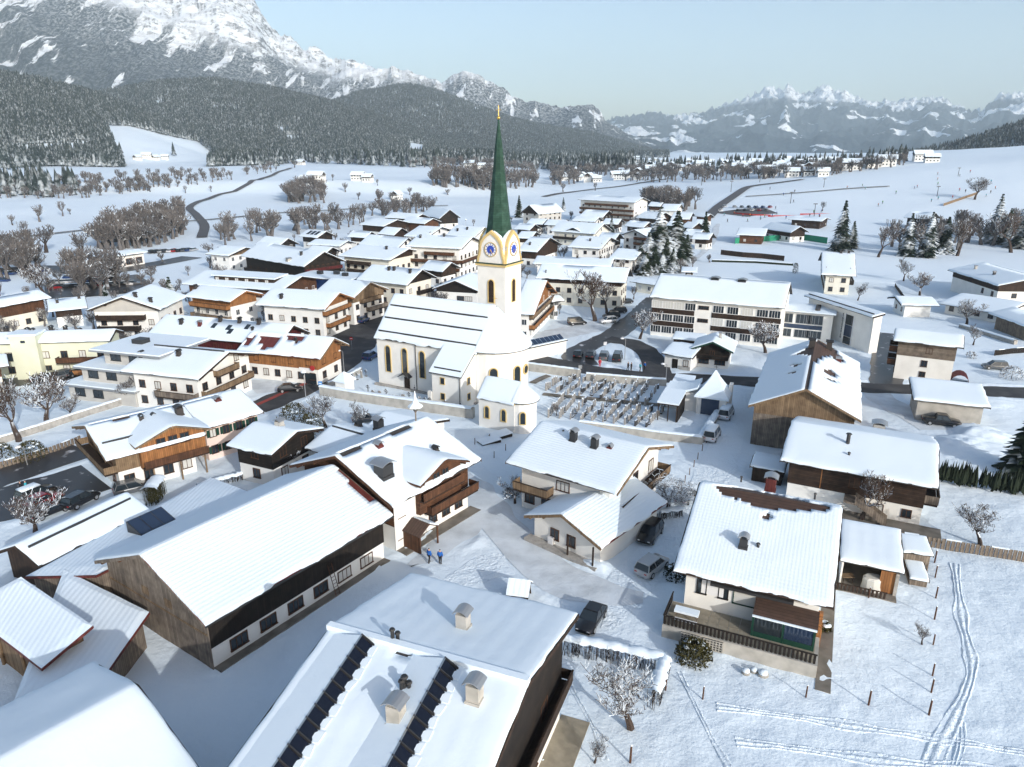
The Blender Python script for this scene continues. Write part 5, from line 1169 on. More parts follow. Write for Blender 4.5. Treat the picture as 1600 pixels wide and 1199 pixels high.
# ------------------------------------------------------------ houses of the village
VH = [  # label, front eave left, right, ridge end, which end, eave height, options
 ('white chalet with carved wooden gable balconies above the old farmhouse', (188,580),(311,593),(358,551),2,6.6, dict(wall='white', chim=[(222,560,'b'),(280,558,'b')], balc=[('R',2.8,-.45,.45,'wood_tan',1.2),('R',5.4,-.2,.2,'wood_tan',1.0),('F',2.8,-.1,.5,'wood_grey',1.3)], purlin='wood_brown', near=1, guards=(.05,))),
 ('long low roofed inn with many skylights behind the white chalet', (232,521),(436,540),(453,505),2,6.2, dict(upper='wood_red', hs=3.2, chim=[(284,508,'b'),(313,511,'r'),(345,504,'b'),(375,506,'b'),(405,508,'b'),(395,518,'b',.4,.6)])),
 ('timber and white shop house with bare red-brown tiles showing on its roof', (370,548),(501,561),(518,526),2,5.6, dict(upper='wood_orange', hs=3.0, roofm='roof_red', res=.7, patch=[[(385,528),(400,526),(392,540),(380,545)],[(404,527),(440,528),(425,546),(408,548)],[(445,527),(478,526),(470,538),(455,536)]], chim=[(462,534,'b',.4,.4)], win={'F': [(6,1.0,1.0,1.2),(4,3.7,.9,1.0)], 'R': [(2,1,1,1.2),(2,3.7,1,1)]}, purlin='wood_tan', under='wood_tan')),
 ('brown timber guest house with orange balconies left of the street', (288,463),(360,472),(385,455),2,7.6, dict(upper='wood_orange', hs=6.0, chim=[(306,453,'b')], balc=[('F',2.7,-.5,.5,'wood_tan',1.2),('F',5.4,-.5,.5,'wood_orange',1.2)], purlin='wood_orange', under='wood_orange')),
 ('white house with bright orange gable and balcony on the village street', (399,476),(508,484),(531,458),2,7.4, dict(wall='white', upper='wood_orange', hs=7.2, chim=[(440,468,'b')], balc=[('R',2.6,-.4,.4,'wood_orange',1.2),('R',5.6,-.5,.5,'wood_orange',1.0)], purlin='wood_orange', under='wood_orange', frame='wood_tan')),
 ('long hotel roof with a dark windowed dormer band behind the orange guest house', (284,444),(440,455),(473,434),2,6.5, dict(upper='wood_brown', hs=4)),
 ('black timber hotel with red panelled balconies on its gable', (376,400),(475,417.5),(507,394),2,8.0, dict(upper='wood_black', hs=.05, win={'R': [(7,3.6,.7,1.3),(7,6.4,.7,1.3),(6,1,.8,1.2)], 'F': [(7,3.6,.9,1.3),(7,1,.9,1.3)]}, balc=[('R',3.2,-.5,.5,'wood_red',1.0),('R',6.0,-.5,.5,'wood_red',1.0),('F',3.2,-.5,.5,'wood_black',1.2)], chim=[(451,409,'w',1.2,.9),(471,400,'b')], purlin='wood_black')),
 ('cream apartment house with dark balconies beside the black timber hotel', (529,400),(610,407),(640,391),2,7.6, dict(wall='cream', upper='wood_dark', hs=7.4, balc=[('F',2.6,-.4,.1,'wood_dark',1.2),('F',5.3,-.4,.1,'wood_dark',1.2)], chim=[(604,391,'b')])),
 ('white four storey hotel with rows of brown balconies left of the church spire', (634,385),(722,389),(739,371),2,10.5, dict(wall='white', balc=[('F',2.8,-.1,.5,'wood_brown',1.2),('F',5.4,-.5,.5,'wood_brown',1.2),('F',8.0,-.2,.4,'wood_brown',1.2),('R',5.4,-.5,.5,'wood_brown',1.2)], chim=[(657,373,'b'),(694,371,'b')])),
 ('cream fronted house with broad white roof right behind the church nave', (557,437),(637,446),(660,422),2,6.6, dict(wall='cream', upper='wood_black', hs=6.4, chim=[(608,424,'b'),(616,424,'b'),(641,428,'b')], balc=[('R',3.0,-.1,.5,'wood_black',1.0)])),
 ('pale roofed dark chalet at the outer edge of the village near the meadow', (399,382),(435,386),(450,372),2,5.0, dict(upper='wood_black', hs=2.4)),
 ('chalet with three dark solar panels on its roof by the meadow', (467,369),(496,372),(510,362),2,5.0, dict(upper='wood_black', hs=2.6)),
 ('low white bungalow beside the small bright spruce', (480,382),(532,385),(544,377),2,4.0, dict()),
 ('white house with plain roof behind the low bungalow', (542,370),(572,372),(580,362),2,5.0, dict(upper='wood_dark', hs=3)),
 ('broad snowy roof between the bungalow and the four storey hotel', (560,382),(622,388),(636,370),2,6.0, dict()),
 ('chalet with wide terrace roof at the far row below the field', (561,351),(600,354),(621,344),2,6.0, dict(upper='wood_dark', hs=3)),
 ('small gabled house in the middle of the left village rows', (590,366),(616,368),(628,357),2,5.0, dict(upper='wood_dark', hs=2.5)),
 ('red brown timber house in the far row left of the spire', (627,347),(664,350),(677,342),2,6.5, dict(upper='wood_brown', hs=.05)),
 ('white house with dark chimneys before the red brown timber house', (631,369),(668,371),(692,357),2,6.0, dict()),
 ('steep dark gabled lodge with roof windows in the farthest row', (659,336),(687,342),(701,326),2,5.5, dict(upper='wood_black', hs=2.5, smax=36)),
 ('low chalet behind the terrace roofed chalet', (600,340),(648,343),(660,335),2,5.5, dict(upper='wood_dark', hs=3)),
 ('broad white roof with dark chimneys just left of the spire', (697,367),(742,371),(752,350),2,7.0, dict(chim=[(715,362,'b'),(730,360,'b')])),
 ('house with dark timber gable right of the church tower', (808,392),(840,394),(860,372),2,6.0, dict(upper='wood_dark', hs=3.2, chim=[(828,384,'b')])),
 ('grey shingled tall barn house at the far village edge right of the spire', (841,335),(882,331),(829,319),1,7.5, dict(wall='grey_plaster', upper='wood_dark', hs=7.3, smax=34)),
 ('big hotel with stacked brown balconies in the far row', (903,312),(993,317),(915,304),1,13.0, dict(wall='white', balc=[('F',2.6,-.5,.5,'wood_brown',1.3),('F',5.2,-.5,.5,'wood_brown',1.3),('F',7.8,-.5,.5,'wood_brown',1.3),('F',10.4,-.4,.4,'wood_brown',1.3)], slope=16)),
 ('yellow chalet with a black cross gable right of the spire', (860,361),(930,366),(875,346),1,6.0, dict(wall='cream', balc=[('F',2.8,-.5,.5,'wood_black',1.2)])),
 ('white villa with grey roof edge in the middle of the right village rows', (887,386),(940,389),(955,372),2,6.2, dict(wall='white', chim=[(922,378,'b')])),
 ('low house with two chimneys left of the dark spruces', (951,404),(992,407),(965,389),1,5.0, dict()),
 ('long low snowy roof behind the cream apartment house', (832,412),(955,417),(841,402),1,4.5, dict(chim=[(902,404,'b'),(938,405,'b')])),
 ('cream apartment house behind the bare tree at the car park', (837,434),(978,442),(984,420),2,7.6, dict(wall='cream', upper='wood_dark', hs=6.2, chim=[(853,428,'p')])),
 ('wooden balconied guest house right behind the church tower', (800,490),(835,492),(862,442),2,6.5, dict(upper='wood_orange', hs=6.2, slope=22, balc=[('R',2.7,-.5,.5,'wood_orange',1.2),('R',5.2,-.5,.5,'wood_tan',1.0)], purlin='wood_orange', under='wood_orange')),
 ('white annex house beside the balconied guest house at the car park', (862,472),(882,470),(866,455),1,5.0, dict(slope=20)),
 ('cream villa with dark corner balcony above the kindergarten', (1283,429),(1338,432),(1283,395),1,6.0, dict(wall='cream', slope=16, chim=[(1314,397,'b'),(1326,397,'b')], balc=[('R',2.8,-.4,.4,'wood_black',1.4)])),
 ('little white house with snow roof on the slope right of the kindergarten', (1408,476.5),(1468,478),(1400,462.6),1,3.4, dict(wall='white', win={'L': [(2,1.2,.6,.9)]}, slope=14)),
 ('dark timber and white house on the slope at the right picture edge', (1481,422),(1560,447),(1622,430),2,6.2, dict(wall='white', upper='wood_dark', hs=4.4, slope=13, chim=[(1524,422,'w'),(1553,431,'k')], win={'F': [(2,2.6,.9,1.3,(.1,.5))], 'R': [(2,2.6,1.2,1.2)]})),
 ('long low white annex under the dark timber house on the slope', (1466,474),(1566,492),(1500,456),1,2.6, dict(wall='white', slope=9)),
 ('grey plank barn at the right edge below the dark timber house', (1545,490),(1606,512),(1580,474),1,3.6, dict(wall='wood_grey', win={}, slope=16)),
 ('low roofed building with yellow timber front beside the left car park', (155,405),(232,394),(143,395),1,4.5, dict(wall='white', slope=10, win={'F': [(4,.8,2.4,2.2)]}, frame='wood_orange')),
 ('long brown and cream apartment block at the left picture edge', (-40,487),(80,465),(62,454),2,6.5, dict(wall='cream', upper='wood_brown', hs=3.6)),
 ('small snowy house between the left apartment block and the grey gabled house', (75,487),(137,481),(90,468),1,4.5, dict(wall='white', upper='wood_dark', hs=2.6, chim=[(90,475,'b'),(124,468,'b')])),
 ('white chalet with tan gable at the far left of the village by the car park', (321,397),(358,400),(385,389),2,6.0, dict(wall='white', upper='wood_tan', hs=5.6)),
 ('corner of a yellow house at the left edge below the pale green hotel', (-40,580),(15,572),(2,557),2,5.0, dict(wall='cream', upper='wood_brown', hs=3)),
 ('small dark roofed house at the far right row beside the road', (994,340),(1026,343),(1008,330),1,5.0, dict(upper='wood_dark', hs=2.6)),
 ('pair house with dark gable in front of the big hotel', (905,338),(942,340),(915,328),1,5.0, dict(upper='wood_black', hs=2.6)),
 ('red fronted house below the big hotel', (972,333),(996,334),(976,326),1,5.0, dict(wall='wood_red')),
 ('snowy house left of the tall spruces in the right rows', (975,353),(1006,356),(1012,344),2,5.0, dict(upper='wood_dark', hs=2.6)),
 ('white house at the foot of the bare wood by the right road', (1030,329),(1058,330),(1037,319),1,5.0, dict()),
 ('grey roofed house beside the right road bend', (1048,342),(1078,343),(1055,333),1,4.5, dict(upper='wood_brown', hs=2)),
 ('dark gabled cabin right of the spruces, left one of two', (1064,355),(1082,357),(1090,346),2,4.5, dict(upper='wood_dark', hs=2)),
 ('dark gabled cabin right of the spruces, right one of two', (1082,352),(1098,353),(1104,344),2,4.5, dict(upper='wood_dark', hs=2)),
 ('white low roof behind the spruces near the tennis court', (1066,367),(1092,369),(1072,357),1,4.0, dict()),
 ('honey brown ski hut beside the green court fence', (1150,367),(1196,369),(1157,357),1,4.0, dict(wall='wood_brown_log')),
 ('dark gabled ski school house with white end wall', (1190,357),(1236,364),(1250,353),2,4.5, dict(upper='wood_dark', hs=2.4)),
 ('flat roofed ski hire hut at the foot of the piste', (1232,343),(1285,346),(1237,334),1,4.0, dict(wall='wood_dark', slope=8)),
 ('snow roofed timber barn on the ski slope', (1412,340),(1452,343),(1418,326),1,4.0, dict(wall='wood_dark', win={})),
 ('small chalet in the left group right of the spire', (803,358),(828,360),(836,350),2,5.0, dict(upper='wood_dark', hs=2.5)),
 ('small white house in the second row right of the spire', (822,350),(848,351),(855,343),2,5.0, dict(upper='wood_dark', hs=3)),
 ('snowy cottage at the foot of the grey shingled barn house', (806,372),(830,373),(838,363),2,4.5, dict(upper='wood_dark', hs=2.5)),
 ('plain snowy roof between the yellow chalet and the white villa', (893,345),(930,347),(900,338),1,5.0, dict()),
 ('narrow house in front of the red fronted house', (940,350),(966,351),(946,342),1,5.0, dict(upper='wood_dark', hs=2.6)),
 ('flat roofed garages behind the school corner', (984,440),(1026,446),(996,425),1,3.2, dict(wall='cream', slope=5, mono=True, cat='garage')),
 ('snowy roof left of the lone dark spruce at the right road', (1080,373),(1108,375),(1086,363),1,4.5, dict(upper='wood_dark', hs=2.4)),
 ('low cabin right above the dark spruce group', (1040,352),(1062,354),(1045,344),1,4.5, dict(upper='wood_black', hs=2.2)),
 ('white house in front of the grey shingled barn house', (850,351),(880,353),(856,343),1,5.0, dict()),
 ('dark sided house between the yellow chalet and the white villa', (932,375),(960,377),(968,365),2,5.0, dict(upper='wood_black', hs=2.6)),
 ('dark timber house behind the black timber hotel', (476,394),(508,397),(520,387),2,5.5, dict(upper='wood_black', hs=2.6)),
 ('snowy roofed house behind the church ridge left of the tower', (655,421),(692,425),(706,411),2,5.0, dict(upper='wood_dark', hs=3)),
 ('small chalet at the far end of the right village row', (1012,322),(1032,323),(1016,315),1,5.0, dict(upper='wood_brown', hs=2.6)),
 ('brown chalet below the leafless grove by the road', (1084,338),(1104,340),(1088,330),1,4.5, dict(upper='wood_brown', hs=2)),
 ('low flat hut above the school roof on the left', (1064,425),(1090,426),(1066,418),1,3.0, dict(wall='wood_dark', slope=5, mono=True, cat='shed')),
]
for lb, E1, E2, R, wh_, he, op in VH:
    op = dict(op); op.setdefault('ts', .3); op.setdefault('oe', 1.1); op.setdefault('ov', 1.5); cat = op.pop('cat', 'house')
    far = (E1[1]+E2[1])/2 < 372
    op.setdefault('res', 3.0 if far else 1.4); op.setdefault('wlen', 4.0 if far else 3.0)
    if far: op['oe'] = 1.0
    op.setdefault('hs', None if 'upper' not in op else 2.5)
    if op.get('hs') is None: op.pop('hs')
    if WR.random() < .4 and not op.get('mono'): op.setdefault('ridge_bare', (WR.uniform(-1, -.2), WR.uniform(0, 1), .3))
    if WR.random() < .35: op.setdefault('frame', 'metal_white')
    H_ = eave_house('house' if cat == 'house' else cat, lb, E1, E2, R, wh_, he, cat=cat, **op)
    if lb.startswith('chalet with three dark solar'):
        for i in range(3):
            m = MB(); x = -3+i*2.6; v0, v1 = -H_.hw*.75, -H_.hw*.2; m.add([(x, v, H_.zr-abs(v)*H_.tan+.45) for x, v in ((x, v0), (x+1.9, v0), (x+1.9, v1), (x, v1))], [(0,1,2,3)]); m.build('solar_panel', 'solar', H_.root)
    if lb.startswith('yellow chalet'): cross_gable(H_, 0, 9, H_.he+.2, .6, 22, 'wood_black', 2, 3.2, under='wood_black')
    if lb.startswith('long hotel roof'):
        m = MB(); v0, v1 = -H_.hw*.62, -.3; z = H_.zr; m.box(-.25*H_.L, .35*H_.L, v0, v1, z-2.4, z+.0); dm = m.build('dormer', 'wood_dark', H_.root)
        m = MB(); m.extr([(-.27*H_.L, v0-.5, z+.0), (-.27*H_.L, v1, z+.35), (-.27*H_.L, v1, z+.7), (-.27*H_.L, v0-.5, z+.3)], (.64*H_.L, 0, 0)); m.build('dormer_snow', 'snow', dm)
        for i in range(6): o = place('window', window_mesh(1.1, .9, 'wood_brown', 1), dm, (-.22*H_.L+i*.1*H_.L, v0-.02, z-1.3)); place('pane', pane_mesh(1.1, .9, 'curtain'), o)
    if lb.startswith('long low roofed inn'):
        for px in ((335,512),(358,515),(387,514),(360,521)):
            p = H_.roof_hit(*px); m = MB(); z = H_.zr-abs(p.y)*H_.tan+.36
            m.extr([(p.x-.45, p.y-.6, z-.6*H_.tan), (p.x+.45, p.y-.6, z-.6*H_.tan), (p.x+.45, p.y+.6, z+.6*H_.tan), (p.x-.45, p.y+.6, z+.6*H_.tan)], (0, 0, .12)); m.build('skylight', 'glass', H_.root)
    if lb.startswith('timber and white shop'):
        m = MB(); m.box(.2*H_.L, .2*H_.L+3.2, -H_.vf-.16, -H_.vf-.08, 2.5, 3.2); m.build('shop_sign', 'sign_white', H_.root)
        m = MB(); m.box(.26*H_.L, .26*H_.L+2.4, -H_.vf-.1, -H_.vf-.02, .1, 2.2); m.build('shop_window', 'glass', H_.root)
        m = MB(); m.tube((.37*H_.L, -H_.vf-.4, 3.4), (.37*H_.L, -H_.vf-.55, 3.4), .5, .5, 14); m.build('emblem', 'sign_red', H_.root)
GH = [
 ('grey and white chalet with dark balconies, gable towards the viewer, left of the tall spruce', (136,485.5),(250,484.4),16,7.4,20, dict(wall='white', upper='grey_plaster', hs=6.9, balc=[('L',2.7,-.45,.2,'wood_black',1.3),('L',5.2,-.45,.3,'wood_dark',1.3)], chim=[(196,458,'b'),(212,466,'b'),(236,474,'b')], purlin='wood_dark')),
 ('timber gabled house with grey balconies at the corner of the church square', (552,467),(607,452),13,7.0,22, dict(wall='white', upper='wood_tan', hs=5.6, balc=[('L',2.7,-.1,.5,'wood_grey',1.2),('L',5.2,-.3,.3,'wood_tan',1.1)], purlin='wood_tan', under='wood_tan')),
 ('black gabled house with a white lower wall behind the church tower', (675,452),(748,456),14,4.6,21, dict(wall='white', upper='wood_black', hs=3.9, win={'L': [(2,1.6,2.0,1.2,(0,.4))]})),
 ('white house with a red brown balcony beside the dark spruces', (970,367),(1012,371),14,6.4,20, dict(wall='white', balc=[('L',2.8,0,.5,'wood_brown',1.2),('L',5.0,0,.5,'wood_brown',1.2)])),
]
for lb, G1, G2, dp, he, sl, op in GH:
    gable_house('house', lb, G1, G2, dp, he, sl, res=1.3, ts=.3, **op)
# pale green hotel with stair tower
ho = eave_house('hotel', 'pale yellow-green hotel with a square stair tower at the left edge', (-45,539), (172,532), (157,502), 2, 7.0, z0=0, cat='hotel', wall='pale_green', oe=.7, ov=.8, ts=.28, res=1.2, chim=[(10,519,'b'),(42,514,'b'),(52,524,'b'),(80,516,'b'),(122,506,'b'),(102,514,'b')],
   balc=[('F',3.0,.1,.5,'wood_brown',1.6),('F',.4,.12,.5,'wood_orange',1.4)])
p = ho.Mi @ un(70,580); m = MB(); m.box(p.x-2.3, p.x+2.3, -ho.vf-1.6, -ho.vf+2, -.3, 8.6); tw_ = m.build('stair_tower', 'pale_green', ho.root)
m = MB(); m.box(p.x-2.6, p.x+2.6, -ho.vf-1.9, -ho.vf+2.2, 8.6, 8.95); m.build('tower_roof_snow', 'snow', tw_)
m = MB(); m.box(p.x-.4, p.x+.4, -ho.vf-1.64, -ho.vf-1.58, 7.2, 7.7); m.build('tower_window', 'glass', tw_)
for i in range(5): m = MB(); x = p.x-9.5+i*1.4; m.box(x, x+1.25, -ho.vf-.5, -ho.vf-.02, 3.4, 4.9); m.build('dark_window', 'glass', ho.root)
# modern grey house with stacked flat roofs
mg = thing('modern_house', 'modern grey house of stacked flat roofed storeys behind the white chalet', 'house', un(178,628), math.radians(-17))
for (x0, x1, y0, y1, z0, z1, o_) in ((-8.5, 6, -1, 9, -.3, 2.7, .8), (-6.5, 7, .5, 10, 3.0, 5.6, .9), (-3, 9, 2.5, 12, 5.9, 8.5, 1.6)):
    st = place('storey', None, mg); m = MB(); m.box(x0, x1, y0, y1, z0, z1); m.build('wall', 'grey_plaster', st)
    m = MB(); m.box(x0-o_, x1+o_, y0-o_, y1+o_, z1, z1+.3); m.build('flat_roof', 'metal_grey', st)
    m = MB(); m.box(x0-o_+.12, x1+o_-.12, y0-o_+.12, y1+o_-.12, z1+.3, z1+.5); m.build('roof_snow', 'snow', st)
    for x in (x0+2.5, x0+6.5): o = place('window', window_mesh(2.0, 1.3, 'metal_dark', 1), st, (x, y0-.02, max(z0, 0)+.9)); place('pane', pane_mesh(2.0, 1.3, 'glass'), o)
m = MB(); m.box(0, 2.2, 6, 8, 8.9, 9.8); m.build('roof_unit', 'metal_dark', mg)
# dark blue flat roofed block
bb = thing('flat_block', 'low dark blue flat roofed block behind the orange balconied house', 'building', un(520,466), math.radians(-17))
m = MB(); m.box(-11, 8, -3, 8, -.3, 6.2); m.build('wall', 'paint_blue', bb)
m = MB(); m.box(-11.3, 8.3, -3.3, 8.3, 6.2, 6.55); m.build('roof_snow', 'snow', bb)
for x, y in ((-6, 2), (-1, 3), (3, 1)): m = MB(); m.box(x, x+1.6, y, y+1.2, 6.5, 7.5); m.build('roof_unit', 'metal_dark', bb)
# ------------------------------------------------------------ mountains
def mountain_mat(name, zline, znoise, sx, sy, thr, patch=None, forest=(.022, .034, .04), speck=.05, xk=0., sp0=.18, dust=.5, rock=(.46, .55)):
    """forest up to a wandering tree line, gullies and alps of snow in it, rock breaking through the snow above"""
    m = bpy.data.materials.new(name); m.use_nodes = True; nt = m.node_tree; N = nt.nodes; Lk = nt.links; b = N['Principled BSDF']
    b.inputs['Roughness'].default_value = .9; b.inputs['Specular IOR Level'].default_value = .1
    tc = N.new('ShaderNodeTexCoord'); P = tc.outputs['Object']
    def noise(scale, detail=5, rough=.6, dist=0.):
        q = N.new('ShaderNodeMapping'); q.inputs['Scale'].default_value = scale; Lk.new(P, q.inputs['Vector'])
        n = N.new('ShaderNodeTexNoise'); n.inputs['Scale'].default_value = 1; n.inputs['Detail'].default_value = detail; n.inputs['Roughness'].default_value = rough; n.inputs['Distortion'].default_value = dist; Lk.new(q.outputs[0], n.inputs['Vector']); return n.outputs['Fac']
    def mt(op, a, c):
        q = N.new('ShaderNodeMath'); q.operation = op
        for k, v in enumerate((a, c)):
            if isinstance(v, (int, float)): q.inputs[k].default_value = v
            else: Lk.new(v, q.inputs[k])
        return q.outputs[0]
    def rng_(v, a, c, lo=0., hi=1.):
        r = N.new('ShaderNodeMapRange'); r.interpolation_type = 'SMOOTHSTEP'; r.inputs['From Min'].default_value = a; r.inputs['From Max'].default_value = c; r.inputs['To Min'].default_value = lo; r.inputs['To Max'].default_value = hi; Lk.new(v, r.inputs['Value']); return r.outputs[0]
    def mix(f, A, B):
        q = N.new('ShaderNodeMix'); q.data_type = 'RGBA'; Lk.new(f, q.inputs[0])
        for k, v in ((6, A), (7, B)):
            if isinstance(v, tuple): q.inputs[k].default_value = (*v, 1)
            else: Lk.new(v, q.inputs[k])
        return q.outputs[2]
    s = N.new('ShaderNodeSeparateXYZ'); Lk.new(P, s.inputs[0]); z = s.outputs[2]
    g = N.new('ShaderNodeNewGeometry'); gs = N.new('ShaderNodeSeparateXYZ'); Lk.new(g.outputs['True Normal'], gs.inputs[0])
    zl = mt('ADD', z, mt('MULTIPLY', s.outputs[0], xk)) if xk else z
    zz = mt('ADD', zl, mt('MULTIPLY', mt('SUBTRACT', noise((1/450, 1/1100, 1/450), 6, .62), .5), -znoise))
    hfrac = rng_(zl, zline-420, zline, 0, 1)                                 # frost grows with height
    treeh = rng_(zz, zline-50, zline+70, 1, 0)
    big = noise((1/sx, 1/sy, 1/sy), 5, .58, .4); fine = noise((1/(sx*.4), 1/(sy*.5), 1/(sy*.5)), 4, .6, .3)
    st1 = rng_(mt('ADD', big, mt('MULTIPLY', hfrac, .07)), thr, thr+.035); st2 = rng_(mt('ADD', fine, mt('MULTIPLY', hfrac, .10)), thr+.10, thr+.15)
    snowy_ = mt('MAXIMUM', st1, st2)
    if patch: snowy_ = mt('MAXIMUM', snowy_, rng_(noise((1/patch[0], 1/patch[1], 1/patch[2]), 4, .5, .6), patch[3], patch[3]+.02))
    treed = mt('MULTIPLY', treeh, mt('SUBTRACT', 1.0, snowy_))
    sp = noise((speck, speck*.45, speck*.7), 3, .7); spk = mt('MULTIPLY', rng_(sp, .40, .66), mt('ADD', sp0, mt('MULTIPLY', hfrac, dust)))
    fcol = mix(spk, forest, (.66, .70, .74))
    rk = mt('MULTIPLY', rng_(noise((1/70, 1/110, 1/38), 8, .72), *rock), rng_(gs.outputs[2], .60, .93, 1, .16))
    rcol = mix(rk, (.82, .86, .89), (.17, .175, .185))
    Lk.new(mix(treed, rcol, fcol), b.inputs['Base Color'])
    bp = N.new('ShaderNodeBump'); bp.inputs['Strength'].default_value = 1.0; bp.inputs['Distance'].default_value = 18; Lk.new(noise((1/60, 1/110, 1/60), 7, .65), bp.inputs['Height']); Lk.new(bp.outputs[0], b.inputs['Normal'])
    MATS[name] = m
mountain_mat('massif', 150, 330, 95, 620, .605, speck=.085, xk=.3, dust=.45)
mountain_mat('side_ridge', 470, 220, 90, 420, .61, speck=.085, sp0=.28, dust=.6)
mountain_mat('far_range', 690, 260, 420, 1500, .70, patch=(650, 1500, 190, .55), forest=(.03, .045, .06), speck=.02, sp0=.03, dust=.15, rock=(.5, .62))
def mountain(name, label, pts, rf, rr, rmax, th_px, mat, amp, jag, pw=1.25, nth=420, nr=150, base=16, seed=1):
    tt, zz = ridge(pts, rr); t0, t1 = [math.atan2(ray(p, 200).x, ray(p, 200).y) for p in th_px]
    th = np.linspace(t0, t1, nth); r = rf+(rmax-rf)*np.linspace(0, 1, nr)**1.0; TH, R = np.meshgrid(th, r, indexing='ij')
    X = R*np.sin(TH); Y = R*np.cos(TH); zr = np.interp(TH, tt, zz)
    t = (R-rf)/(rr-rf); up = np.clip(t, 0, 1)**pw; dn = 1-.55*np.clip((R-rr)/(rmax-rr+1), 0, 1)
    n = fbm(TH*rr/520, R/1500+TH*3, 6, seed, True); n2 = fbm(X/300, Y/300, 6, seed+9)
    Z = base+(zr-base)*up*dn+(n-.62)*amp*1.5*np.clip(t*1.5, 0, 1)*np.clip(1.1-t, .06, 1)+(n2-.48)*amp*.5*np.clip(t*2, 0, 1)*np.clip(1.1-t, .1, 1)
    Z += (fbm(TH*rr/90, R/300, 5, seed+3, True)-.6)*jag*2*np.clip((t-.55)*2.2, 0, 1)
    tag(grid_mesh(name, X, Y, Z, [mat]), label, kind='structure')
mountain('mountain', 'tall snowy massif with rocky top and forested lower flanks', [(-900,-40),(-300,-70),(0,-60),(100,-70),(200,-62),(300,-45),(360,-28),(385,-4),(398,6),(408,20),(420,40),(440,52),(480,72),(530,95),(570,104),(600,114),(660,142),(760,192),(850,235),(1000,252)], 3300, 6200, 7200, (-420, 1000), 'massif', 330, 60, 1.2, nth=520, nr=170, seed=2)
mountain('mountain_ridge', 'forested ridge with rocky knobs behind the church spire', [(440,190),(500,130),(540,106),(580,107),(620,105),(650,113),(690,128),(705,118),(730,112),(745,114),(790,141),(840,161),(880,171),(905,164),(925,165),(938,173),(945,188),(975,210),(1000,224),(1050,244),(1100,256)], 3700, 5000, 5800, (430, 1110), 'side_ridge', 150, 30, 1.1, nth=420, nr=110, seed=5)
mountain('mountain_range', 'distant jagged snowy range above blue forests and white alps', [(500,230),(800,215),(960,190),(1000,184),(1030,180),(1060,186),(1100,180),(1130,166),(1160,158),(1180,150),(1195,141),(1203,138),(1215,146),(1232,136),(1248,150),(1268,150),(1280,142),(1292,139),(1305,146),(1320,143),(1338,157),(1352,163),(1375,166),(1410,160),(1450,156),(1480,160),(1500,172),(1518,180),(1532,176),(1552,160),(1570,152),(1600,149),(1700,140),(1850,165),(2100,150)], 4700, 13000, 15500, (480, 2150), 'far_range', 460, 170, 1.7, nth=560, nr=150, base=14, seed=8)
th = np.radians(np.linspace(-60, 70, 80)); r = np.linspace(4600, 16000, 30); TH, R = np.meshgrid(th, r, indexing='ij')
tag(grid_mesh('valley_floor', R*np.sin(TH), R*np.cos(TH), R*0+17.0, ['snow_field']), 'far valley floor under the mountains', kind='structure')
# ------------------------------------------------------------ trees
def spruce_far_mesh(seed):
    random.seed(seed); m = MB(); n = 7
    for k, (z0, z1, r) in enumerate(((.06, .5, .21), (.28, .74, .165), (.52, 1.0, .115))):
        ring = [(r*random.uniform(.7, 1.2)*math.cos(2*PI*i/n+k), r*random.uniform(.7, 1.2)*math.sin(2*PI*i/n+k), z0+random.uniform(-.05, .05)) for i in range(n)]
        m.add(ring+[(random.uniform(-.01, .01), 0, z1)], [(i, (i+1) % n, n) for i in range(n)])
    m.tube((0, 0, -.02), (0, 0, .15), .018, .015, 4)
    return m
def spruce_mesh(seed, tiers=22, nb=15):
    random.seed(seed); m = MB()
    for k in range(tiers):
        f = k/(tiers-1); z = .08+.88*f; r = .24*(1-f)**.85+.012; n = max(5, int(nb*(1-f*.5))); a0 = random.random()*6
        for i in range(n):
            a = a0+2*PI*i/n+random.uniform(-.2, .2); rr_ = r*random.uniform(.7, 1.18); w = .062*(1-f*.6)*random.uniform(.8, 1.3); dr = .35*rr_*random.uniform(.5, 1.3)
            c, s = math.cos(a), math.sin(a); P_ = lambda d, o, h: (d*c-o*s, d*s+o*c, h)
            zz = z+random.uniform(-.015, .015)
            m.add([P_(.01, -w*.5, zz+.02), P_(.01, w*.5, zz+.02), P_(rr_*.55, w, zz-dr*.35), P_(rr_*.55, -w, zz-dr*.35), P_(rr_, 0, zz-dr), P_(rr_*.5, 0, zz-dr*.35+.022)], [(0, 1, 5), (1, 2, 5), (2, 4, 5), (4, 3, 5), (3, 0, 5), (0, 3, 2, 1), (3, 4, 2)])
    return m
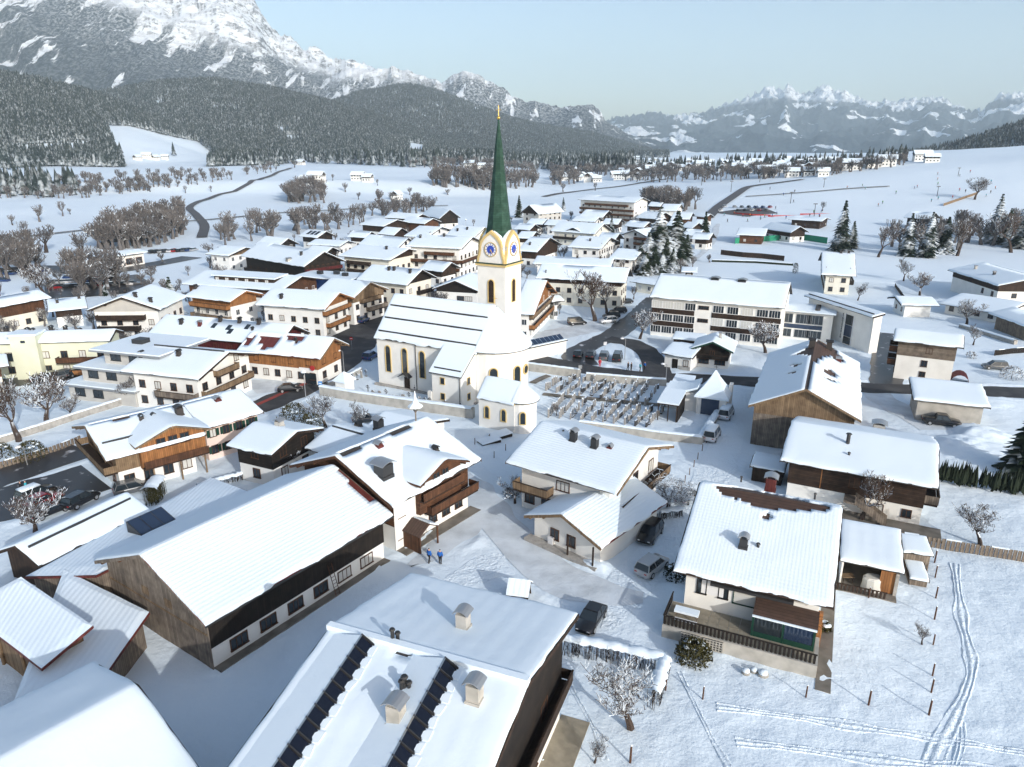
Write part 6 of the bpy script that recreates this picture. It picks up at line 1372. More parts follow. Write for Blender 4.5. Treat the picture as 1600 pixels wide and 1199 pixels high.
def bare_mesh(seed, depth=5, spread=.62, n0=4, droop=0., thick=1., up=.45, trunk=.2, rmin=.0016):
    random.seed(seed); tm = MB(); cm = MB()
    def grow(p, d, L, r, lev):
        nseg = 3 if lev < 3 else 2; q = p
        for s in range(nseg):
            d = (d+Vector((random.gauss(0, .13), random.gauss(0, .13), random.gauss(.02, .09)-droop*lev*.06))).normalized(); e = q+d*L/nseg; r2 = max(rmin, r*(1-.3/nseg*(s+1)))
            (tm if lev < 2 else cm).tube(q, e, r, r2, 5 if lev < 2 else 3, caps=False); q = e; r = r2
            if lev and lev < depth and s < nseg-1:
                t = Vector((random.gauss(0, 1), random.gauss(0, 1), random.gauss(.2, .5))).normalized(); grow(q, (d*.55+t*spread).normalized(), L*random.uniform(.45, .7), max(rmin, r*.55), lev+1)
        if lev < depth:
            for k in range(n0 if lev == 0 else random.choice((2, 3))):
                a = random.random()*6.28 if lev else 2*PI*k/n0+random.uniform(-.3, .3); t = Vector((math.cos(a), math.sin(a), random.uniform(-.1, .6)+up))
                grow(q, (d*(.5 if lev else .35)+t*spread).normalized(), L*random.uniform(.62, .85), max(rmin, r*.64), lev+1)
    grow(Vector((0, 0, -.02)), Vector((0, 0, 1)), trunk, .028*thick, 0)
    zmax = max(v[2] for v in cm.v+tm.v); k = 1/zmax
    for b in (tm, cm): b.v = [(x*k, y*k, z*k) for x, y, z in b.v]
    return tm, cm
SPR = [spruce_mesh(s).mesh('crown', ['needles']) for s in (1, 2, 3)]; SPRS = [spruce_mesh(s, 20, 14).mesh('crown', ['needles_snow']) for s in (4, 5)]
tk = MB(); tk.tube((0, 0, -.03), (0, 0, .9), .02, .004, 6); TRK = tk.mesh('trunk', ['bark_dark'])
BARE = [];
for s, kw in ((11, dict(depth=5, n0=4, rmin=.0021)), (12, dict(depth=5, n0=5, spread=.75, trunk=.2, rmin=.0021)), (13, dict(depth=5, n0=3, up=.7, spread=.5, rmin=.0021)), (14, dict(depth=5, n0=5, droop=1.2, spread=.7))):
    a, b = bare_mesh(s, **kw); BARE.append((a.mesh('trunk', ['bark']), b.mesh('crown', ['twig'])))
BAREM = []
for s, kw in ((21, dict(depth=4, n0=4, up=.8, spread=.5, trunk=.12, rmin=.0026)), (22, dict(depth=4, n0=4, up=1.0, spread=.42, trunk=.15, rmin=.0026)), (23, dict(depth=4, n0=5, up=.6, spread=.55, trunk=.1, rmin=.0026))):
    a, b = bare_mesh(s, **kw); BAREM.append((a.mesh('trunk', ['bark_dark']), b.mesh('crown', ['twig_bare'])))
def hit_many(px, py):
    px = np.asarray(px, float); py = np.asarray(py, float); u = (px-800)/FPX; v = (599.5-py)/FPX
    dx, dy, dz = u, cP+v*sP, -sP+v*cP; ts = (150*1.02**np.arange(170))[None, :]/dy[:, None]
    g = CAM_H+dz[:, None]*ts-terr(dx[:, None]*ts, dy[:, None]*ts); neg = g < 0; k = np.maximum(np.argmax(neg, 1), 1); ok = neg.any(1)
    i = np.arange(len(px)); a, b = g[i, k-1], g[i, k]; t = ts[i, k-1]+(ts[i, k]-ts[i, k-1])*np.clip(a/(a-b+1e-9), 0, 1)
    x, y = dx*t, dy*t; return x[ok], y[ok], terr(x[ok], y[ok])
def tree(kind, px, py, top, label, name=None, var=None, group=None, z=None, wide=1.0):
    p = hit(px, py); h = max(2.0, zat(p.y, top)-p.z); s = h
    nm = name or {'spruce': 'spruce_tree', 'snow_spruce': 'spruce_tree', 'bare': 'bare_tree', 'far': 'bare_tree'}[kind]
    T = thing(nm, label, 'tree', (p.x, p.y, p.z-.05), random.uniform(0, 6.28), group, (s*wide, s*wide, s))
    if kind in ('spruce', 'snow_spruce'):
        place('trunk', TRK, T); place('crown', random.choice(SPR if kind == 'spruce' else SPRS) if var is None else (SPR+SPRS)[var], T)
    else:
        a, b = (BARE if kind == 'bare' else BAREM)[var if var is not None else random.randrange(3)]; place('trunk', a, T); place('crown', b, T)
    return T
random.seed(77)
def instancer(name, label, pts, src, smin, smax, kind='stuff', tilt=.0):
    me = bpy.data.meshes.new(name); me.vertices.add(len(pts)); me.vertices.foreach_set('co', np.asarray(pts, np.float32).ravel()); me.update()
    o = place(name, me); tag(o, label, kind=kind)
    ng = bpy.data.node_groups.new(name, 'GeometryNodeTree'); ng.interface.new_socket('Geometry', in_out='INPUT', socket_type='NodeSocketGeometry'); ng.interface.new_socket('Geometry', in_out='OUTPUT', socket_type='NodeSocketGeometry')
    N = ng.nodes; L = ng.links; gi = N.new('NodeGroupInput'); go = N.new('NodeGroupOutput'); ip = N.new('GeometryNodeInstanceOnPoints'); oi = N.new('GeometryNodeObjectInfo'); oi.inputs[0].default_value = src; oi.transform_space = 'ORIGINAL'
    rv = N.new('FunctionNodeRandomValue'); rv.data_type = 'FLOAT_VECTOR'; rv.inputs[0].default_value = (-.04, -.04, 0); rv.inputs[1].default_value = (.04, .04, 6.283)
    rs = N.new('FunctionNodeRandomValue'); rs.data_type = 'FLOAT'; rs.inputs[2].default_value = smin; rs.inputs[3].default_value = smax
    L.new(gi.outputs[0], ip.inputs['Points']); L.new(oi.outputs['Geometry'], ip.inputs['Instance']); L.new(rv.outputs[0], ip.inputs['Rotation']); L.new(rs.outputs[1], ip.inputs['Scale']); L.new(ip.outputs[0], go.inputs[0])
    md = o.modifiers.new('scatter', 'NODES'); md.node_group = ng
    return o
MEADOWS = [[(165,196),(205,198),(255,211),(310,222),(345,250),(310,270),(200,270),(185,242)], [(20,228),(140,222),(145,238),(20,246)], [(640,226),(662,226),(660,247),(640,250)], [(430,200),(450,200),(452,208),(432,208)]]
def forest_pts(layer, rmin, rmax, t0px, t1px, dens, seed):
    r_ = np.random.default_rng(seed); t0, t1 = [math.atan2(ray(p, 200).x, ray(p, 200).y) for p in (t0px, t1px)]
    n = int((t1-t0)*(rmax**2-rmin**2)/2/dens); th = r_.uniform(t0, t1, n); r = np.sqrt(r_.uniform(rmin**2, rmax**2, n)); x = r*np.sin(th); y = r*np.cos(th); z = terr(x, y)
    rf, rr, (tt, zz) = LAYERS[layer]; zr = np.interp(th, tt, zz, left=0, right=0); t = (r-rf)/(rr-rf)
    ok = (zr > 8) & (t > .0) & (t < 1.06)
    px, py = proj(x, y, z)
    for q in MEADOWS: ok &= ~inpoly(px, py, q)
    cl = fbm(x/60, y/60, 2, seed+4); ok &= cl > .22
    return np.stack([x, y, z], -1)[ok]
def src_tree(label, px, py, mesh, h):
    p = hit(px, py); T = place('spruce_tree', mesh, None, (p.x, p.y, p.z), 0, h); tag(T, label, 'tree'); return T
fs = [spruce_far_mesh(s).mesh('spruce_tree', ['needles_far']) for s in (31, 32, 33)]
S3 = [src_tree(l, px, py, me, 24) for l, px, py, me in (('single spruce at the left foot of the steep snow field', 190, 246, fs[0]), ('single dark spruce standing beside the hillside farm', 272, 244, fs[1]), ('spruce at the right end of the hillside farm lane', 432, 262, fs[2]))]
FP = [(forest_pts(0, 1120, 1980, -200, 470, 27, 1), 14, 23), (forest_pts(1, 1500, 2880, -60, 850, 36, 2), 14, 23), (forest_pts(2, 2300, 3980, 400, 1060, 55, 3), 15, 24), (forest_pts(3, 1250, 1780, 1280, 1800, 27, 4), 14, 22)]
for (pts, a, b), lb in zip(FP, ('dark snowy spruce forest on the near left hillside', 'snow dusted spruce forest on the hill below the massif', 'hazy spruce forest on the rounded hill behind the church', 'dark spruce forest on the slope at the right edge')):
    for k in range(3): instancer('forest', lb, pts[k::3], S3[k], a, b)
def scatter_px(poly, n, seed=0):
    r_ = np.random.default_rng(seed); q = np.array(poly, float); px = r_.uniform(q[:, 0].min(), q[:, 0].max(), n*4); py = r_.uniform(q[:, 1].min(), q[:, 1].max(), n*4); k = inpoly(px, py, poly); px, py = px[k][:n], py[k][:n]
    return np.stack(hit_many(px, py), -1)
# conifer belts and thickets on the valley floor
for i, (poly, n, a, b, lb) in enumerate((
   ([(640,262),(700,258),(800,262),(900,270),(990,268),(990,250),(900,246),(800,240),(700,240),(640,248)], 900, 16, 26, 'dark conifer belt across the valley behind the church spire'),
   ([(0,268),(60,262),(165,256),(165,240),(60,246),(0,250)], 230, 16, 26, 'row of tall spruces at the foot of the left hill'),
   ([(0,312),(50,308),(115,312),(120,295),(60,290),(0,292)], 40, 14, 22, 'group of spruces on the left bank among shrubs'),
   ([(420,258),(480,255),(560,258),(640,262),(640,240),(560,240),(470,240),(420,245)], 420, 16, 26, 'spruce wood beside the lane below the left hill'),
   ([(960,262),(1100,270),(1300,268),(1420,252),(1420,246),(1290,258),(1100,258),(960,250)], 260, 9, 16, 'scattered conifers among the distant village'))):
    p = scatter_px(poly, n, 50+i)
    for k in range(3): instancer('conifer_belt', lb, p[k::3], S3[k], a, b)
def src_bare(label, px, py, v, h):
    p = hit(px, py); m1, m2 = BAREM[v]; bm_ = MB()
    vs = [tuple(q.co) for q in m1.vertices]; bm_.add(vs, [tuple(f.vertices) for f in m1.polygons]); bm_.add([tuple(q.co) for q in m2.vertices], [tuple(f.vertices) for f in m2.polygons])
    me = bm_.mesh('bare_tree', ['twig_bare']); o = place('bare_tree', me, None, (p.x, p.y, p.z-.1), 1.0, h); tag(o, label, 'tree'); return o
B3 = [src_bare('lone bare tree on the left snow field near the path', 62, 347, 0, 10), src_bare('bare tree on the left snow field right of the lone one', 98, 338, 1, 9), src_bare('slim bare tree beside the small field barn', 590, 318, 2, 11)]
for i, (poly, n, a, b, lb) in enumerate((
   ([(148,390),(168,372),(215,352),(280,338),(290,350),(290,372),(240,385),(200,392)], 110, 9, 14, 'dense brown leafless wood beside the left car park'),
   ([(445,318),(450,302),(475,297),(505,303),(508,318)], 45, 10, 15, 'small round leafless copse in the snow field'),
   ([(676,290),(692,280),(760,280),(845,284),(843,293),(760,298),(700,294)], 95, 12, 17, 'long leafless copse behind the church spire'),
   ([(0,312),(110,312),(200,303),(330,288),(440,268),(430,262),(330,270),(200,277),(110,286),(0,292)], 190, 4, 10, 'bushy brown embankment below the hillside farms'),
   ([(345,386),(480,366),(620,346),(690,332),(690,322),(600,330),(480,350),(345,370)], 62, 6, 13, 'loose leafless trees along the stream at the village edge'),
   ([(1000,322),(1040,314),(1090,318),(1088,330),(1040,336)], 45, 9, 14, 'leafless grove beside the right valley road'),
   ([(858,290),(862,280),(905,276),(908,288)], 30, 10, 14, 'little leafless grove right of the spire'),
   ([(0,440),(0,405),(50,398),(65,415),(40,440)], 26, 7, 12, 'leafless trees by the road at the left picture edge'),
   ([(960,285),(1100,285),(1300,275),(1420,258),(1420,252),(1290,264),(1100,270),(960,268)], 260, 7, 12, 'leafless trees among the distant village houses'),
   ([(95,450),(120,425),(175,425),(205,445),(180,470),(120,472)], 18, 6, 11, 'leafless trees around the left car park'),
   ([(640,262),(700,262),(800,268),(900,275),(960,275),(960,268),(800,262),(700,256),(640,256)], 160, 8, 14, 'leafless trees at the foot of the conifer belt'),
   ([(1370,395),(1400,378),(1600,360),(1600,380),(1500,392),(1400,402)], 34, 8, 13, 'leafless trees along the slope stream on the right'))):
    p = scatter_px(poly, n, 80+i)
    for k in range(3): instancer('leafless_wood', lb, p[k::3], B3[k], a, b)
# leafless garden shrubs between the houses
r_ = np.random.default_rng(3); q = [(0,640),(0,410),(300,400),(600,352),(1000,332),(1100,350),(1115,430),(900,520),(830,560),(600,520),(480,640),(300,650)]
px = r_.uniform(0, 1110, 1500); py = r_.uniform(335, 650, 1500); k_ = inpoly(px, py, q); px, py = px[k_], py[k_]; xx, yy, zz = hit_many(px, py); ok = np.ones(len(xx), bool)
for H_ in HOUSES:
    c_, s_ = H_.M.to_3x3()[0][0], H_.M.to_3x3()[1][0]; dx, dy = xx-H_.M.translation.x, yy-H_.M.translation.y; u_ = dx*c_+dy*s_; v_ = -dx*s_+dy*c_
    ok &= ~((np.abs(u_) < H_.L/2+.5) & (v_ > -H_.hw-.5) & (v_ < H_.hb+.5))
for _, ln, w_, *_r in RL:
    for p_ in ln[::3]: ok &= np.hypot(xx-p_.x, yy-p_.y) > w_/2+.8
zz = np.where(yy < 235, 0, zz); pts = np.stack([xx, yy, zz], -1)[ok]; ch_ = np.array([0, 0, 0])
cx_ = nave.M.translation; pts = pts[np.hypot(pts[:, 0]-cx_.x, pts[:, 1]-cx_.y) > 24]
for k_ in range(3): instancer('garden_shrubs', 'leafless snowy shrubs in the gardens between the village houses', pts[k_:330:3], B3[k_], 2.0, 5.5)
# single trees that can be told apart
for i, (k, px, py, top, lb) in enumerate((
   ('spruce', 273, 505, 432, 'tall dark spruce between the grey gabled chalet and the orange guest house'),
   ('snow_spruce', 258, 506, 462, 'smaller spruce touching the tall one left of the guest house'),
   ('spruce', 523, 396, 374, 'small bright spruce in front of the cream apartment house'),
   ('spruce', 1028, 412, 322, 'tallest dark spruce in the group right of the church'), ('spruce', 1055, 408, 328, 'second tall spruce right of the tallest'),
   ('spruce', 1012, 418, 362, 'squat dark spruce at the left of the spruce group'), ('spruce', 1040, 422, 372, 'broad spruce at the front of the spruce group'), ('snow_spruce', 1000, 424, 378, 'snowy conifer at the corner by the garages'),
   ('spruce', 1022, 428, 385, 'low broad dark conifer above the garages'), ('spruce', 1100, 378, 330, 'lone dark spruce beside the right road'), ('spruce', 1062, 420, 380, 'dark conifer at the right of the spruce group'),
   ('spruce', 1042, 404, 352, 'dark spruce between the two tallest of the group'), ('spruce', 1018, 400, 350, 'dark spruce left of the tallest of the group'), ('spruce', 1034, 428, 392, 'dark bushy conifer in the front row of the group, third from the left'), ('spruce', 1050, 426, 388, 'dark bushy conifer at the right of the front row'), ('spruce', 1008, 430, 392, 'dark bushy conifer at the left end of the front row'), ('spruce', 1072, 404, 366, 'dark conifer behind the group towards the road'), ('spruce', 1060, 335, 316, 'dark fir beside the leafless grove at the right road'),
   ('spruce', 955, 368, 338, 'narrow spruce between the yellow chalet and the white house'), ('spruce', 811, 340, 305, 'dark spruce left of the grey shingled barn house'),
   ('snow_spruce', 1312, 392, 312, 'tall snowy larch at the piste foot'), ('spruce', 1330, 388, 345, 'dark spruce behind the snowy larch'), ('snow_spruce', 1416, 400, 332, 'snow loaded spruce, left of the pair on the right slope'), ('snow_spruce', 1447, 402, 330, 'snow loaded spruce, right of the pair on the right slope'),
   ('spruce', 1474, 396, 338, 'slim dark spruce right of the snow loaded pair'), ('snow_spruce', 1552, 380, 302, 'tall frosted spruce on the right slope'), ('spruce', 1570, 382, 325, 'darker spruce beside the tall frosted one'), ('snow_spruce', 1594, 388, 298, 'frosted spruce cut by the right picture edge'),
   ('spruce', 1602, 742, 610, 'big dark spruce at the right picture edge above the hedge'), ('spruce', 165, 462, 442, 'small dark conifer by the left car park'),
   ('snow_spruce', 880, 330, 308, 'frosted conifer at the far edge behind the barn house'))):
    tree(k, px, py, top, lb, wide=1.7 if 990 < px < 1080 and py > 380 else 1.35 if k == 'spruce' and py > 380 else 1.15)
for i, (px, py, top, v, lb) in enumerate((
   (986, 1138, 1040, 1, 'snowy apple tree in the hedged garden at the bottom'), (1440, 1008, 975, 0, 'little bare fruit tree by the fence posts'), (1532, 852, 790, 1, 'snow covered fruit tree in the meadow above the plank fence'),
   (1346, 812, 730, 2, 'snow laden tree at the outside stair of the log house'), (1044, 800, 742, 3, 'weeping snowy tree beside the middle chalet'), (929, 1192, 1150, 0, 'small bare sapling in the hedged garden'),
   (805, 788, 748, 1, 'bent snowy shrub tree in front of the middle chalet'), (1196, 552, 500, 1, 'pollarded snowy tree before the school'), (1278, 525, 492, 0, 'small leafless tree in front of the kindergarten ramp'),
   (930, 502, 420, 2, 'tall bare lime tree on the car park'), (948, 490, 425, 0, 'second bare tree behind the lime on the car park'), (999, 530, 482, 1, 'pollarded tree on the snowy traffic island'),
   (1437, 462, 425, 1, 'dark round crowned fruit tree above the little white house'), (1411, 440, 402, 0, 'bare fruit tree by the fence up the slope'), (1510, 507, 466, 1, 'snowy fruit tree beside the low white annex'), (1520, 540, 507, 0, 'small frosted fruit tree below the annex'),
   (1523, 312, 276, 1, 'broad bare tree at the top of the plank fence on the piste'), (197, 632, 585, 0, 'bare tree in front of the modern grey house'), (30, 690, 590, 2, 'bare garden tree at the left edge'), (75, 668, 585, 1, 'wide snowy garden tree left of the modern house'),
   (55, 835, 765, 1, 'snow laden tree hiding the parked cars at the left'), (112, 655, 610, 0, 'thin garden tree behind the old farmhouse'), (510, 668, 618, 1, 'frosted bush tree by the churchyard corner'), (560, 672, 628, 0, 'snowy tree at the parked car below the churchyard'),
   (452, 745, 700, 1, 'snowy shrub tree beside the small dark chalet'), (870, 650, 628, 0, 'thin bare shrub at the chapel apse'), (20, 575, 545, 0, 'small tree in front of the pale green hotel'), (70, 462, 410, 1, 'bare tree beside the left car park'), (1340, 470, 440, 0, 'bare tree behind the cream villa'),
   (1372, 402, 350, 2, 'tall bare tree left of the snow loaded spruces'), (1495, 400, 340, 2, 'tall leafless poplar on the right slope'), (1580, 395, 330, 2, 'large leafless tree near the right edge'), (420, 430, 400, 1, 'frosted round tree behind the black timber hotel'), (345, 448, 405, 0, 'frosted trees left of the black timber hotel'))):
    tree('bare', px, py, top, lb, var=v, wide={3: 1.3, 1: 1.15}.get(v, 1.0))
for i, (px, py, top) in enumerate(((20,352,335),(110,335,325),(160,340,330),(235,300,288),(290,302,290),(330,300,290),(460,262,250),(540,300,285),(560,312,300),(612,318,300),(640,305,292),(655,312,300),(700,305,295),(590,290,280),(520,282,272),(880,300,285),(930,298,285),(1180,262,248),(1230,262,250),(1285,330,315),(40,372,345),(72,395,350),(130,405,360))):
    tree('far', px, py, top, 'small bare tree standing alone on the open snow fields', group='lone bare trees on the snow fields')
# ------------------------------------------------------------ distant houses
random.seed(5)
def far_house_mesh(k):
    def fn():
        m = MB(); w, l, h, rs = ((9, 13, 5, 2.6), (10, 16, 6.5, 3), (8, 10, 4.5, 2.4))[k]
        m.box(-l/2+.8, l/2-.8, -w/2+.8, w/2-.8, -3, h, 0); m.extr([(-l/2+.8, -w/2+.8, h-1.6), (-l/2+.8, w/2-.8, h-1.6), (-l/2+.8, w/2-.8, h), (-l/2+.8, 0, h+rs-.4), (-l/2+.8, -w/2+.8, h)], (l-1.6, 0, 0), 1)
        m.extr([(-l/2, -w/2, h-.3), (-l/2, 0, h+rs), (-l/2, w/2, h-.3), (-l/2, w/2, h), (-l/2, 0, h+rs+.4), (-l/2, -w/2, h)], (l, 0, 0), 2)
        for x in np.arange(-l/2+2.2, l/2-1.5, 2.8):
            for z in (1.0, 3.6):
                if z < h-1: m.box(x-.5, x+.5, -w/2+.72, -w/2+.8, z, z+1.2, 3)
        return m.mesh('distant_house', ['white', 'wood_dark', 'snow', 'glass'])
    return cached(('far', k), fn)
FH = [(230,248,1),(243,250,0),(215,250,0),(258,249,0),(358,251,1),(470,258,0),(495,285,1),(480,288,0),(560,282,0),(575,284,2),(620,312,2),(735,262,1),(752,264,0),(770,264,0),(905,272,0),(985,240,0),(690,235,0),(960,262,0),(1295,262,1),(1310,266,0),(1330,266,1),(1345,262,0),(1365,262,0),(1385,260,1),(1440,252,1),(1455,254,0),(1275,268,0),(1250,270,2)]
rr_ = np.random.default_rng(9)
for _ in range(70):
    x = rr_.uniform(975, 1290); y = 247+(x-975)*.03+rr_.uniform(0, 22)**1.0; FH.append((x, y, int(rr_.integers(0, 3))))
for _ in range(16): FH.append((rr_.uniform(870, 1000), rr_.uniform(272, 285), int(rr_.integers(0, 3))))
for px, py, k in FH:
    p = hit(px, py); o = place('distant_house', far_house_mesh(k), None, (p.x, p.y, p.z), random.choice((-.3, -.25, 1.2, -.4, .2)), 1.0)
    tag(o, 'small snow roofed house far off on the valley floor beyond the village', 'house', 'distant houses on the valley floor')
# ------------------------------------------------------------ haze in the valley air
hz = MB(); hz.box(-9000, 13500, -600, 16300, -60, 1720); hzo = hz.build('haze', []); tag(hzo, 'thin blue winter haze filling the valley', kind='stuff')
hm = bpy.data.materials.new('haze'); hm.use_nodes = True; nt = hm.node_tree; nt.nodes.clear(); om = nt.nodes.new('ShaderNodeOutputMaterial'); pv_ = nt.nodes.new('ShaderNodeVolumePrincipled')
pv_.inputs['Color'].default_value = (.74, .90, 1.0, 1); pv_.inputs['Density'].default_value = 6.6e-5; pv_.inputs['Anisotropy'].default_value = .0; nt.links.new(pv_.outputs[0], om.inputs['Volume']); hzo.data.materials.append(hm)
# ------------------------------------------------------------ vehicles
def car_parts(kind):
    def fn():
        L, w, h = {'suv': (4.6, .93, 1.68), 'van': (4.9, .95, 1.92), 'pickup': (5.6, .98, 1.85), 'car': (4.4, .89, 1.46)}[kind]
        zb = {'suv': 1.0, 'van': 1.02, 'pickup': 1.12, 'car': .88}[kind]; g = .24 if kind != 'pickup' else .38
        def ring(x, ww, lo, hi): return [(x, -ww*.88, lo), (x, -ww, lo+.16), (x, -ww, hi-.14), (x, -ww*.9, hi), (x, ww*.9, hi), (x, ww, hi-.14), (x, ww, lo+.16), (x, ww*.88, lo)]
        hood = zb-.10
        st = [(-L/2, w*.80, g+.2, zb-.18), (-L/2+.12, w*.95, g+.05, zb-.03), (-L/2+.6, w, g, zb), (0, w, g, zb), (L/2-1.35, w, g, zb), (L/2-1.1, w, g, zb-.03), (L/2-.35, w*.96, g, hood-.06), (L/2-.08, w*.86, g+.06, hood-.22), (L/2, w*.74, g+.15, hood-.34)]
        b = MB(); b.rings([ring(*s) for s in st])
        x0, x1 = {'suv': (-L/2+.15, L/2-1.15), 'van': (-L/2+.08, L/2-.85), 'pickup': (-.95, L/2-1.5), 'car': (-L/2+.35, L/2-1.25)}[kind]
        r0, r1 = {'suv': (x0+.32, x1-.78), 'van': (x0+.14, x1-.7), 'pickup': (x0+.2, x1-.75), 'car': (x0+.7, x1-.8)}[kind]
        c = MB(); wt = w*.74; gl = w*.93
        lo = [(x0, -gl, zb-.02), (x1, -gl, zb-.02), (x1, gl, zb-.02), (x0, gl, zb-.02)]; hi = [(r0, -wt, h-.06), (r1, -wt, h-.06), (r1, wt, h-.06), (r0, wt, h-.06)]
        c.add(lo+hi, [(0,1,5,4), (1,2,6,5), (2,3,7,6), (3,0,4,7), (4,5,6,7)])
        r = MB(); ex = .03; q = [(r0-ex, -wt-ex), (r1+ex, -wt-ex), (r1+ex, wt+ex), (r0-ex, wt+ex)]
        r.rings([[(x, y, h-.09) for x, y in q], [(x, y, h-.02) for x, y in q], [(x*.96+.04*(r0+r1)/2, y*.9, h+.02) for x, y in q]])
        for i, (fx, tx) in enumerate(((x0, r0), (x1, r1), ((x0+x1)/2-.1, (r0+r1)/2-.1))):
            for sg in (-1, 1): r.tube((fx, sg*(gl+.01), zb-.05), (tx, sg*(wt+.02), h-.05), .05, .045, 4, caps=False)
        bed = None
        if kind == 'pickup':
            bed = MB(); bed.box(-L/2+.15, -1.1, -w*.8, w*.8, zb-.02, zb+.02)
        wh = MB(); wh.tube((0, -.11, 0), (0, .11, 0), .36, .36, 14); rim = MB(); rim.tube((0, -.13, 0), (0, .13, 0), .23, .23, 10)
        hl = MB(); hl.box(-.04, .05, -.13, .13, -.06, .06)
        mesh = dict(body=b.mesh('body', ['paint_black'], True), glass=c.mesh('windows', ['glass']), roof=r.mesh('roof', ['paint_black']), wheel=wh.mesh('wheel', ['rubber']), rim=rim.mesh('rim', ['metal_grey']), hl=hl.mesh('headlight', ['lamp_clear']), tl=hl.mesh('tail_light', ['lamp_red']))
        sn = MB(); sn.rings([[(x, y, h-.02) for x, y in q], [(x*.98, y*.98, h+.12) for x, y in q], [(x*.8+.2*(r0+r1)/2, y*.75, h+.2) for x, y in q]]); mesh['snow'] = sn.mesh('roof_snow', ['snow'], True)
        s2 = MB(); s2.rings([[(L/2-1.25, -w*.85, zb-.02), (L/2-.2, -w*.8, hood-.16), (L/2-.2, w*.8, hood-.16), (L/2-1.25, w*.85, zb-.02)], [(L/2-1.35, -w*.8, zb+.13), (L/2-.3, -w*.72, hood+.0), (L/2-.3, w*.72, hood+.0), (L/2-1.35, w*.8, zb+.13)]]); mesh['snow2'] = s2.mesh('hood_snow', ['snow'], True)
        return mesh, (L, w, h, zb, g)
    return cached(('car', kind), fn)
def car(kind, paint, back, front, label, snow=0, group=None):
    """back, front: photo pixels of the two ends on the ground"""
    a, b = hit(*back), hit(*front); c = (a+b)/2; d = b-a; me, (L, w, h, zb, g) = car_parts(kind)
    T = thing('car' if kind != 'pickup' else 'pickup_truck', label, {'van': 'van', 'pickup': 'pick-up'}.get(kind, 'car'), (c.x, c.y, c.z+.06), math.atan2(d.y, d.x), group)
    pm = ['paint_'+paint]
    place('body', me['body'], T, mats=pm); place('windows', me['glass'], T); place('roof', me['roof'], T, mats=pm)
    for x in (-L*.3, L*.31):
        for y in (-w+.08, w-.08): o = place('wheel', me['wheel'], T, (x, y, .36)); place('rim', me['rim'], o)
    for y in (-w*.62, w*.62): place('headlight', me['hl'], T, (L/2-.06, y, zb-.38)); place('tail_light', me['tl'], T, (-L/2+.02, y, zb-.22))
    if snow: place('roof_snow', me['snow'], T, scale=(1, 1, 1)); 
    if snow > 1: place('hood_snow', me['snow2'], T)
    return T
for a in (
 ('suv','black',(1028,824),(1003,857),'black off-road car parked in the snow behind the white terrace house'), ('suv','silver',(1003,904),(1033,880),'silver grey off-road car parked below the black one'),
 ('car','black',(933,960),(914,988),'black family car behind the snow topped hedge'), ('car','grey',(1062,792),(1078,770),'small grey car under the weeping tree'),
 ('van','white',(1103,699),(1121,672),'snowed-in camper van beside the retaining wall, nearer one',2), ('van','white',(1126,664),(1142,640),'snowed-in van beside the retaining wall, farther one',2),
 ('pickup','black',(1442,661),(1498,668),'black pick-up truck beside the concrete garage'), ('suv','grey',(1574,578),(1533,576),'dark off-road car parked at the slope house on the right'),
 ('car','red',(52,795),(88,780),'red car parked in the row at the left'), ('suv','black',(40,785),(75,771),'black car with snow on its roof next to the red car',1), ('car','black',(60,812),(98,797),'black car on the near side of the red car'),
 ('suv','black',(112,796),(143,780),'dark car standing alone in front of the old farmhouse'), ('suv','grey',(190,774),(228,765),'dark grey car parked beside the farmhouse hedge'),
 ('van','black',(888,509),(915,507),'black van at the car park edge'), ('suv','white',(962,504),(938,506),'white car on the car park below the lime tree'), ('suv','black',(966,497),(944,498),'dark car behind the white car'), ('suv','black',(978,489),(954,490),'dark car second behind the white car'),
 ('car','black',(986,474),(970,476),'dark car by the apartment house entrance'), ('car','black',(900,563),(906,552),'dark car, leftmost of four on the traffic island'), ('suv','black',(920,565),(926,553),'dark car, second of four on the traffic island'), ('suv','grey',(941,567),(946,555),'grey car, third of four on the traffic island'), ('van','black',(962,570),(967,557),'black van, right end of the four on the traffic island'),
 ('car','black',(441,613),(466,611),'black car before the shop house'), ('suv','blue',(560,508),(576,500),'dark blue car at the white house with the orange gable'), ('suv','black',(583,494),(598,487),'black car at the square corner'), ('suv','blue',(570,566),(588,556),'dark blue car against the church front'),
 ('car','grey',(550,662),(592,656),'snowy car parked below the churchyard wall',2), ('car','black',(58,598),(76,594),'black car, leftmost in the row at the pale green hotel'), ('suv','black',(78,595),(96,591),'black car, second in the row at the pale green hotel'), ('suv','grey',(98,592),(113,588),'dark car, third in the row at the pale green hotel'), ('car','black',(113,589),(128,585),'black car, right end of the row at the pale green hotel'),
 ('suv','grey',(690,452),(696,446),'grey car in the lane beside the cream fronted house')):
    car(*a)
def far_car_mesh():
    m = MB(); m.rings([[(x, y, z) for x, y, z in ((-2.1, -.85, .3), (2.1, -.85, .3), (2.1, .85, .3), (-2.1, .85, .3))], [(-2.15, -.88, .85), (2.15, -.88, .75), (2.15, .88, .75), (-2.15, .88, .85)], [(-1.9, -.8, .95), (1.2, -.8, .95), (1.2, .8, .95), (-1.9, .8, .95)]], 0); m.rings([[(-1.9, -.8, .95), (1.1, -.8, .95), (1.1, .8, .95), (-1.9, .8, .95)], [(-1.5, -.65, 1.5), (.4, -.65, 1.5), (.4, .65, 1.5), (-1.5, .65, 1.5)]], 1)
    m.box(-1.5, .4, -.66, .66, 1.48, 1.56, 2)
    return m.mesh('parked_car', ['paint_black', 'glass', 'paint_black'])
FC = far_car_mesh(); random.seed(31)
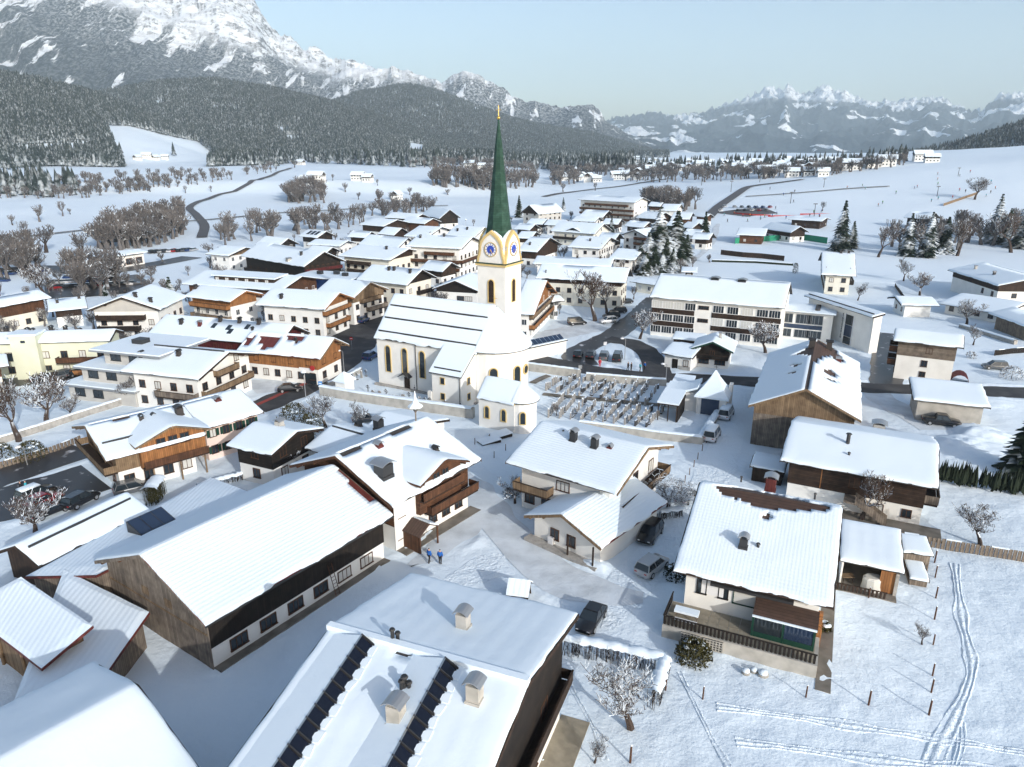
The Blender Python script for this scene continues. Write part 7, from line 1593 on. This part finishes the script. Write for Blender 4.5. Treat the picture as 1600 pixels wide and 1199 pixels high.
fl = [(88+i*11+random.uniform(-1, 1), 452-i*.6, .2) for i in range(12)]+[(92+i*11, 444-i*.5, .2) for i in range(10)]+[(110+i*12, 436, .2) for i in range(5)]
lots = [(fl, 'car parked in the crowded car park left of the village', 'cars in the left car park'), ([(238+i*7.2, 396-i*.4, 1.3) for i in range(10)], 'car parked in the single row beside the leafless wood', 'cars in the row beside the leafless wood'),
        ([(1148+i*5.5, 325+(i % 2)*5, .9) for i in range(11)]+[(1126, 330, .9), (1132, 324, .9)], 'car parked at the foot of the ski slope', 'cars at the ski slope'), ([(15, 430, 0), (5, 441, 0), (36, 427, 0), (60, 425, 0)], 'car driving on the road at the left picture edge', 'cars on the left road')]
for lst, lb, gr in lots:
    for px, py, rz in lst:
        p = hit(px, py); pt = random.choice(('paint_black', 'paint_grey', 'paint_silver', 'paint_black', 'paint_red', 'paint_blue', 'paint_white'))
        o = place('parked_car', FC, None, (p.x, p.y, p.z), rz+random.uniform(-.08, .08), mats=[pt, None, random.choice((pt, 'snow', pt))]); tag(o, lb, 'car', gr)
# ------------------------------------------------------------ people
def skin(name, vs, es, rad, mat, sub=1):
    me = bpy.data.meshes.new(name); me.from_pydata([Vector(v) for v in vs], es, []); o = bpy.data.objects.new(name, me); COL.objects.link(o)
    sm = o.modifiers.new('skin', 'SKIN'); me.skin_vertices[0].data[0].use_root = True
    for i, r in enumerate(rad): me.skin_vertices[0].data[i].radius = (r, r)
    ss = o.modifiers.new('sub', 'SUBSURF'); ss.levels = sub; ss.render_levels = sub
    dg = bpy.context.evaluated_depsgraph_get(); out = bpy.data.meshes.new_from_object(o.evaluated_get(dg)); out.name = name; bpy.data.objects.remove(o)
    out.materials.clear(); out.materials.append(MATS[mat]); out.polygons.foreach_set('use_smooth', [True]*len(out.polygons)); return out
def person_meshes(stride):
    s = stride
    V = [(0,0,.96),(0,0,1.2),(0,0,1.4),(0,0,1.52),(0,-.01,1.62),(0,-.01,1.73), (.2,0,1.42),(.27,.04*s,1.14),(.26,-.12*s-.05,.9),(.25,-.16*s-.06,.8), (-.2,0,1.42),(-.27,-.04*s,1.14),(-.26,.1*s-.05,.9),(-.25,.12*s-.06,.8), (.1,0,.9),(.11,-.14*s,.5),(.11,-.1*s+.02,.1),(.11,-.1*s-.14,.04), (-.1,0,.9),(-.11,.08*s,.5),(-.11,.2*s,.1),(-.11,.2*s-.14,.04)]
    E = [(0,1),(1,2),(2,3),(3,4),(4,5),(2,6),(6,7),(7,8),(8,9),(2,10),(10,11),(11,12),(12,13),(0,14),(14,15),(15,16),(16,17),(0,18),(18,19),(19,20),(20,21)]
    R = [.13,.13,.15,.055,.095,.06, .06,.048,.036,.032, .06,.048,.036,.032, .085,.06,.042,.04, .085,.06,.042,.04]
    body = skin('body', V, E, R, 'skin')
    ji = [0,1,2,6,7,8,10,11,12]; mp = {k: i for i, k in enumerate(ji)}
    jac = skin('jacket', [V[0][:2]+(.86,)]+[V[k] for k in ji[1:]], [(mp[a], mp[b]) for a, b in E if a in mp and b in mp], [.19,.19,.19,.095,.08,.065,.095,.08,.065], 'jacket_blue')
    ti = [0,14,15,16,18,19,20]; mp2 = {k: i for i, k in enumerate(ti)}
    tro = skin('trousers', [V[k] for k in ti], [(mp2[a], mp2[b]) for a, b in E if a in mp2 and b in mp2], [.15,.12,.09,.075,.12,.09,.075], 'trousers')
    hat = skin('hat', [(0,-.005,1.66),(0,-.005,1.78)], [(0,1)], [.115,.08], 'jacket_dark'); bo = skin('boot', [(.11,-.1*s+.05,.06),(.11,-.1*s-.16,.05)], [(0,1)], [.075,.06], 'rubber'); bo2 = skin('boot', [(-.11,.2*s+.05,.06),(-.11,.2*s-.16,.05)], [(0,1)], [.075,.06], 'rubber')
    return body, jac, tro, hat, bo, bo2
PM = [person_meshes(1.0), person_meshes(.35)]
SKI = MB(); SKI.box(-.05, .05, -.9, .8, 0, .03); SKI = SKI.mesh('ski', ['jacket_dark'])
def person(px, py, rz, jacket, trousers, label, v=0, hat='jacket_dark', group=None, ski=False, scale=1.0):
    p = hit(px, py); b, j, t, h, b1, b2 = PM[v]
    T = place('person', b, None, (p.x, p.y, p.z+(.06 if p.y < 235 else .1)), rz, scale); tag(T, label, 'person', group)
    place('jacket', j, T, mats=[jacket]); place('trousers', t, T, mats=[trousers]); place('hat', h, T, mats=[hat])
    if not ski: place('boot', b1, T); place('boot', b2, T)
    else:
        for x in (-.12, .12): place('ski', SKI, T, (x, 0, 0))
    return T
person(671, 880, 2.4, 'jacket_blue', 'trousers', 'walker in a blue jacket leaning over, left of the two at the porch', 0); person(688, 882, 2.9, 'jacket_blue', 'trousers', 'walker in a blue jacket and dark trousers, right of the two at the porch', 1)
person(35, 772, -1, 'jacket_dark', 'trousers', 'walker in black on the wet road at the left', 0); person(43, 771, -1, 'jacket_teal', 'trousers', 'walker in a turquoise jacket on the wet road at the left', 0)
person(937, 574, 0, 'jacket_red', 'trousers_red', 'person in red clothing beside the parked cars on the island', 1); person(981, 579, 1, 'jacket_dark', 'trousers', 'person in dark clothing on the road, left of a pair', 0); person(986, 580, 1, 'jacket_dark', 'trousers', 'person in dark clothing on the road, right of a pair', 1)
person(1000, 581, 2, 'jacket_teal', 'trousers', 'person with a turquoise jacket walking on the road by the cemetery', 0); person(1007, 579, 2, 'jacket_blue', 'trousers', 'person in a blue jacket right of the turquoise one on the road', 1)
rs = np.random.default_rng(12); JK = ['jacket_red', 'jacket_blue', 'jacket_dark', 'jacket_orange', 'jacket_green', 'jacket_teal']
for i in range(46):
    px = rs.uniform(1180, 1590); f = (px-1180)/410; py = rs.uniform(292-40*f+6, 345-40*f) if i < 34 else rs.uniform(335, 350)
    if i >= 34: px = rs.uniform(1130, 1300)
    person(px, py, rs.uniform(0, 6), JK[int(rs.integers(0, 6))], 'trousers', 'tiny skier out on the ski slope beyond the village', int(rs.integers(0, 2)), group='skiers on the slope', ski=True, scale=1.15)
# ------------------------------------------------------------ posts, fences, hedges, bushes, lamps
def post_mesh(): m = MB(); m.tube((0, 0, -.2), (.02, 0, 1.35), .075, .065, 6); m.tube((.02, 0, 1.35), (.02, 0, 1.43), .08, .03, 6, 1); return m.mesh('fence_post', ['wood_brown', 'snow'])
PO = post_mesh()
for px in ((1357,1102),(1451,1118),(1455,1082),(1457,1056),(1458,1008),(1460,968),(1462,935),(1461,903),(1259,1090),(1040,1078),(1098,1092),(1460,880),(1357,935)):
    p = un(*px); tag(place('fence_post', PO, None, (p.x, p.y, nz(p.x, p.y)), random.random()*3, random.uniform(.85, 1.1)), 'short wooden post standing in the meadow snow', 'post', 'posts in the meadow')
p = un(984.5, 1192); tag(place('fence_post', PO, None, (p.x, p.y, 0), 0, 1.15), 'thick reddish topped post at the bottom of the hedged garden', 'post')
for i, px in enumerate([(1104,692),(1097,705),(1090,718),(1084,730),(1077,742),(1070,754),(1064,765),(700,705),(720,712),(742,700),(765,690),(790,705),(772,716)]):
    p = un(*px); tag(place('fence_post', PO, None, (p.x, p.y, nz(p.x, p.y)), 0, .8), 'thin fence post along the lane gardens', 'post', 'posts along the lane gardens')
def plank_fence(label, px, h=1.1, step=.42, mat='wood_grey', cap=True, cat='fence', z=None, far=False):
    P_ = [hit(*p) for p in px]; c = P_[0].copy(); T = thing('plank_fence', label, cat, c)
    bm_ = cached(('plank', mat, h, step), lambda: (lambda q: (q.box(0, step-.05, -.03, .03, -.2, h), q.mesh('board', [mat]))[1])(MB()))
    for a, b in zip(P_[:-1], P_[1:]):
        d = b-a; L = math.hypot(d.x, d.y); rz = math.atan2(d.y, d.x); n = int(L/step)
        for i in range(n): q = a.lerp(b, i/n)-c; place('board', bm_, T, (q.x, q.y, q.z+random.uniform(-.04, .04)), rz)
        if cap:
            m = MB(); m.box(0, L*.35, -.09, .09, h-.02, h+.12); m.build('snow_cap', 'snow', T, loc=a.lerp(b, .2)-c, rz=rz)
    return T
plank_fence('weathered plank fence closing the meadow on the right', [(1398,846),(1462,856),(1530,867),(1610,880)], 1.2)
plank_fence('tan plank fence running up the ski slope', [(1474,322),(1500,313),(1526,304)], 1.6, 1.6, 'wood_tan', False)
plank_fence('dark plank fence on the far side of the wet road', [(0,733),(45,719),(90,705),(128,690)], 1.0, .5, 'wood_grey')
plank_fence('dark rail fence up the slope beside the little white house', [(1398,448),(1408,462),(1416,472)], 1.1, .6, 'wood_dark')
plank_fence('dark rail fence above the parked car on the right', [(1553,556),(1580,553),(1612,550)], 1.2, .6, 'wood_black')
for lb, px, mt, h in (('green windscreen fence of the snowed-over tennis court, back side', [(1148,381),(1200,377),(1250,374),(1292,381)], 'cloth_green', 2.6), ('long red netting along the bottom of the piste', [(1200,339),(1250,336),(1310,333)], 'sign_red', .8), ('red netting around the ski slope car park', [(1146,334),(1175,337),(1204,337)], 'sign_red', .8), ('dark patterned screen wall before the tennis court', [(1126,398),(1160,402),(1190,404),(1225,408)], 'wood_dark', 2.0)):
    P_ = [hit(*p) for p in px]; T = thing('screen_fence', lb, 'fence', P_[0])
    for a, b in zip(P_[:-1], P_[1:]):
        d = b-a; m = MB(); L = math.hypot(d.x, d.y); m.box(0, L, -.05, .05, -.3, h); m.build('panel', mt, T, loc=a-P_[0], rz=math.atan2(d.y, d.x))
wall('snowy garden wall with dark stones across the left garden', [(-20,700),(60,675),(120,655),(192,632)], 1.1, .5, 'stone')
wall('snow topped hedge bank above the school field', [(1112,410),(1180,412),(1238,416)], 1.0, .8, 'hedge_dark')
wall('stony bank below the low white annex', [(1500,512),(1540,524),(1585,538)], .9, .9, 'stone')
def hedge(label, px, h, t, mat='hedge', n_per=16, cap=.22, spiky=False):
    P_ = [un(*p) for p in px]; c = P_[0].copy(); T = thing('hedge', label, 'hedge', c); tw = MB(); cp = MB()
    for a, b in zip(P_[:-1], P_[1:]):
        d = (b-a); L = d.length; d.normalize(); s = Vector((-d.y, d.x, 0))
        for i in range(int(L*n_per)):
            o = a-c+d*random.uniform(0, L)+s*random.uniform(-t/2, t/2); hh = h*random.uniform(.75, 1.02)
            if spiky:
                r = random.uniform(.22, .4); n = 5; ring = [o+Vector((r*math.cos(6.28*k/n)*random.uniform(.7, 1.2), r*math.sin(6.28*k/n)*random.uniform(.7, 1.2), random.uniform(0, hh*.55))) for k in range(n)]
                tw.add([tuple(v) for v in ring]+[tuple(o+Vector((0, 0, hh*random.uniform(.85, 1.15))))], [(k, (k+1) % n, n) for k in range(n)])
            else:
                e = o+Vector((random.gauss(0, .12), random.gauss(0, .12), hh)); tw.tube(o, e, .03, .015, 3, caps=False)
                for _ in range(3): q = o.lerp(e, random.uniform(.3, .9)); tw.tube(q, q+Vector((random.gauss(0, .2), random.gauss(0, .2), random.uniform(.1, .3))), .016, .01, 3, caps=False)
        if cap:
            n = int(L/.3); rows = []
            for k in range(n+1):
                q = a-c+d*(L*k/n); w = t*.5+random.uniform(-.05, .22); z = h+random.uniform(-.12, .05); zt = z+cap*random.uniform(.7, 1.5)
                rows.append([tuple(q+s*x+Vector((0, 0, zz))) for x, zz in ((-w, z-.1), (-w*.8, z+cap*.6), (0, zt), (w*.8, z+cap*.6), (w, z-.1))])
            cp.rings(rows, close=False, cap=False)
    tw.build('twigs' if not spiky else 'foliage', mat, T)
    if cap: cp.build('snow_cap', 'snow', T, smooth=True)
    return T
random.seed(8)
hedge('leafless clipped hedge with a thick snow top around the bottom garden', [(868,1018),(950,1032),(1038,1052),(1030,1078),(1020,1110)], 1.7, .9)
hedge('tall black clipped thuja hedge on the right', [(1466,752),(1520,762),(1610,775)], 3.2, 1.1, 'hedge_dark', 14, 0, True)
hedge('snow topped hedge block at the old farmhouse corner', [(236,792),(252,770)], 2.4, 1.6, 'leaf_bush', 40, .3)
hedge('dark snow dusted hedge between the parking yard and the middle chalet', [(1003,805),(1030,812),(1068,806)], 1.2, .7, 'hedge', 16, .15)
hedge('low snowy hedge below the small dark chalet', [(310,770),(350,757),(395,745),(412,738)], 1.0, .7, 'hedge', 14, .25)
def bush(label, px, py, r, h, mat, n=900, name='bush'):
    p = un(px, py); T = thing(name, label, 'bush', (p.x, p.y, 0)); m = MB()
    for i in range(n):
        a = random.random()*6.28; zz = random.random()**.7; rr2 = r*math.sqrt(max(.05, 1-(zz-.25)**2*1.5))*random.uniform(.6, 1.08)
        c = Vector((rr2*math.cos(a), rr2*math.sin(a), h*zz)); d = Vector((random.gauss(0, 1), random.gauss(0, 1), random.gauss(.3, .6))).normalized()*random.uniform(.14, .3); e = d.orthogonal().normalized()*.08
        m.add([tuple(c-e), tuple(c+e), tuple(c+d)], [(0, 1, 2)])
    m.build('foliage', mat, T); k = MB(); k.tube((0, 0, -.1), (0, 0, h*.6), .08, .04, 5); k.build('stem', 'bark_dark', T)
    for _ in range(5):
        a = random.random()*6.28; s = MB(); q = r*.5; s.rings([[(q*math.cos(a)+w*math.cos(6.28*i/7), q*math.sin(a)+w*math.sin(6.28*i/7), h*.82+z) for i in range(7)] for w, z in ((.28, 0), (.25, .1), (.08, .17))]); s.build('snow_clump', 'snow', T, smooth=True)
for a in (('evergreen shrub in front of the dark terrace railing', 1083, 1030, 1.5, 1.7, 'leaf_bush', 1600), ('big yellow-green evergreen bush by the village road', 462, 672, 2.6, 4.2, 'leaf_bush', 1700), ('dark evergreen bush right of the yellow-green one', 487, 678, 2.0, 3.2, 'leaf_bush', 1000),
          ('low brown bush behind the street sign on the left', 50, 718, 2.0, 2.6, 'leaf_bush', 900), ('small bush at the left end of the wet road', 4, 715, 1.6, 2.0, 'leaf_bush', 600), ('narrow dark columnar cypress above the school', 1242, 428, 1.0, 3.8, 'hedge_dark', 700), ('brown leafless bush beside the parked car on the right', 1580, 592, 2.0, 2.4, 'shrub', 900), ('little bush below the fruit trees on the right', 1517, 560, 1.0, 1.4, 'shrub', 300), ('ivy like green border along the white terrace house', 1288, 985, .6, .8, 'leaf_bush', 400), ('dark shrub at the wall of the terrace house', 1056, 905, 1.2, 1.6, 'hedge_dark', 500), ('fallen snowy branches heap by the middle chalet', 800, 775, 1.2, .9, 'shrub', 400)):
    bush(*a)
for i, (px, py, r) in enumerate(((1165,1052,.36),(1178,1050,.32),(1192,1056,.42))):
    p = un(px, py); T = thing('boulder', 'snow capped boulder below the terrace, ' + ('left', 'middle', 'right')[i] + ' of three', 'boulder', (p.x, p.y, 0))
    m = MB(); m.rings([[(r*q*math.cos(6.28*k/9)*random.uniform(.85, 1.15), r*q*math.sin(6.28*k/9)*random.uniform(.85, 1.15), z*r) for k in range(9)] for q, z in ((1, -.1), (1.05, .4), (.8, .8), (.3, 1.0))]); m.build('rock', 'stone', T, smooth=True)
    m = MB(); m.rings([[(r*q*math.cos(6.28*k/9), r*q*math.sin(6.28*k/9), z*r) for k in range(9)] for q, z in ((.95, .65), (.85, 1.05), (.3, 1.25))]); m.build('snow_cap', 'snow', T, smooth=True)
for k, (px, py) in enumerate(((764,694),(782,684))):
    T = thing('cold_frame', 'low dark cold frame with a snowy lid near the chapel, ' + ('front' if k == 0 else 'back') + ' one', 'cold frame', un(px, py), math.radians(38)); m = MB(); m.box(-1.7, 1.7, -.8, .8, -.1, .55); m.build('box', 'wood_black', T); m = MB(); m.extr([(-1.75, -.85, .55), (1.75, -.85, .55), (1.75, .85, .75), (-1.75, .85, .75)], (0, 0, .15)); m.build('snow_lid', 'snow', T)
def lamp(px, py, top, label, style=0):
    p = un(px, py); h = zat(p.y, top); T = thing('street_lamp', label, 'street lamp', (p.x, p.y, 0)); m = MB(); m.tube((0, 0, -.2), (0, 0, h), .08, .055, 7); m.build('post', 'metal_grey', T); m = MB()
    if style == 0: m.tube((0, 0, h), (-.7, 0, h+.12), .05, .05, 5); m.build('arm', 'metal_grey', T); m = MB(); m.rings([[(-.75+.42*q*math.cos(6.28*k/10), .42*q*math.sin(6.28*k/10), h+z) for k in range(10)] for q, z in ((.6, 0), (1, .1), (.9, .22), (.3, .32))]); m.build('lamp_head', 'metal_white', T, smooth=True)
    else:
        m.rings([[(.18*q*math.cos(6.28*k/8), .18*q*math.sin(6.28*k/8), h+z) for k in range(8)] for q, z in ((.6, -.1), (1, .45))]); m.build('lantern', 'glass', T); m = MB(); m.rings([[(.5*q*math.cos(6.28*k/10), .5*q*math.sin(6.28*k/10), h+z) for k in range(10)] for q, z in ((1, .45), (.9, .62), (.3, .85), (.05, 1.0))]); m.build('lamp_hood', 'snow', T, smooth=True)
for a in ((538,584,549,'street lamp with a round snowy head at the church square'), (43,727,700,'street lamp with white head on the left road'), (1317,596,566,'dark street lamp beside the kindergarten entrance'), (976,562,530,'street lamp on the traffic island'), (1040,600,570,'street lamp behind the graveyard wall'), (160,448,412,'tall lamp mast at the left car park')): lamp(*a)
for a in ((478,623,586,'lantern with snowy hood in front of the shop house',1), (432,505,482,'lantern with snowy hood before the orange balconied house',1), (465,440,408,'lantern with snowy hood beside the black timber hotel',1), (326,618,592,'lantern with snowy hood at the white chalet terrace',1), (728,362,345,'lantern with snowy hood above the hotel roofs',1)): lamp(*a)
def sign(px, py, h, label, face, shape='round', bar=None):
    p = un(px, py); T = thing('road_sign', label, 'road sign', (p.x, p.y, 0)); m = MB(); m.tube((0, 0, 0), (0, 0, h), .035, .035, 6); m.build('post', 'metal_grey', T); m = MB()
    if shape == 'round': m.tube((0, -.05, h), (0, -.08, h), .38, .38, 16)
    else: m.box(-.35, .35, -.08, -.05, h-.35, h+.35)
    m.build('plate', face, T)
    if bar: m = MB(); m.box(-.26, .26, -.11, -.085, h-.06, h+.06); m.build('bar', bar, T)
sign(550, 547, 2.6, 'round red no entry sign with a white bar on the church square', 'sign_red', 'round', 'sign_white'); sign(502, 617, 2.2, 'square blue sign at the churchyard corner', 'sign_blue', 'square', 'sign_white'); sign(945, 552, 2.2, 'white traffic sign on the snowy island', 'sign_white', 'square'); sign(906, 592, 2.4, 'grey notice board at the graveyard gate', 'metal_grey', 'square')
# ski lift and lamp masts on the piste
for px, py, top in ((1287,293,279),(1235,318,300),(1497,275,262),(1464,307,291),(1272,338,318),(1187,285,268),(1096,290,272),(1142,300,283)):
    p = hit(px, py); h = zat(p.y, top)-p.z; T = thing('piste_mast', 'slim mast standing on the ski slope', 'mast', p, group='masts on the ski slope'); m = MB(); m.tube((0, 0, -.5), (0, 0, h), .22, .14, 6); m.build('post', 'metal_dark', T); m = MB(); m.box(-1.2, 1.2, -.15, .15, h-.5, h-.1); m.build('crossbar', 'metal_dark', T)
m = MB()
